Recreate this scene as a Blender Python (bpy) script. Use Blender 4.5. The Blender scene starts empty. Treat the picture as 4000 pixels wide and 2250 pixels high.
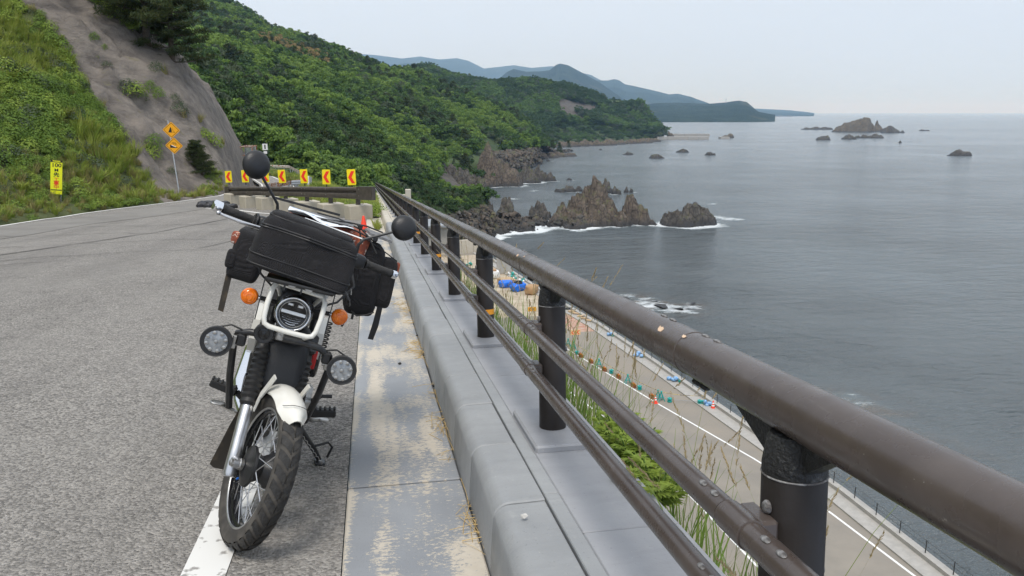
import bpy, bmesh, math, random
import numpy as np
from mathutils import Vector, Matrix, Euler

# ---------------------------------------------------------------- camera, world, sun, exposure
SC = bpy.context.scene
COL = SC.collection
PITCH = math.atan(685 / 3000); YAW = math.radians(10.45)
EYE = 28.0          # eye height above the sea (z = 0)
SLOPE = .0825       # fall of the road along +Y
EYEH = 1.32         # eye height above the road
cam_d = bpy.data.cameras.new('camera'); cam = bpy.data.objects.new('camera', cam_d); COL.objects.link(cam)
cam_d.sensor_width = 36; cam_d.lens = 27; cam_d.clip_start = .05; cam_d.clip_end = 90000
cam.location = (0, 0, EYE); cam.rotation_euler = (math.pi / 2 - PITCH, 0, -YAW)
SC.camera = cam

SUN_EL = math.radians(64); SUN_AZ = math.radians(-158)     # azimuth from +Y towards +X (high sun behind the viewer)
world = bpy.data.worlds.new('World'); SC.world = world; world.use_nodes = True
nt = world.node_tree; nt.nodes.clear()
def wn(t, **k):
    n = nt.nodes.new(t)
    for a, b in k.items(): setattr(n, a, b)
    return n
w_out = wn('ShaderNodeOutputWorld'); w_bg = wn('ShaderNodeBackground')
w_sky = wn('ShaderNodeTexSky', sky_type='NISHITA', sun_disc=False, sun_elevation=SUN_EL, sun_rotation=SUN_AZ, altitude=30, air_density=1.2, dust_density=4.0, ozone_density=1.5)
w_mul = wn('ShaderNodeMix', data_type='RGBA', blend_type='MULTIPLY'); w_mul.inputs[0].default_value = 1
w_mul.inputs[7].default_value = (.1, .1, .1, 1)
w_tc = wn('ShaderNodeTexCoord'); w_sep = wn('ShaderNodeSeparateXYZ'); w_ramp = wn('ShaderNodeValToRGB')
w_cn = wn('ShaderNodeTexNoise'); w_cn.inputs['Scale'].default_value = 2.2; w_cn.inputs['Detail'].default_value = 3
w_mp = wn('ShaderNodeMapping'); w_mp.inputs['Scale'].default_value = (1, 1, 5)
r = w_ramp.color_ramp
r.elements[0].position = 0; r.elements[0].color = (.430, .515, .68, 1)
r.elements[1].position = 1; r.elements[1].color = (.66, .705, .77, 1)
e = r.elements.new(.05); e.color = (.460, .53, .645, 1)
e = r.elements.new(.14); e.color = (.488, .548, .635, 1)
w_mix = wn('ShaderNodeMix', data_type='RGBA'); w_mix.inputs[0].default_value = .94     # cloud deck over the clear sky
w_cl = wn('ShaderNodeMix', data_type='RGBA', blend_type='MULTIPLY'); w_cl.inputs[0].default_value = 1
w_cr = wn('ShaderNodeMapRange'); w_cr.inputs[3].default_value = .965; w_cr.inputs[4].default_value = 1.035
L = nt.links.new
L(w_tc.outputs['Generated'], w_sep.inputs[0]); L(w_sep.outputs[2], w_ramp.inputs[0])
L(w_tc.outputs['Generated'], w_mp.inputs[0]); L(w_mp.outputs[0], w_cn.inputs['Vector']); L(w_cn.outputs['Fac'], w_cr.inputs[0])
L(w_ramp.outputs[0], w_cl.inputs[6]); L(w_cr.outputs[0], w_cl.inputs[7])
L(w_sky.outputs[0], w_mul.inputs[6]); L(w_mul.outputs[2], w_mix.inputs[6]); L(w_cl.outputs[2], w_mix.inputs[7])
L(w_mix.outputs[2], w_bg.inputs[0]); L(w_bg.outputs[0], w_out.inputs[0])
w_bg.inputs[1].default_value = 1.0

sun_d = bpy.data.lights.new('sun', 'SUN'); sun = bpy.data.objects.new('sun', sun_d); COL.objects.link(sun)
sun_d.energy = 1.5; sun_d.angle = math.radians(18); sun_d.color = (1, .965, .91)
sdir = Vector((math.sin(SUN_AZ) * math.cos(SUN_EL), math.cos(SUN_AZ) * math.cos(SUN_EL), math.sin(SUN_EL)))
sun.rotation_euler = sdir.to_track_quat('Z', 'Y').to_euler(); sun.location = (0, 0, 120)
vs = SC.view_settings; vs.view_transform = 'Standard'; vs.look = 'None'; vs.exposure = .66; vs.gamma = 1
SC.cycles.max_bounces = 6; SC.cycles.volume_bounces = 1; SC.cycles.transparent_max_bounces = 8
SC.cycles.use_denoising = True
rnd = random.Random(7); RN = np.random.default_rng(11)
PI = math.pi

# ---------------------------------------------------------------- picture-to-place helpers
FH = np.array([math.sin(YAW), math.cos(YAW), 0]); RV = np.array([math.cos(YAW), -math.sin(YAW), 0]); ZV = np.array([0, 0, 1.])
FW = FH * math.cos(PITCH) - ZV * math.sin(PITCH); UV = FH * math.sin(PITCH) + ZV * math.cos(PITCH); CE = np.array([0, 0, EYE])
K = 4000 / 2576
def ray(x, y): return FW + RV * (x - 2000) / 3000 + UV * (1125 - y) / 3000
def atd(x, y, t): return CE + ray(x, y) * t
def onz(x, y, z=0.): d = ray(x, y); return CE + d * ((z - EYE) / d[2])
def project(p):
    v = np.asarray(p, float) - CE; z = v @ FW
    return 2000 + 3000 * (v @ RV) / z, 1125 - 3000 * (v @ UV) / z, z
def sstep(a, b, x): t = np.clip((x - a) / (b - a), 0, 1); return t * t * (3 - 2 * t)

# ---------------------------------------------------------------- noise
def _h(i, j, k, s):
    n = (i * 374761393 + j * 668265263 + k * 2147483647 + s * 974711) & 0xffffffff
    n = ((n ^ (n >> 13)) * 1274126177) & 0xffffffff
    n = ((n ^ (n >> 16)) * 2246822519) & 0xffffffff
    return ((n ^ (n >> 15)) & 0xffffff) / 0xffffff
def vnoise(p, s=0):
    p = np.asarray(p, float); f = np.floor(p); i = f.astype(np.int64); t = p - f; t = t * t * (3 - 2 * t)
    r = 0
    for a in (0, 1):
        for b in (0, 1):
            for c in (0, 1):
                w = (t[:, 0] if a else 1 - t[:, 0]) * (t[:, 1] if b else 1 - t[:, 1]) * (t[:, 2] if c else 1 - t[:, 2])
                r = r + w * _h(i[:, 0] + a, i[:, 1] + b, i[:, 2] + c, s)
    return r
def fbm(p, o=4, s=0, ridged=False):
    r = 0; a = .5; p = np.asarray(p, float)
    for k in range(o):
        n = vnoise(p, s + k)
        r = r + a * ((1 - abs(2 * n - 1)) if ridged else n); p = p * 2.03 + 17.1; a *= .5
    return r
def cells(p, s=0):
    """jittered cells: (distance to nearest, distance to second, value of the nearest cell)"""
    p = np.asarray(p, float); f = np.floor(p).astype(np.int64); n = len(p)
    d1 = np.full(n, 9.); d2 = np.full(n, 9.); val = np.zeros(n)
    for a in (-1, 0, 1):
        for b in (-1, 0, 1):
            for c in (-1, 0, 1):
                q = f + np.array([a, b, c])
                x = q[:, 0] + _h(q[:, 0], q[:, 1], q[:, 2], s); y = q[:, 1] + _h(q[:, 0], q[:, 1], q[:, 2], s + 1); z = q[:, 2] + _h(q[:, 0], q[:, 1], q[:, 2], s + 2)
                d = np.sqrt((p[:, 0] - x) ** 2 + (p[:, 1] - y) ** 2 + (p[:, 2] - z) ** 2)
                m = d < d1; d2 = np.where(m, d1, np.minimum(d2, d)); val = np.where(m, _h(q[:, 0], q[:, 1], q[:, 2], s + 3), val); d1 = np.where(m, d, d1)
    return d1, d2, val

# ---------------------------------------------------------------- materials
MATS = {}
def mat(name, col, rough=.6, metal=0., col2=None, vscale=4., vdet=3., vmin=.35, vmax=.65, bump=0., bscale=60., stretch=None, coat=0., spec=.5, coords='Object', transm=0., emit=None):
    m = bpy.data.materials.new(name); m.use_nodes = True; n = m.node_tree; b = n.nodes['Principled BSDF']
    b.inputs['Base Color'].default_value = (*col, 1); b.inputs['Roughness'].default_value = rough; b.inputs['Metallic'].default_value = metal
    b.inputs['Coat Weight'].default_value = coat; b.inputs['Specular IOR Level'].default_value = spec; b.inputs['Transmission Weight'].default_value = transm
    if col2 is not None or bump:
        tc = n.nodes.new('ShaderNodeTexCoord'); v = tc.outputs[coords]
        if stretch:
            mp = n.nodes.new('ShaderNodeMapping'); mp.inputs['Scale'].default_value = stretch; n.links.new(v, mp.inputs[0]); v = mp.outputs[0]
    if col2 is not None:
        t = n.nodes.new('ShaderNodeTexNoise'); t.inputs['Scale'].default_value = vscale; t.inputs['Detail'].default_value = vdet
        mr = n.nodes.new('ShaderNodeMapRange'); mr.inputs[1].default_value = vmin; mr.inputs[2].default_value = vmax
        mx = n.nodes.new('ShaderNodeMix'); mx.data_type = 'RGBA'; mx.inputs[6].default_value = (*col, 1); mx.inputs[7].default_value = (*col2, 1)
        n.links.new(v, t.inputs['Vector']); n.links.new(t.outputs['Fac'], mr.inputs[0]); n.links.new(mr.outputs[0], mx.inputs[0]); n.links.new(mx.outputs[2], b.inputs['Base Color'])
    if bump:
        t2 = n.nodes.new('ShaderNodeTexNoise'); t2.inputs['Scale'].default_value = bscale; t2.inputs['Detail'].default_value = 4
        bp = n.nodes.new('ShaderNodeBump'); bp.inputs['Strength'].default_value = bump; bp.inputs['Distance'].default_value = .02
        n.links.new(v, t2.inputs['Vector']); n.links.new(t2.outputs['Fac'], bp.inputs['Height']); n.links.new(bp.outputs[0], b.inputs['Normal'])
    MATS[name] = m
    return m
class NT:
    """small wrapper to write node graphs briefly"""
    def __init__(s, name):
        s.m = bpy.data.materials.new(name); s.m.use_nodes = True; s.n = s.m.node_tree; s.b = s.n.nodes['Principled BSDF']; MATS[name] = s.m
        s.out = s.n.nodes['Material Output']
    def node(s, t, ins=None, **k):
        x = s.n.nodes.new(t)
        for a, b in k.items(): setattr(x, a, b)
        for a, b in (ins or {}).items():
            if hasattr(b, 'is_output'): s.n.links.new(b, x.inputs[a])
            else: x.inputs[a].default_value = b
        return x
    def co(s, kind='Object', scale=None):
        o = s.node('ShaderNodeTexCoord').outputs[kind]
        if scale: o = s.node('ShaderNodeMapping', {0: o, 'Scale': scale}).outputs[0]
        return o
    def pos(s): return s.node('ShaderNodeNewGeometry').outputs['Position']
    def noise(s, v, scale, det=4, rough=.5): return s.node('ShaderNodeTexNoise', {'Vector': v, 'Scale': scale, 'Detail': det, 'Roughness': rough}).outputs['Fac']
    def rng(s, v, a, b, c=0., d=1.): return s.node('ShaderNodeMapRange', {0: v, 1: a, 2: b, 3: c, 4: d}).outputs[0]
    def mix(s, f, a, b, bt='MIX'):
        f_ = s.node('ShaderNodeMix', {0: f}, data_type='RGBA', blend_type=bt)
        for i, c in ((6, a), (7, b)):
            if hasattr(c, 'is_output'): s.n.links.new(c, f_.inputs[i])
            else: f_.inputs[i].default_value = (*c, 1)
        return f_.outputs[2]
    def math(s, op, a, b=0.): return s.node('ShaderNodeMath', {0: a, 1: b}, operation=op).outputs[0]
    def bump(s, h, st=.3, dist=.02, nrm=None):
        n = s.node('ShaderNodeBump', {'Height': h, 'Strength': st, 'Distance': dist})
        if nrm is not None: s.n.links.new(nrm, n.inputs['Normal'])
        return n.outputs[0]
    def set(s, **k):
        for a, b in k.items():
            a = a.replace('_', ' ')
            if hasattr(b, 'is_output'): s.n.links.new(b, s.b.inputs[a])
            else: s.b.inputs[a].default_value = (*b, 1) if isinstance(b, tuple) and len(b) == 3 else b
        return s.m

# asphalt of the lay-by and road
a = NT('asphalt'); p = a.pos()
vo = a.node('ShaderNodeTexVoronoi', {'Vector': p, 'Scale': 82.}).outputs
sp = a.node('ShaderNodeSeparateColor', {0: vo['Color']}).outputs[0]
big = a.noise(p, .35, 5, .6); mid = a.noise(p, 6, 3)
c = a.mix(a.rng(sp, 0, 1), (.066, .061, .056), (.49, .458, .418))
c = a.mix(a.rng(a.noise(p, 300, 2), .35, .65, 0, .3), c, (.17, .16, .15))
c = a.mix(a.rng(big, .35, .68, 0, .45), c, (.34, .32, .293))
c = a.mix(a.rng(mid, .45, .75, 0, .25), c, (.10, .095, .09))
trk = a.noise(a.node('ShaderNodeMapping', {0: p, 'Rotation': (0, 0, .12), 'Scale': (.9, .07, 1)}).outputs[0], 1.3, 4, .55); c = a.mix(a.rng(trk, .44, .66, 0, .34), c, (.13, .122, .114)); c = a.mix(a.rng(a.noise(p, 1.1, 6, .7), .60, .70, 0, .4), c, (.07, .066, .062))
h = a.math('ADD', a.math('MULTIPLY', vo['Distance'], -1.2), a.noise(p, 150, 2))
a.set(Base_Color=c, Roughness=.85, Normal=a.bump(h, .9, .011))
a = NT('asphalt_old'); p = a.pos()
c = a.mix(a.rng(a.noise(p, .6, 6, .65), .35, .65), (.19, .178, .165), (.26, .248, .228)); c = a.mix(a.rng(a.noise(p, 70, 3), .4, .65, 0, .5), c, (.12, .115, .105))
a.set(Base_Color=c, Roughness=.88, Normal=a.bump(a.noise(p, 120, 3), .4, .01))
a = NT('asphalt_lower'); p = a.pos()
c = a.mix(a.rng(a.noise(p, .25, 6, .65), .3, .7), (.29, .252, .205), (.235, .215, .188)); c = a.mix(a.rng(a.noise(p, 30, 3), .4, .7, 0, .35), c, (.2, .18, .155))
a.set(Base_Color=c, Roughness=.9)
mat('lane_lower', (.27, .242, .205), .9, col2=(.225, .205, .178), vscale=.5, vdet=6)
# gutter: grey paint flaking to beige concrete
a = NT('gutter_paint'); p = a.pos(); sx = a.node('ShaderNodeSeparateXYZ', {0: p}).outputs
st = a.node('ShaderNodeMapping', {0: p, 'Scale': (1., 1.7, 1)}).outputs[0]
n1 = a.noise(st, 42, 9, .80); n2 = a.noise(p, 1.9, 3); n3 = a.noise(a.node('ShaderNodeMapping', {0: p, 'Scale': (6, 1, 1)}).outputs[0], 1.5, 2)
band = a.math('ADD', a.math('MULTIPLY', n1, .62), a.math('ADD', a.math('MULTIPLY', n2, .30), a.math('MULTIPLY', n3, .34)))
wide = a.node('ShaderNodeValToRGB', {0: a.rng(sx[0], -.15, .35)}); cr = wide.color_ramp
for q, vv in ((.12, .1), (.28, .8), (.5, .5), (.62, .45), (.82, .95)): cr.elements.new(q).color = (vv, vv, vv, 1)
cr.elements[0].color = (.75, .75, .75, 1); cr.elements[-1].color = (.55, .55, .55, 1)
mask = a.math('ADD', band, a.math('MULTIPLY', wide.outputs[0], .13))
peel = a.rng(mask, .713, .718)
paint = a.mix(a.rng(a.noise(p, 3, 4), .35, .65), (.235, .247, .263), (.285, .298, .314)); paint = a.mix(a.rng(a.noise(p, 180, 2), .62, .75, 0, .5), paint, (.12, .12, .13))
bare = a.mix(a.noise(p, 25, 4), (.46, .41, .335), (.57, .52, .44))
a.set(Base_Color=a.mix(peel, paint, bare), Roughness=a.rng(peel, 0, 1, .58, .9), Normal=a.bump(a.math('ADD', a.math('MULTIPLY', peel, -1), a.math('MULTIPLY', a.noise(p, 90, 3), .5)), .35, .004))
# kerb and plinth paint
def kerbmat(name, c1, c2, dirt):
    a = NT(name); p = a.pos()
    ri = a.node('ShaderNodeObjectInfo').outputs['Random']
    c = a.mix(a.rng(a.noise(p, 2.2, 5, .6), .35, .65), c1, c2); c = a.mix(a.rng(ri, 0, 1, 0, .5), c, c2)
    c = a.mix(a.rng(a.noise(p, 16, 5, .7), .60, .72, 0, .35), c, dirt); c = a.mix(a.rng(a.noise(p, 120, 2), .68, .75, 0, .4), c, (.1, .1, .1))
    run = a.noise(a.node('ShaderNodeMapping', {0: p, 'Scale': (1.6, 9, .8)}).outputs[0], 1.4, 6, .65); c = a.mix(a.rng(run, .50, .72, 0, .20), c, tuple(x * .62 for x in c2))
    c = a.mix(a.rng(a.noise(p, 38, 6, .75), .655, .70, 0, .6), c, tuple(x * .45 for x in c2)); c = a.mix(a.rng(a.noise(p, 55, 5, .75), .66, .70, 0, .55), c, (.50, .48, .44))
    a.set(Base_Color=c, Roughness=a.rng(a.noise(p, 9, 4), .3, .7, .45, .7), Normal=a.bump(a.math('ADD', a.noise(p, 70, 5, .65), a.math('MULTIPLY', a.noise(p, 7, 3), 1.5)), .28, .006))
kerbmat('kerb_grey', (.325, .333, .336), (.262, .27, .276), (.41, .41, .395))
kerbmat('slab_grey', (.335, .338, .352), (.295, .30, .316), (.37, .368, .362))
kerbmat('cream_concrete', (.60, .55, .46), (.52, .475, .395), (.42, .38, .31))
kerbmat('block_concrete', (.52, .475, .385), (.44, .40, .32), (.33, .29, .22))
kerbmat('grey_concrete', (.42, .40, .37), (.34, .325, .30), (.26, .24, .21))
# guard rail brown enamel
a = NT('rail_brown'); p = a.pos()
c = a.mix(a.rng(a.noise(p, 8, 5, .65), .4, .7), (.068, .053, .046), (.092, .074, .065)); c = a.mix(a.rng(a.noise(p, 60, 5, .75), .68, .71, 0, .8), c, (.34, .31, .28)); c = a.mix(a.rng(a.noise(a.node('ShaderNodeMapping', {0: p, 'Scale': (14, 1.2, 14)}).outputs[0], 5, 5, .7), .62, .74, 0, .35), c, (.17, .155, .145))
a.set(Base_Color=c, Roughness=a.rng(a.noise(p, 12, 4, .65), .3, .7, .20, .36), Normal=a.bump(a.noise(p, 240, 2), .05, .002))
mat('post_brown', (.018, .0145, .013), .5, col2=(.028, .0235, .0215), vscale=9, bump=.05, spec=.3)
mat('cast_black', (.012, .012, .012), .55, col2=(.10, .10, .095), vscale=60, vmin=.60, vmax=.78, bump=.5, bscale=120)
mat('zinc', (.40, .39, .38), .55, .6, col2=(.12, .11, .105), vscale=60, bump=.3, bscale=160)
mat('orange_tape', (.85, .33, .008), .45)
# bike
mat('black_plastic', (.013, .013, .014), .42, bump=.1, bscale=200)
mat('black_gloss', (.010, .010, .011), .15)
mat('black_metal', (.016, .016, .017), .35, col2=(.03, .03, .03), vscale=25)
mat('cream_paint', (.76, .745, .69), .22, col2=(.70, .68, .61), vscale=5, coat=.4)
mat('fork_alloy', (.62, .62, .63), .30, .9, col2=(.48, .48, .49), vscale=14, vmin=.45, vmax=.7)
mat('chrome', (.80, .81, .83), .09, 1.)
mat('steel', (.50, .49, .47), .32, .9, col2=(.36, .35, .33), vscale=40)
mat('rubber', (.020, .0195, .019), .72, col2=(.045, .041, .036), vscale=22, vmin=.5, vmax=.72, bump=.25, bscale=90)
mat('tyre_dusty', (.042, .038, .034), .8, col2=(.095, .086, .074), vscale=16, vmin=.4, vmax=.7)
mat('boot_rubber', (.013, .013, .013), .5)
mat('mud_flap', (.035, .029, .022), .7, col2=(.10, .075, .045), vscale=18, vmin=.5, vmax=.75)
mat('amber_lens', (.92, .22, .004), .12, coat=.6, col2=(.62, .11, .003), vscale=30)
mat('lens_glass', (.15, .16, .17), .08, .0, spec=.9, col2=(.26, .275, .29), vscale=60, coat=.6)
mat('reflector', (.78, .80, .83), .12, 1.)
mat('led_white', (.86, .88, .90), .2)
mat('lamp_dark', (.05, .055, .06), .12, coat=1.)
mat('red_paint', (.55, .015, .015), .3)
mat('blue_cap', (.01, .14, .55), .3)
a = NT('black_fabric'); p = a.co('Object'); w = a.node('ShaderNodeTexWave', {'Vector': p, 'Scale': 260.}).outputs['Fac']
c = a.mix(a.rng(a.noise(p, 9, 5, .6), .4, .75), (.008, .0075, .0088), (.018, .016, .0175)); c = a.mix(a.rng(a.noise(p, 150, 2), .68, .76, 0, .4), c, (.09, .085, .08))
a.set(Base_Color=c, Roughness=.9, Sheen_Weight=.03, Normal=a.bump(a.math('ADD', a.math('MULTIPLY', w, .15), a.noise(p, 16, 5, .6)), .6, .026))
mat('zip_tape', (.008, .008, .009), .6)
a = NT('orange_camo'); p = a.co('Object')
ce = a.noise(p, 22, 4, .7)
c = a.mix(a.rng(ce, .46, .49), (.42, .115, .05), (.24, .062, .035)); c = a.mix(a.rng(a.noise(p, 30, 4, .7), .60, .62), c, (.62, .52, .44))
a.set(Base_Color=c, Roughness=.85)
mat('paper', (.74, .77, .80), .7, col2=(.22, .36, .62), vscale=26, vdet=6, vmin=.60, vmax=.66)
mat('net_grey', (.12, .12, .125), .8, col2=(.22, .22, .22), vscale=90)
# signs and barriers
mat('sign_yellow', (.90, .72, .004), .45); mat('sign_amber', (.90, .40, .004), .45); mat('sign_red', (.86, .035, .012), .45); mat('sign_black', (.012, .012, .012), .5)
mat('sign_lime', (.86, .86, .01), .5); mat('sign_white', (.80, .80, .78), .5); mat('sign_orange', (.85, .16, .02), .5)
mat('barrier_brown', (.052, .043, .036), .5, col2=(.085, .072, .06), vscale=6)
mat('galvanised', (.42, .44, .46), .45, .6, col2=(.33, .35, .37), vscale=12)
mat('cone_red', (.85, .055, .022), .45); mat('white_paint_worn', (.72, .71, .68), .8, col2=(.30, .285, .265), vscale=22, vdet=8, vmin=.60, vmax=.68, coords='Object')
mat('black_sheet', (.03, .03, .034), .45, bump=.5, bscale=9)
mat('rust', (.20, .075, .03), .8, col2=(.42, .33, .26), vscale=9, vmin=.48, vmax=.6)
mat('white_rail', (.62, .58, .52), .6, col2=(.36, .16, .07), vscale=3, vmin=.52, vmax=.62)
mat('teal_plastic', (.01, .33, .30), .4); mat('tarp_blue', (.01, .16, .72), .4, bump=.6, bscale=5); mat('tan_cloth', (.40, .25, .13), .8); mat('planter', (.33, .11, .04), .7)
mat('flower', (.70, .35, .02), .7, col2=(.45, .03, .03), vscale=40); mat('bag_blue', (.10, .30, .62), .5, col2=(.35, .50, .66), vscale=9); mat('timber', (.55, .40, .25), .8)
mat('rope_yellow', (.55, .42, .12), .7, col2=(.06, .05, .04), vscale=8, vmin=.48, vmax=.52)
mat('cardboard', (.42, .25, .14), .85); mat('white_sheet', (.75, .75, .74), .6)
# plants
def leafmat(name, lo, hi, alt=None, trans=.35):
    a = NT(name); ri = a.node('ShaderNodeObjectInfo').outputs['Random']
    at = a.node('ShaderNodeAttribute', attribute_name='tint').outputs['Fac']
    c = a.mix(ri, lo, hi)
    c = a.mix(a.rng(at, 0, 1, 0, .6), c, tuple(x * 1.7 for x in hi) if alt is None else alt)
    a.set(Base_Color=c, Roughness=.62, Specular_IOR_Level=.25)
    tr = a.node('ShaderNodeBsdfTranslucent', {0: c}); mx = a.node('ShaderNodeMixShader', {0: trans, 1: a.b.outputs[0], 2: tr.outputs[0]})
    a.n.links.new(mx.outputs[0], a.out.inputs[0])
leafmat('leaf_dark', (.026, .060, .019), (.062, .108, .034)); leafmat('leaf_mid', (.052, .110, .024), (.108, .178, .042)); leafmat('leaf_grey', (.062, .088, .050), (.10, .128, .070)); leafmat('leaf_light', (.10, .18, .030), (.175, .255, .052)); leafmat('bank_leaf', (.16, .24, .034), (.255, .33, .060)); leafmat('bank_mid', (.105, .18, .030), (.18, .26, .048))
leafmat('leaf_tan', (.21, .165, .07), (.28, .21, .09)); leafmat('needle', (.030, .052, .017), (.055, .080, .024), alt=(.15, .13, .045)); leafmat('grass_blade', (.18, .265, .036), (.33, .385, .072), alt=(.36, .31, .13)); leafmat('weed_leaf', (.085, .155, .024), (.155, .235, .040))
leafmat('grass_dry', (.30, .24, .10), (.42, .34, .16), alt=(.20, .24, .06)); leafmat('reed', (.10, .19, .03), (.17, .26, .045), alt=(.30, .27, .11), trans=.3); leafmat('seed_head', (.26, .20, .11), (.36, .28, .16))
leafmat('far_leaf', (.040, .078, .030), (.075, .125, .042))
leafmat('bank_dry', (.24, .215, .085), (.34, .29, .12), alt=(.22, .26, .07))
mat('bark', (.055, .040, .030), .9, col2=(.10, .08, .06), vscale=12, bump=.5, bscale=30)
mat('straw', (.50, .36, .16), .8)
# ground and rock
a = NT('forest_floor'); p = a.pos(); at = a.node('ShaderNodeAttribute', attribute_name='bare').outputs['Fac']; gr = a.node('ShaderNodeAttribute', attribute_name='grassy').outputs['Fac']
c = a.mix(a.rng(a.noise(p, .4, 5, .6), .35, .65), (.026, .048, .016), (.05, .08, .025)); c = a.mix(a.rng(gr, 0, 1), c, a.mix(a.noise(p, .8, 5, .65), (.042, .075, .022), (.088, .118, .038)))
rk = a.mix(a.rng(a.noise(p, .5, 6, .65), .35, .65), (.060, .054, .047), (.125, .110, .096)); a.set(Base_Color=a.mix(a.rng(at, .35, .65), c, rk), Roughness=.95, Normal=a.bump(a.noise(p, 1.1, 6, .7), .8, 1.))
a = NT('far_forest'); p = a.pos()
c = a.mix(a.rng(a.noise(p, .012, 7, .7), .35, .65), (.018, .030, .020), (.042, .058, .034)); c = a.mix(a.rng(a.noise(p, .004, 4, .6), .60, .64, 0, .6), c, (.09, .09, .05)); a.set(Base_Color=c, Roughness=1., Specular_IOR_Level=0., Normal=a.bump(a.noise(p, .03, 5, .7), 1., 22.))
a = NT('cut_slope'); p = a.pos(); at = a.node('ShaderNodeAttribute', attribute_name='rock').outputs['Fac']
st = a.node('ShaderNodeMapping', {0: p, 'Rotation': (0, math.radians(-40), 0), 'Scale': (.22, 1.1, 1.1)}).outputs[0]
c = a.mix(a.rng(a.noise(st, 1.2, 7, .65), .33, .67), (.125, .108, .094), (.285, .248, .212)); c = a.mix(a.rng(a.noise(p, .35, 5, .6), .50, .72, 0, .7), c, (.085, .076, .072)); c = a.mix(a.rng(a.noise(p, 9, 5, .7), .58, .68, 0, .4), c, (.12, .105, .09))
c = a.mix(a.rng(a.noise(st, 2.3, 6, .7), .60, .67, 0, .5), c, (.17, .155, .07))
g = a.mix(a.noise(p, 1.5, 5, .6), (.055, .085, .02), (.13, .14, .05))
a.set(Base_Color=a.mix(a.rng(a.math('ADD', at, a.rng(a.noise(p, .8, 5, .65), 0, 1, -.3, .3)), .4, .6), g, c), Roughness=.92, Normal=a.bump(a.math('ADD', a.noise(st, 1.8, 9, .72), a.math('MULTIPLY', a.noise(p, 6, 7, .7), .4)), .9, .30))
def rockmat(name, lo, hi, wet, lichen):
    a = NT(name); p = a.pos(); z = a.node('ShaderNodeSeparateXYZ', {0: p}).outputs[2]
    c = a.mix(a.rng(a.noise(p, .45, 7, .68), .35, .65), lo, hi); c = a.mix(a.rng(a.noise(p, 2.2, 5, .7), .55, .68, 0, .6), c, tuple(x * .45 for x in lo))
    ed = a.node('ShaderNodeTexVoronoi', {'Vector': a.node('ShaderNodeMapping', {0: p, 'Scale': (1, 1, .6)}).outputs[0], 'Scale': .75}, feature='DISTANCE_TO_EDGE').outputs[0]; c = a.mix(a.rng(ed, .0, .10, .75, 0.), c, tuple(x * .28 for x in lo))  # crevice shade painted into the base colour along the cell edges
    nz = a.node('ShaderNodeSeparateXYZ', {0: a.node('ShaderNodeNewGeometry').outputs['Normal']}).outputs[2]
    c = a.mix(a.math('MULTIPLY', a.rng(nz, .45, .8), a.rng(a.noise(p, .35, 5, .6), .52, .62, 0, .75)), c, lichen)
    dark = a.rng(a.math('ADD', z, a.math('MULTIPLY', a.noise(p, .5, 4), 2.2)), 1.6, 3.2, 1., 0.)
    c = a.mix(dark, c, wet)
    a.set(Base_Color=c, Roughness=a.rng(dark, 0, 1, .9, .5), Normal=a.bump(a.math('ADD', a.noise(p, 1.3, 8, .72), a.math('MULTIPLY', a.node('ShaderNodeTexVoronoi', {'Vector': p, 'Scale': .9}, feature='DISTANCE_TO_EDGE').outputs[0], .6)), .9, .5))
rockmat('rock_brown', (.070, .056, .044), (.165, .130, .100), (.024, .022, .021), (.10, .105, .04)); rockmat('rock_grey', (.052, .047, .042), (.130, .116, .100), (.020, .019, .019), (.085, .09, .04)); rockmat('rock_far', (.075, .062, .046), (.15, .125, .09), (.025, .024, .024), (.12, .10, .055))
mat('pebble', (.60, .58, .54), .8); mat('coal', (.02, .02, .02), .7)
# sea
a = NT('sea_water'); p = a.pos()
fo = a.node('ShaderNodeAttribute', attribute_name='foam').outputs['Fac']; sh = a.node('ShaderNodeAttribute', attribute_name='shoal').outputs['Fac']
slick = a.rng(a.noise(a.node('ShaderNodeMapping', {0: p, 'Rotation': (0, 0, .45), 'Scale': (.30, 1., 1)}).outputs[0], .006, 5, .6), .42, .60)
wv = a.node('ShaderNodeMapping', {0: p, 'Rotation': (0, 0, -.35), 'Scale': (.45, 1., 1)}).outputs[0]
hgt = a.math('ADD', a.math('ADD', a.math('MULTIPLY', a.noise(wv, .11, 4, .6), 1.8), a.math('MULTIPLY', a.noise(wv, .38, 5, .62), 1.5)), a.math('MULTIPLY', a.noise(wv, 1.3, 5, .62), .8))
far = a.rng(a.node('ShaderNodeVectorMath', {0: p}, operation='LENGTH').outputs['Value'], 60, 900, 1., .38)
for sc_, am_ in ((.16, 2.6), (.55, .9)): hgt = a.math('ADD', hgt, a.math('MULTIPLY', a.math('ABSOLUTE', a.math('SUBTRACT', a.noise(wv, sc_, 3, .5), .5)), -am_))
nm = a.node('ShaderNodeBump', {'Height': hgt, 'Strength': a.math('MULTIPLY', far, a.math('MULTIPLY', a.rng(slick, 0, 1, 1., .55), a.rng(a.noise(p, .028, 4, .55), .35, .65, .6, 1.25))), 'Distance': 1.7}).outputs[0]
fn = a.math('ADD', a.math('MULTIPLY', a.noise(a.node('ShaderNodeMapping', {0: p, 'Rotation': (0, 0, -.2), 'Scale': (.45, 1., 1)}).outputs[0], .9, 8, .75), 1.15), a.math('MULTIPLY', a.noise(p, .12, 3, .5), .45))
fm = a.rng(a.math('ADD', fo, fn), 1.30, 1.52)
tq = a.rng(a.math('ADD', fo, a.math('MULTIPLY', fn, .6)), .75, 1.2, 0, .7)
c = a.mix(tq, (.082, .100, .108), (.20, .25, .26)); c = a.mix(a.math('MULTIPLY', sh, a.rng(a.noise(p, .35, 5, .65), .42, .60)), c, (.11, .085, .065)); c = a.mix(fm, c, (.80, .84, .86))
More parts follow.
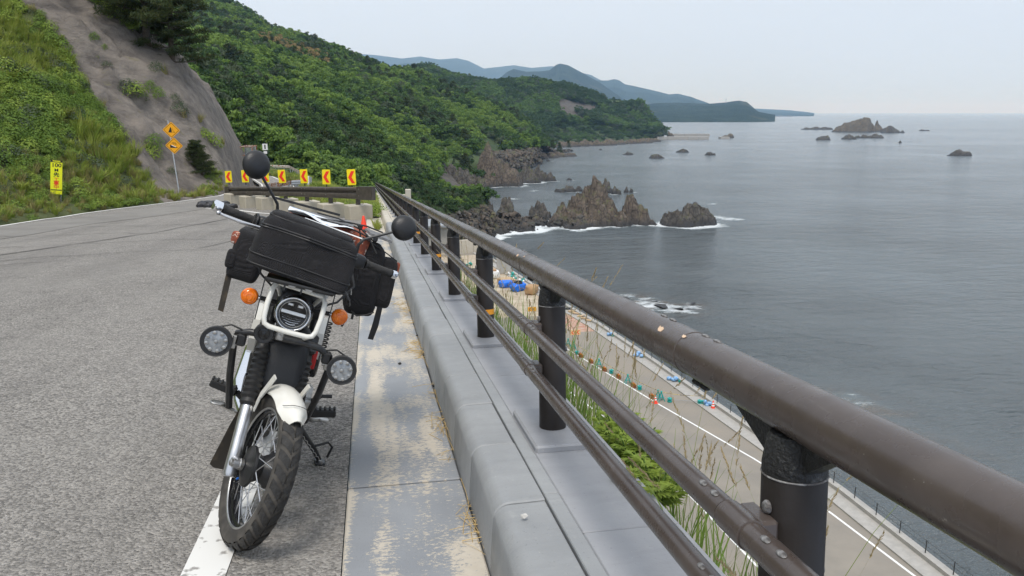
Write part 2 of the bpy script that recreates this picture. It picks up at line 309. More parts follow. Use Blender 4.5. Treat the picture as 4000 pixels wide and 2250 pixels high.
a.set(Base_Color=c, Roughness=a.rng(fm, 0, 1, .17, .85), IOR=1.47, Normal=nm)

# ---------------------------------------------------------------- mesh builder
def frame_of(ax, up=(0, 0, 1)):
    z = Vector(ax).normalized(); u = Vector(up)
    if abs(z.dot(u)) > .98: u = Vector((1, 0, 0))
    x = u.cross(z).normalized(); y = z.cross(x); return x, y, z
class MB:
    def __init__(s, xf=None): s.v = []; s.f = []; s.xf = xf
    def add(s, vs, fs):
        b = len(s.v); s.v += [tuple(q) for q in vs]; s.f += [tuple(i + b for i in f) for f in fs]; return s
    def box(s, c, size, R=None, ch=0.):
        hx, hy, hz = (x / 2 for x in size); R = R or Matrix.Identity(3); c = Vector(c); vs = []; fs = []
        if ch <= 0:
            vs = [c + R @ Vector((sx * hx, sy * hy, sz * hz)) for sx in (-1, 1) for sy in (-1, 1) for sz in (-1, 1)]
            fs = [(0, 1, 3, 2), (4, 6, 7, 5), (0, 4, 5, 1), (2, 3, 7, 6), (0, 2, 6, 4), (1, 5, 7, 3)]
            return s.add(vs, fs)
        idx = {}
        for sx in (-1, 1):
            for sy in (-1, 1):
                for sz in (-1, 1):
                    for a in range(3):
                        q = [sx * (hx - ch), sy * (hy - ch), sz * (hz - ch)]; q[a] = (sx * hx, sy * hy, sz * hz)[a]
                        idx[(sx, sy, sz, a)] = len(vs); vs.append(c + R @ Vector(q))
        for a in range(3):
            b, d = (a + 1) % 3, (a + 2) % 3
            for sg in (-1, 1):
                def key(p, q):
                    t = [0, 0, 0]; t[a] = sg; t[b] = p; t[d] = q; return (*t, a)
                f = [idx[key(-1, -1)], idx[key(1, -1)], idx[key(1, 1)], idx[key(-1, 1)]]
                fs.append(f if sg > 0 else f[::-1])
            for p in (-1, 1):
                for q in (-1, 1):
                    def k2(t0, w):
                        t = [0, 0, 0]; t[a] = t0; t[b] = p; t[d] = q; return (*t, w)
                    f = [idx[k2(-1, b)], idx[k2(1, b)], idx[k2(1, d)], idx[k2(-1, d)]]
                    fs.append(f if p * q > 0 else f[::-1])
        for sx in (-1, 1):
            for sy in (-1, 1):
                for sz in (-1, 1):
                    f = [idx[(sx, sy, sz, 0)], idx[(sx, sy, sz, 1)], idx[(sx, sy, sz, 2)]]
                    fs.append(f if sx * sy * sz > 0 else f[::-1])
        return s.add(vs, fs)
    def tube(s, path, r, n=12, caps=True, flat=1.):
        P = [Vector(q) for q in path]; m = len(P); rs = r if isinstance(r, (list, tuple)) else [r] * m; vs = []; fs = []; px = None
        for i, q in enumerate(P):
            t = (P[min(i + 1, m - 1)] - P[max(i - 1, 0)]).normalized()
            if px is None: x, y, _ = frame_of(t)
            else:
                x = (px - t * px.dot(t)).normalized(); y = t.cross(x)
            px = x
            for k in range(n):
                a = 2 * PI * k / n; vs.append(q + (x * math.cos(a) + y * math.sin(a) * flat) * rs[i])
        for i in range(m - 1):
            for k in range(n): fs.append((i * n + k, i * n + (k + 1) % n, (i + 1) * n + (k + 1) % n, (i + 1) * n + k))
        if caps: fs += [tuple(range(n - 1, -1, -1)), tuple((m - 1) * n + k for k in range(n))]
        return s.add(vs, fs)
    def lathe(s, prof, o, ax, n=24, caps=True):
        x, y, z = frame_of(ax); o = Vector(o); vs = []; fs = []; m = len(prof)
        for rr, hh in prof:
            for k in range(n):
                a = 2 * PI * k / n; vs.append(o + z * hh + (x * math.cos(a) + y * math.sin(a)) * rr)
        for i in range(m - 1):
            for k in range(n): fs.append((i * n + k, i * n + (k + 1) % n, (i + 1) * n + (k + 1) % n, (i + 1) * n + k))
        if caps: fs += [tuple(range(n - 1, -1, -1)), tuple((m - 1) * n + k for k in range(n))]
        return s.add(vs, fs)
    def torus(s, c, ax, R, r, nu=40, nv=10, prof=None):
        x, y, z = frame_of(ax); c = Vector(c); vs = []; fs = []
        pr = prof or [(R + r * math.cos(2 * PI * j / nv), r * math.sin(2 * PI * j / nv)) for j in range(nv)]; nv = len(pr)
        for i in range(nu):
            a = 2 * PI * i / nu; d = x * math.cos(a) + y * math.sin(a)
            for rr, hh in pr: vs.append(c + d * rr + z * hh)
        for i in range(nu):
            for j in range(nv): fs.append((i * nv + j, ((i + 1) % nu) * nv + j, ((i + 1) % nu) * nv + (j + 1) % nv, i * nv + (j + 1) % nv))
        return s.add(vs, fs)
    def rbox(s, c, size, R=None, e=.35, nu=20, nv=12, fn=None):
        """rounded box (superellipsoid)"""
        R = R or Matrix.Identity(3); c = Vector(c); vs = []; fs = []
        sp = lambda w, q: math.copysign(abs(w) ** q, w)
        for i in range(nv + 1):
            b = -PI / 2 + PI * i / nv
            for j in range(nu):
                a = 2 * PI * j / nu
                q = Vector((sp(math.cos(b), e) * sp(math.cos(a), e) * size[0] / 2, sp(math.cos(b), e) * sp(math.sin(a), e) * size[1] / 2, sp(math.sin(b), e) * size[2] / 2))
                if fn: q = fn(q)
                vs.append(c + R @ q)
        for i in range(nv):
            for j in range(nu): fs.append((i * nu + j, i * nu + (j + 1) % nu, (i + 1) * nu + (j + 1) % nu, (i + 1) * nu + j))
        return s.add(vs, fs)
    def prism(s, poly, o, u, w, nrm, t):
        """flat polygon (2D points along u, w) given thickness t along nrm"""
        o, u, w, nrm = Vector(o), Vector(u), Vector(w), Vector(nrm); n = len(poly)
        vs = [o + u * a + w * b for a, b in poly] + [o + u * a + w * b + nrm * t for a, b in poly]
        fs = [tuple(range(n - 1, -1, -1)), tuple(range(n, 2 * n))] + [(i, (i + 1) % n, n + (i + 1) % n, n + i) for i in range(n)]
        return s.add(vs, fs)
    def sheet(s, P):
        m, n = len(P), len(P[0]); vs = [q for row in P for q in row]
        return s.add(vs, [(i * n + j, i * n + j + 1, (i + 1) * n + j + 1, (i + 1) * n + j) for i in range(m - 1) for j in range(n - 1)])
    def mesh(s, name):
        me = bpy.data.meshes.new(name); vs = [s.xf(Vector(q)) for q in s.v] if s.xf else s.v
        me.from_pydata([tuple(q) for q in vs], [], s.f); me.validate(); return me
    def build(s, name, m, parent=None, ang=40):
        me = s.mesh(name); return link(name, me, m, parent, ang)
def link(name, me, m, parent=None, ang=40):
    if m is not None and not me.materials: me.materials.append(MATS[m])
    if ang:
        me.shade_smooth()
        if ang < 180: me.set_sharp_from_angle(angle=math.radians(ang))
    bm = bmesh.new(); bm.from_mesh(me); bmesh.ops.recalc_face_normals(bm, faces=bm.faces) if len(bm.faces) < 60000 else None; bm.to_mesh(me); bm.free()
    o = bpy.data.objects.new(name, me); COL.objects.link(o)
    if parent is not None: o.parent = parent
    return o
def inst(name, me, parent=None, mw=None):
    o = bpy.data.objects.new(name, me); COL.objects.link(o)
    if parent is not None: o.parent = parent
    if mw is not None: o.matrix_basis = mw
    return o
def tag(o, label=None, cat=None, group=None, kind=None):
    if label: o['label'] = label
    if cat: o['category'] = cat
    if group: o['group'] = group
    if kind: o['kind'] = kind
    return o
def thing(name, label, cat, group=None, loc=(0, 0, 0), mw=None):
    o = bpy.data.objects.new(name, None); COL.objects.link(o); o.empty_display_size = .1
    if mw is not None: o.matrix_world = mw
    else: o.location = loc
    return tag(o, label, cat, group)
def copy_tree(o, parent=None):
    c = o.copy(); COL.objects.link(c)
    if parent is not None: c.parent = parent
    for ch in list(o.children): copy_tree(ch, c)
    return c
def npmesh(name, V, F, smooth=True):
    me = bpy.data.meshes.new(name); V = np.asarray(V, np.float32); F = np.asarray(F, np.int32); k = F.shape[1]
    me.vertices.add(len(V)); me.vertices.foreach_set('co', V.ravel()); me.loops.add(F.size); me.loops.foreach_set('vertex_index', F.ravel())
    me.polygons.add(len(F)); me.polygons.foreach_set('loop_start', np.arange(0, F.size, k, dtype=np.int32)); me.polygons.foreach_set('loop_total', np.full(len(F), k, np.int32))
    me.update(calc_edges=True); me.validate()
    if smooth: me.shade_smooth()
    return me
def attr(me, name, data, dom='POINT', typ='FLOAT'):
    a = me.attributes.new(name, typ, dom); a.data.foreach_set('value' if typ in ('FLOAT', 'INT') else 'vector', np.asarray(data, np.int32 if typ == 'INT' else np.float32).ravel())
def gridfaces(m, n):
    i = np.arange(m - 1)[:, None] * n + np.arange(n - 1)[None, :]
    return np.stack([i, i + 1, i + n + 1, i + n], -1).reshape(-1, 4)
def plain(name, me, m, parent=None):
    me.materials.append(MATS[m]); o = bpy.data.objects.new(name, me); COL.objects.link(o)
    if parent is not None: o.parent = parent
    return o

# scatter of prototypes for what nobody could count (one object, geometry nodes)
def scatter(name, protos, pts, rot, scl, idx, label, cat):
    pc = bpy.data.collections.new(name + '_kinds')
    for i, q in enumerate(protos):
        ob = bpy.data.objects.new('%s_kind_%02d' % (name, i), q); pc.objects.link(ob)
    me = bpy.data.meshes.new(name); me.vertices.add(len(pts)); me.vertices.foreach_set('co', np.asarray(pts, np.float32).ravel())
    attr(me, 'rot', rot, typ='FLOAT_VECTOR'); attr(me, 'scl', scl, typ='FLOAT_VECTOR'); attr(me, 'idx', idx, typ='INT')
    o = bpy.data.objects.new(name, me); COL.objects.link(o)
    g = bpy.data.node_groups.new(name, 'GeometryNodeTree')
    g.interface.new_socket('Geometry', in_out='INPUT', socket_type='NodeSocketGeometry'); g.interface.new_socket('Geometry', in_out='OUTPUT', socket_type='NodeSocketGeometry')
    N = g.nodes.new; gi = N('NodeGroupInput'); go = N('NodeGroupOutput'); ip = N('GeometryNodeInstanceOnPoints'); ci = N('GeometryNodeCollectionInfo')
    ci.inputs['Collection'].default_value = pc; ci.inputs['Separate Children'].default_value = True; ci.inputs['Reset Children'].default_value = True
    ip.inputs['Pick Instance'].default_value = True
    def na(nm, dt):
        x = N('GeometryNodeInputNamedAttribute'); x.data_type = dt; x.inputs['Name'].default_value = nm; return x.outputs['Attribute']
    gl = g.links.new; er = N('FunctionNodeEulerToRotation')
    gl(gi.outputs[0], ip.inputs['Points']); gl(ci.outputs[0], ip.inputs['Instance']); gl(na('idx', 'INT'), ip.inputs['Instance Index'])
    gl(na('rot', 'FLOAT_VECTOR'), er.inputs[0]); gl(er.outputs[0], ip.inputs['Rotation']); gl(na('scl', 'FLOAT_VECTOR'), ip.inputs['Scale']); gl(ip.outputs[0], go.inputs[0])
    md = o.modifiers.new('scatter', 'NODES'); md.node_group = g
    return tag(o, label, cat, kind='stuff')

# ================================================================ LARGE STRUCTURE
def zr(x, y):
    g = np.interp(y, [-20, 22, 30, 46, 60, 72, 100, 140], [0, 0, .11, .77, .33, .60, 2.6, 5.5])
    return EYE - EYEH - SLOPE * y + g * sstep(.8, 3.5, -x)
SA = math.atan(SLOPE); CS = math.cos(SA)
RF = Matrix(((1, 0, 0, 0), (0, math.cos(SA), math.sin(SA), 0), (0, -math.sin(SA), math.cos(SA), EYE - EYEH), (0, 0, 0, 1)))   # road frame
LEFT = np.array([(-11.6, -12), (-11.5, 15), (-11.3, 26), (-11.3, 29), (-10.9, 31.6), (-10.2, 33.9), (-9.25, 36.4), (-8.45, 38.6), (-7.7, 41.5), (-7.5, 45), (-7.8, 50), (-8.1, 57), (-8.8, 66), (-10.4, 77), (-13, 88), (-20, 97), (-36, 103)])
RIGHT = np.array([(-.149, -12), (-.149, 15), (-.149, 22), (-.149, 24.6), (-.149, 26.2), (-1.6, 28.8), (-3.4, 31.8), (-4.6, 34.8), (-4.2, 39), (-3.6, 45), (-3.2, 50), (-3.4, 57), (-4.8, 66), (-7.4, 77), (-10.2, 88), (-15, 97), (-36, 109)])
def dense(P, n):
    P = np.asarray(P, float); t = np.linspace(0, len(P) - 1, n); i = np.arange(len(P)); return np.stack([np.interp(t, i, P[:, k]) for k in range(P.shape[1])], 1)
nl, nw = 240, 34
LD, RD = dense(LEFT, nl), dense(RIGHT, nl)
w = np.linspace(0, 1, nw)
XY = LD[:, None, :] * (1 - w)[None, :, None] + RD[:, None, :] * w[None, :, None]
V = np.concatenate([XY, zr(XY[..., 0], XY[..., 1])[..., None]], -1).reshape(-1, 3)
road = tag(plain('road', npmesh('road', V, gridfaces(nl, nw)), 'asphalt'), kind='structure')
def ribbon(name, pts, wid, m, lift=.004, parent=None, n=80):
    P = dense(pts, n); T = np.gradient(P, axis=0); T /= np.linalg.norm(T, axis=1)[:, None]; N = np.stack([-T[:, 1], T[:, 0]], 1)
    Q = np.stack([P - N * wid / 2, P, P + N * wid / 2], 1); Z = zr(Q[..., 0], Q[..., 1]) + lift
    return plain(name, npmesh(name, np.concatenate([Q, Z[..., None]], -1).reshape(-1, 3), gridfaces(n, 3)), m, parent)
ribbon('road_line', [(-.605, -6), (-.605, 3), (-.61, 12), (-.63, 18), (-.68, 21.4), (-.78, 22.4)], .15, 'white_paint_worn', .005, road)
ribbon('road_line', [(-.76, 22.5), (-1.1, 23.9), (-3.6, 29.2), (-5.3, 31.8), (-6.65, 33.1)], .17, 'white_paint_worn', .014, road)
ribbon('road_line', [(-.66, 21.6), (-1.1, 23.5), (-.92, 22.4)], .10, 'white_paint_worn', .009, road)
ribbon('road_line', LEFT[1:11] + np.array([.12, 0]), .15, 'white_paint_worn', .014, road)
ribbon('road_line', RIGHT[9:16] + np.array([-.25, 0]), .16, 'white_paint_worn', .02, road)
ribbon('road_line', LEFT[10:16] + np.array([.25, 0]), .14, 'white_paint_worn', .02, road)
# darker resurfaced lane of the main road and its seams
ribbon('asphalt_patch', [(-10.6, -8), (-10.4, 16), (-9.9, 26), (-8.6, 31), (-7.4, 34), (-6.6, 37), (-5.9, 42), (-5.6, 50)], 2.6, 'asphalt_old', .008, road)
mat('crack', (.075, .07, .066), .9)
def crack(pts, wid=.03):
    P = dense(pts, 60); P = P + np.stack([np.zeros(60), (vnoise(np.stack([P[:, 0] * 1.7, P[:, 1] * .6, P[:, 0] * 0], 1), 5) - .5) * .7], 1)
    T = np.gradient(P, axis=0); T /= np.linalg.norm(T, axis=1)[:, None]; N = np.stack([-T[:, 1], T[:, 0]], 1)
    ww = (wid * (.4 + vnoise(np.stack([P[:, 0] * 3, P[:, 1], P[:, 0] * 0], 1), 9)))[:, None] / 2
    Q = np.stack([P - N * ww, P + N * ww], 1); Z = zr(Q[..., 0], Q[..., 1]) + .012
    plain('asphalt_crack', npmesh('asphalt_crack', np.concatenate([Q, Z[..., None]], -1).reshape(-1, 3), gridfaces(60, 2)), 'crack', road)
crack([(-11.6, 16.5), (-8, 17.5), (-5, 18.6), (-1.2, 18.2)], .035); crack([(-9.4, 13.8), (-7, 15.5), (-6, 19.5), (-5.4, 23), (-4.6, 27.5)], .05); crack([(-11.8, 21), (-8, 21.6), (-4, 21.2), (-.7, 21.9)], .04)
crack([(-6.4, 14.5), (-4.4, 15.6), (-2.6, 15.3), (-.8, 15.7)], .028); crack([(-8.4, 24.5), (-5, 24.2), (-2, 25.2)], .045); crack([(-3.4, 16), (-2.6, 19.5), (-1.6, 21.6)], .03); crack([(-10.6, 11.5), (-7.6, 12.1), (-5.2, 14.2)], .03)

# gutter slabs (road frame)
gutter = tag(thing('gutter', None, None, mw=RF), kind='structure')
ys = [-6, -2.9, 3.11, 8.9, 14.4, 19.3]
for y0, y1 in zip(ys[:-1], ys[1:]):
    MB().box((.0985, (y0 + y1) / 2, -.045), (.487, y1 - y0 - .022, .10), ch=.006).build('gutter_slab', 'gutter_paint', gutter, 30)
for y0 in np.arange(19.3, 62, 4.0): MB().box((.0985, y0 + 2, -.045), (.487, 3.985, .10), ch=.006).build('gutter_slab', 'cream_concrete', gutter, 30)
mat('joint_filler', (.012, .012, .013), .8, bump=.6, bscale=40)
MB().box((.0985, 20, -.085), (.49, 60, .15)).build('joint_filler', 'joint_filler', gutter, 0)
# kerb blocks
kerb = tag(thing('kerb', None, None, mw=RF), kind='structure')
def kerb_mesh(name, ln, m):
    pr = [(.347, -.05), (.350, .06), (.358, .160)] + [(.418 - .058 * math.cos(a), .180 + .058 * math.sin(a)) for a in np.linspace(.1, PI / 2, 8)] + [(.47, .2385), (.536, .240), (.540, .236), (.540, -.05)]
    b = MB(); n = len(pr); g = .005; vs = []
    for yy, ins in ((-ln / 2, g), (-ln / 2 + .005, 0), (ln / 2 - .005, 0), (ln / 2, g)):
        vs += [(x + ins * (.7 if x < .45 else 0), yy, z - (ins if z > .2 else 0)) for x, z in pr]
    fs = [(i * n + j, i * n + j + 1, (i + 1) * n + j + 1, (i + 1) * n + j) for i in range(3) for j in range(n - 1)] + [tuple(range(n)), tuple(range(4 * n - 1, 3 * n - 1, -1))]
    me = b.add(vs, fs).mesh(name); me.materials.append(MATS[m]); me.shade_smooth(); me.set_sharp_from_angle(angle=math.radians(35)); return me
km1 = kerb_mesh('kerb_block_grey', .566, 'kerb_grey'); km2 = kerb_mesh('kerb_block_cream', .592, 'cream_concrete')
y = 2.29 - .574 * 6 + .287
while y < 19.4:
    inst('kerb_block', km1, kerb, Matrix.Translation((rnd.uniform(-.003, .003), y, rnd.uniform(-.002, .002)))); y += .574
y += .015
while y < 62: inst('kerb_block', km2, kerb, Matrix.Translation((rnd.uniform(-.004, .004), y, rnd.uniform(-.004, .004)))); y += .6
# plinth slabs, flashing strips
plinth = tag(thing('plinth', None, None, mw=RF), kind='structure')
js = [-2.0, .12, 2.03, 3.93, 5.83] + [5.83 + 2 * i for i in range(1, 29)]
for i, (y0, y1) in enumerate(zip(js[:-1], js[1:])):
    cm = 'slab_grey' if y0 < 18.5 else 'cream_concrete'
    MB().box((.752, (y0 + y1) / 2, -.36), (.312, y1 - y0 - .006, 1.2), ch=.004).build('plinth_slab', cm, plinth, 30)
    MB().box((.568, (y0 + y1) / 2 + .3, .215), (.050, y1 - y0 - .005, .058), ch=.003).build('flashing_strip', 'kerb_grey' if y0 < 18.5 else cm, plinth, 30)
MB().box((.60, 30, -.62), (.5, 70, 1.1)).build('footing', 'grey_concrete', plinth, 0)

# guard rail: one long thing; every post, rail length, clamp and bolt is a part
rail = thing('guard_rail', 'long dark brown guard rail with round posts and three pipes on grey plinth', 'guard rail', mw=RF)
POST_Y = [-.9, 1.085] + [2.95 + 1.92 * i for i in range(47)]
PX = .722; TZ = .905; MX = .620; MZ = .700; LZ = .528
# shared meshes
def shared(b, name, m, ang=40):
    me = b.mesh(name); me.materials.append(MATS[m]); me.shade_smooth(); me.set_sharp_from_angle(angle=math.radians(ang))
    bm = bmesh.new(); bm.from_mesh(me); bmesh.ops.recalc_face_normals(bm, faces=bm.faces); bm.to_mesh(me); bm.free(); return me
m_post = shared(MB().lathe([(.0565, 0), (.0565, .523), (.054, .527)], (0, 0, .262), (0, 0, 1), 28), 'post', 'post_brown')
m_plate = shared(MB().box((.0, 0, .250), (.285, .50, .034), ch=.008), 'base_plate', 'slab_grey', 30)
b = MB().lathe([(.0555, .790), (.0565, .793), (.0565, .808), (.050, .848), (.044, .862)], (0, 0, 0), (0, 0, 1), 28)
b.prism([(-.14, .878), (.20, .878), (.20, .857), (.06, .797), (-.040, .797), (-.14, .862)], (-.016, 0, 0), (0, 1, 0), (0, 0, 1), (1, 0, 0), .032)
m_cap = shared(b, 'post_cap', 'cast_black')
m_lip = shared(MB().torus((0, 0, .7885), (0, 0, 1), .0562, .0020, 28, 6), 'seal_ring', 'zinc')
m_bolt = shared(MB().lathe([(.012, 0), (.012, .004), (.009, .008), (.003, .0095)], (0, 0, 0), (0, 0, 1), 12), 'bolt', 'zinc')
m_clamp = shared(MB().lathe([(.0262, -.045), (.0285, -.044), (.0285, .044), (.0262, .045)], (0, 0, 0), (0, 1, 0), 24).box((.034, 0, .0), (.036, .088, .044), ch=.006), 'clamp', 'rail_brown')
m_nut = shared(MB().box((0, 0, 0), (.018, .03, .012), ch=.004), 'under_bolt', 'cast_black')
m_sleeve = shared(MB().lathe([(.050, -.062), (.0515, -.061), (.0515, .061), (.050, .062)], (0, 0, 0), (0, 1, 0), 36), 'sleeve', 'rail_brown')
m_slug = shared(MB().rbox((0, 0, 0), (.015, .032, .006), e=.9, nu=12, nv=6), 'rail_bolt', 'zinc', 60)
mat('chipped_primer', (.72, .52, .36), .8)
m_chip = shared(MB().prism([(-.006, -.012), (.004, -.016), (.008, -.004), (.005, .006), (.008, .014), (-.002, .012), (-.007, .003)], (0, 0, 0), (1, 0, 0), (0, 1, 0), (0, 0, 1), .0012), 'paint_chip', 'chipped_primer', 20)
m_tape = shared(MB().lathe([(.0572, 0), (.0572, .035)], (0, 0, .42), (0, 0, 1), 28, caps=False), 'warning_band', 'orange_tape')
m_top = shared(MB().lathe([(.0495, 0), (.0500, .002), (.0500, 1.0), (.0495, 1.0)], (0, 0, 0), (0, 1, 0), 40), 'top_rail', 'rail_brown')
m_low = shared(MB().lathe([(.0255, 0), (.0255, 1.0)], (0, 0, 0), (0, 1, 0), 24), 'lower_rail', 'rail_brown')
T_ = Matrix.Translation
def seg(me, name, x, z, y0, y1): inst(name, me, rail, T_((x, y0, z)) @ Matrix.Diagonal((1, y1 - y0, 1, 1)))
for i, y in enumerate(POST_Y):
    near = y < 12
    inst('post', m_post, rail, T_((PX, y, 0))); inst('base_plate', m_plate, rail, T_((.742, y + .02, 0)))
    cp = inst('post_cap', m_cap, rail, T_((PX, y, 0)))
    if near: inst('seal_ring', m_lip, cp)
    y1 = POST_Y[i + 1] if i + 1 < len(POST_Y) else y + .6
    jy = y + .50 if y > 0 else y + .45
    jn = (y1 + .50) if i + 1 < len(POST_Y) else y1
    seg(m_top, 'top_rail', PX, TZ, jy + .0, jn - .003)
    sl = inst('sleeve', m_sleeve, rail, T_((PX, jy, TZ)))
    for x_, z_ in ((MX, MZ), (MX, LZ)):
        seg(m_low, 'lower_rail', x_, z_, y + .05, y1 + .046)
        cl = inst('clamp', m_clamp, rail, T_((x_, y, z_)))
        if near:
            for dy in (-.155, -.105, .085, .135):
                for an in (-.35,): inst('rail_bolt', m_slug, cl, T_((math.sin(an) * .0255, dy, math.cos(an) * .0265)) @ Matrix.Rotation(an, 4, 'Y') @ Matrix.Scale(.85, 4))
            for dy in (-.13, .11): inst('under_bolt', m_nut, cl, T_((.004, dy, -.028)))
    if near:
        for dy in (-.16, -.10, .10, .16): inst('rail_bolt', m_slug, sl, T_((.010 if dy < 0 else .014, dy, .0495)) @ Matrix.Rotation(.22, 4, 'Y'))
        for dy in (-.15, -.11): inst('under_bolt', m_nut, sl, T_((-.012, dy, -.054)))
        inst('bolt', m_bolt, rail, T_((PX - .055, y - .012, .735)) @ Matrix.Rotation(-PI / 2, 4, 'Y')); inst('bolt', m_bolt, rail, T_((PX + .055, y, .60)) @ Matrix.Rotation(PI / 2, 4, 'Y'))
    if 0 < y < 4: inst('paint_chip', m_chip, sl, T_((-.036, .058, .0365)) @ Matrix.Rotation(-.78, 4, 'Y')); inst('paint_chip', m_chip, sl, T_((-.028, -.066, .043)) @ Matrix.Rotation(-.6, 4, 'Y') @ Matrix.Scale(.6, 4))
    if i in (3, 5, 7): inst('warning_band', m_tape, rail, T_((PX, y, 0)))
# low wall that closes the old road at the far end of the rail
wall = thing('end_wall', 'low pale concrete wall with raised end pillar behind the far end of the rail', 'wall')
MB().box((-.2, 62.9, 20.95), (2.6, .35, 1.25), ch=.02).build('wall_panel', 'cream_concrete', wall, 30)
MB().box((1.95, 62.75, 20.9), (1.7, .35, 1.3), ch=.02).build('wall_panel', 'cream_concrete', wall, 30)
MB().box((3.02, 62.65, 21.0), (.44, .42, 1.95), ch=.02).build('pillar', 'cream_concrete', wall, 30)

# ---------------------------------------------------------------- hillside left of the road: grass bank and cut rock nose
FOOT = np.array([(-12.0, -30), (-11.9, 15), (-11.7, 26), (-11.7, 29), (-11.3, 31.6), (-10.6, 34), (-9.65, 36.6), (-8.85, 38.8), (-8.1, 41.6), (-7.9, 45), (-8.0, 49), (-8.2, 54), (-8.7, 60), (-9.5, 68), (-11.4, 78), (-14.5, 88), (-22, 98), (-40, 106)])
GB = np.array([(-9.4, 38.0), (-11.5, 41.5), (-14.2, 44.8), (-20, 50), (-25, 53.8), (-50, 67)])     # grass / rock limit
def foot_dist(x, y):
    best = np.full(x.shape, 1e9); sgn = np.ones(x.shape); fz = np.zeros(x.shape)
    for (ax, ay), (bx, by) in zip(FOOT[:-1], FOOT[1:]):
        dx, dy = bx - ax, by - ay; t = np.clip(((x - ax) * dx + (y - ay) * dy) / (dx * dx + dy * dy), 0, 1)
        cx, cy = ax + t * dx, ay + t * dy; d = np.hypot(x - cx, y - cy); s = np.sign(dx * (y - cy) - dy * (x - cx))
        m = d < best; best = np.where(m, d, best); sgn = np.where(m & (s != 0), s, sgn); fz = np.where(m, zr(np.full(x.shape, -6.), cy), fz)
    return best * sgn, fz
def rockiness(x, y): return sstep(-.6, .9, y - np.interp(-x, -GB[:, 0], GB[:, 1]) + 1.6 * (vnoise(np.stack([x * .5, y * .5, x * 0], -1).reshape(-1, 3), 3).reshape(x.shape) - .5))
def hill_z(x, y, detail=True):
    d, fz = foot_dist(x, y); rk = rockiness(x, y)
    dd = np.maximum(d, 0)
    z = fz + np.where(dd < 1.2, dd * .35, .42 + (dd - 1.2) * .84) + sstep(43.5, 53, y) * np.interp(dd, [0, .8, 2, 3.6, 6, 14, 25, 60], [0, 3.4, 5.1, 5.8, 5.1, 3.4, 1.6, 0])
    P = np.stack([x, y, z], -1).reshape(-1, 3)
    amp = sstep(.3, 4, dd)
    z = z + amp * ((fbm(P * .09, 4, 21).reshape(x.shape) - .47) * 2.6)
    if detail:
        S_ = np.stack([x * .16 + z * .12, y * .55, z * .16], -1).reshape(-1, 3)
        z = z + amp * rk * ((fbm(S_, 5, 31, True).reshape(x.shape) - .5) * 2.3 + (fbm(P * .55, 5, 41, True).reshape(x.shape) - .5) * 1.5 + (cells(P * np.array([.5, .9, .5]), 43)[2].reshape(x.shape) - .5) * .55)
        z = z + amp * (1 - rk) * (fbm(P * .5, 3, 51).reshape(x.shape) - .47) * .6
    z = z - np.minimum(1.3, .55 * dd) * np.exp(-((x + 9.6) ** 2 / 4.5 + (y - 42.2) ** 2 / 5.))
    return np.where(d < 0, zr(x, y) - .25 - np.minimum(-d, 6) * .15, z)
gx = np.linspace(-62, -6.5, 230); gy = np.linspace(-4, 104, 380); X, Y = np.meshgrid(gx, gy)
Zh = hill_z(X, Y); me = npmesh('hillside', np.stack([X, Y, Zh], -1).reshape(-1, 3), gridfaces(len(gy), len(gx))); RK = rockiness(X, Y); attr(me, 'rock', RK.ravel())
tag(plain('hillside', me, 'cut_slope'), kind='structure')

# ---------------------------------------------------------------- forested hills, lofted through surveyed control points (picture x, y, depth)
def loft(rows, n, m, amp, fs, seed, drop=True, back=True):
    R = [np.array([atd(*c) for c in dense(r, m)]) for r in rows]
    if back:                                                       # far side of the ridge
        top = R[-1]; prev = R[-2]; out = top - prev; out[:, 2] = 0; out /= np.linalg.norm(out, axis=1)[:, None] + 1e-9
        sz = np.linalg.norm(top - prev, axis=1).mean(); R.append(top + out * sz * .5 + np.array([0, 0, -.12 * sz])); R.append(top + out * sz * 1.3 + np.array([0, 0, -.6 * sz]))
    if drop:
        f = R[0]; t = f - R[1]; t[:, 2] = 0; t /= np.linalg.norm(t, axis=1)[:, None] + 1e-9; R.insert(0, np.concatenate([f[:, :2] + t[:, :2] * 12, np.minimum(f[:, 2:] - 10, -2)], 1))
    G = np.array(R); q = len(G); t = np.linspace(0, q - 1, n); i = np.clip(t.astype(int), 0, q - 2); u = (t - i)[:, None, None]
    g = lambda k: G[np.clip(k, 0, q - 1)]
    p0, p1, p2, p3 = g(i - 1), g(i), g(i + 1), g(i + 2)
    S = .5 * (2 * p1 + (p2 - p0) * u + (2 * p0 - 5 * p1 + 4 * p2 - p3) * u ** 2 + (3 * p1 - p0 - 3 * p2 + p3) * u ** 3)
    P = S.reshape(-1, 3); dz = (fbm(P * np.array([fs, fs, 0]) + seed, 5, seed, True) - .5) * amp
    P[:, 2] += dz
    return P.reshape(n, m, 3)
L1 = loft([
    [(760, 770, 92), (900, 770, 92), (1010, 765, 92), (1150, 790, 92), (1310, 815, 95), (1470, 845, 102), (1640, 862, 128), (1790, 840, 160), (1905, 812, 182)],
    [(700, 590, 108), (850, 635, 108), (985, 655, 108), (1130, 664, 110), (1290, 690, 118), (1440, 720, 132), (1600, 775, 150), (1740, 800, 170), (1885, 790, 192)],
    [(640, 330, 110), (800, 430, 120), (960, 500, 130), (1110, 530, 145), (1270, 560, 160), (1420, 610, 180), (1560, 665, 200), (1680, 705, 216), (1790, 735, 228)],
    [(560, 180, 150), (760, 265, 165), (950, 345, 180), (1100, 395, 192), (1255, 425, 205), (1400, 480, 218), (1530, 555, 230), (1630, 612, 240), (1720, 640, 248)]], 110, 150, 5, .03, 3)
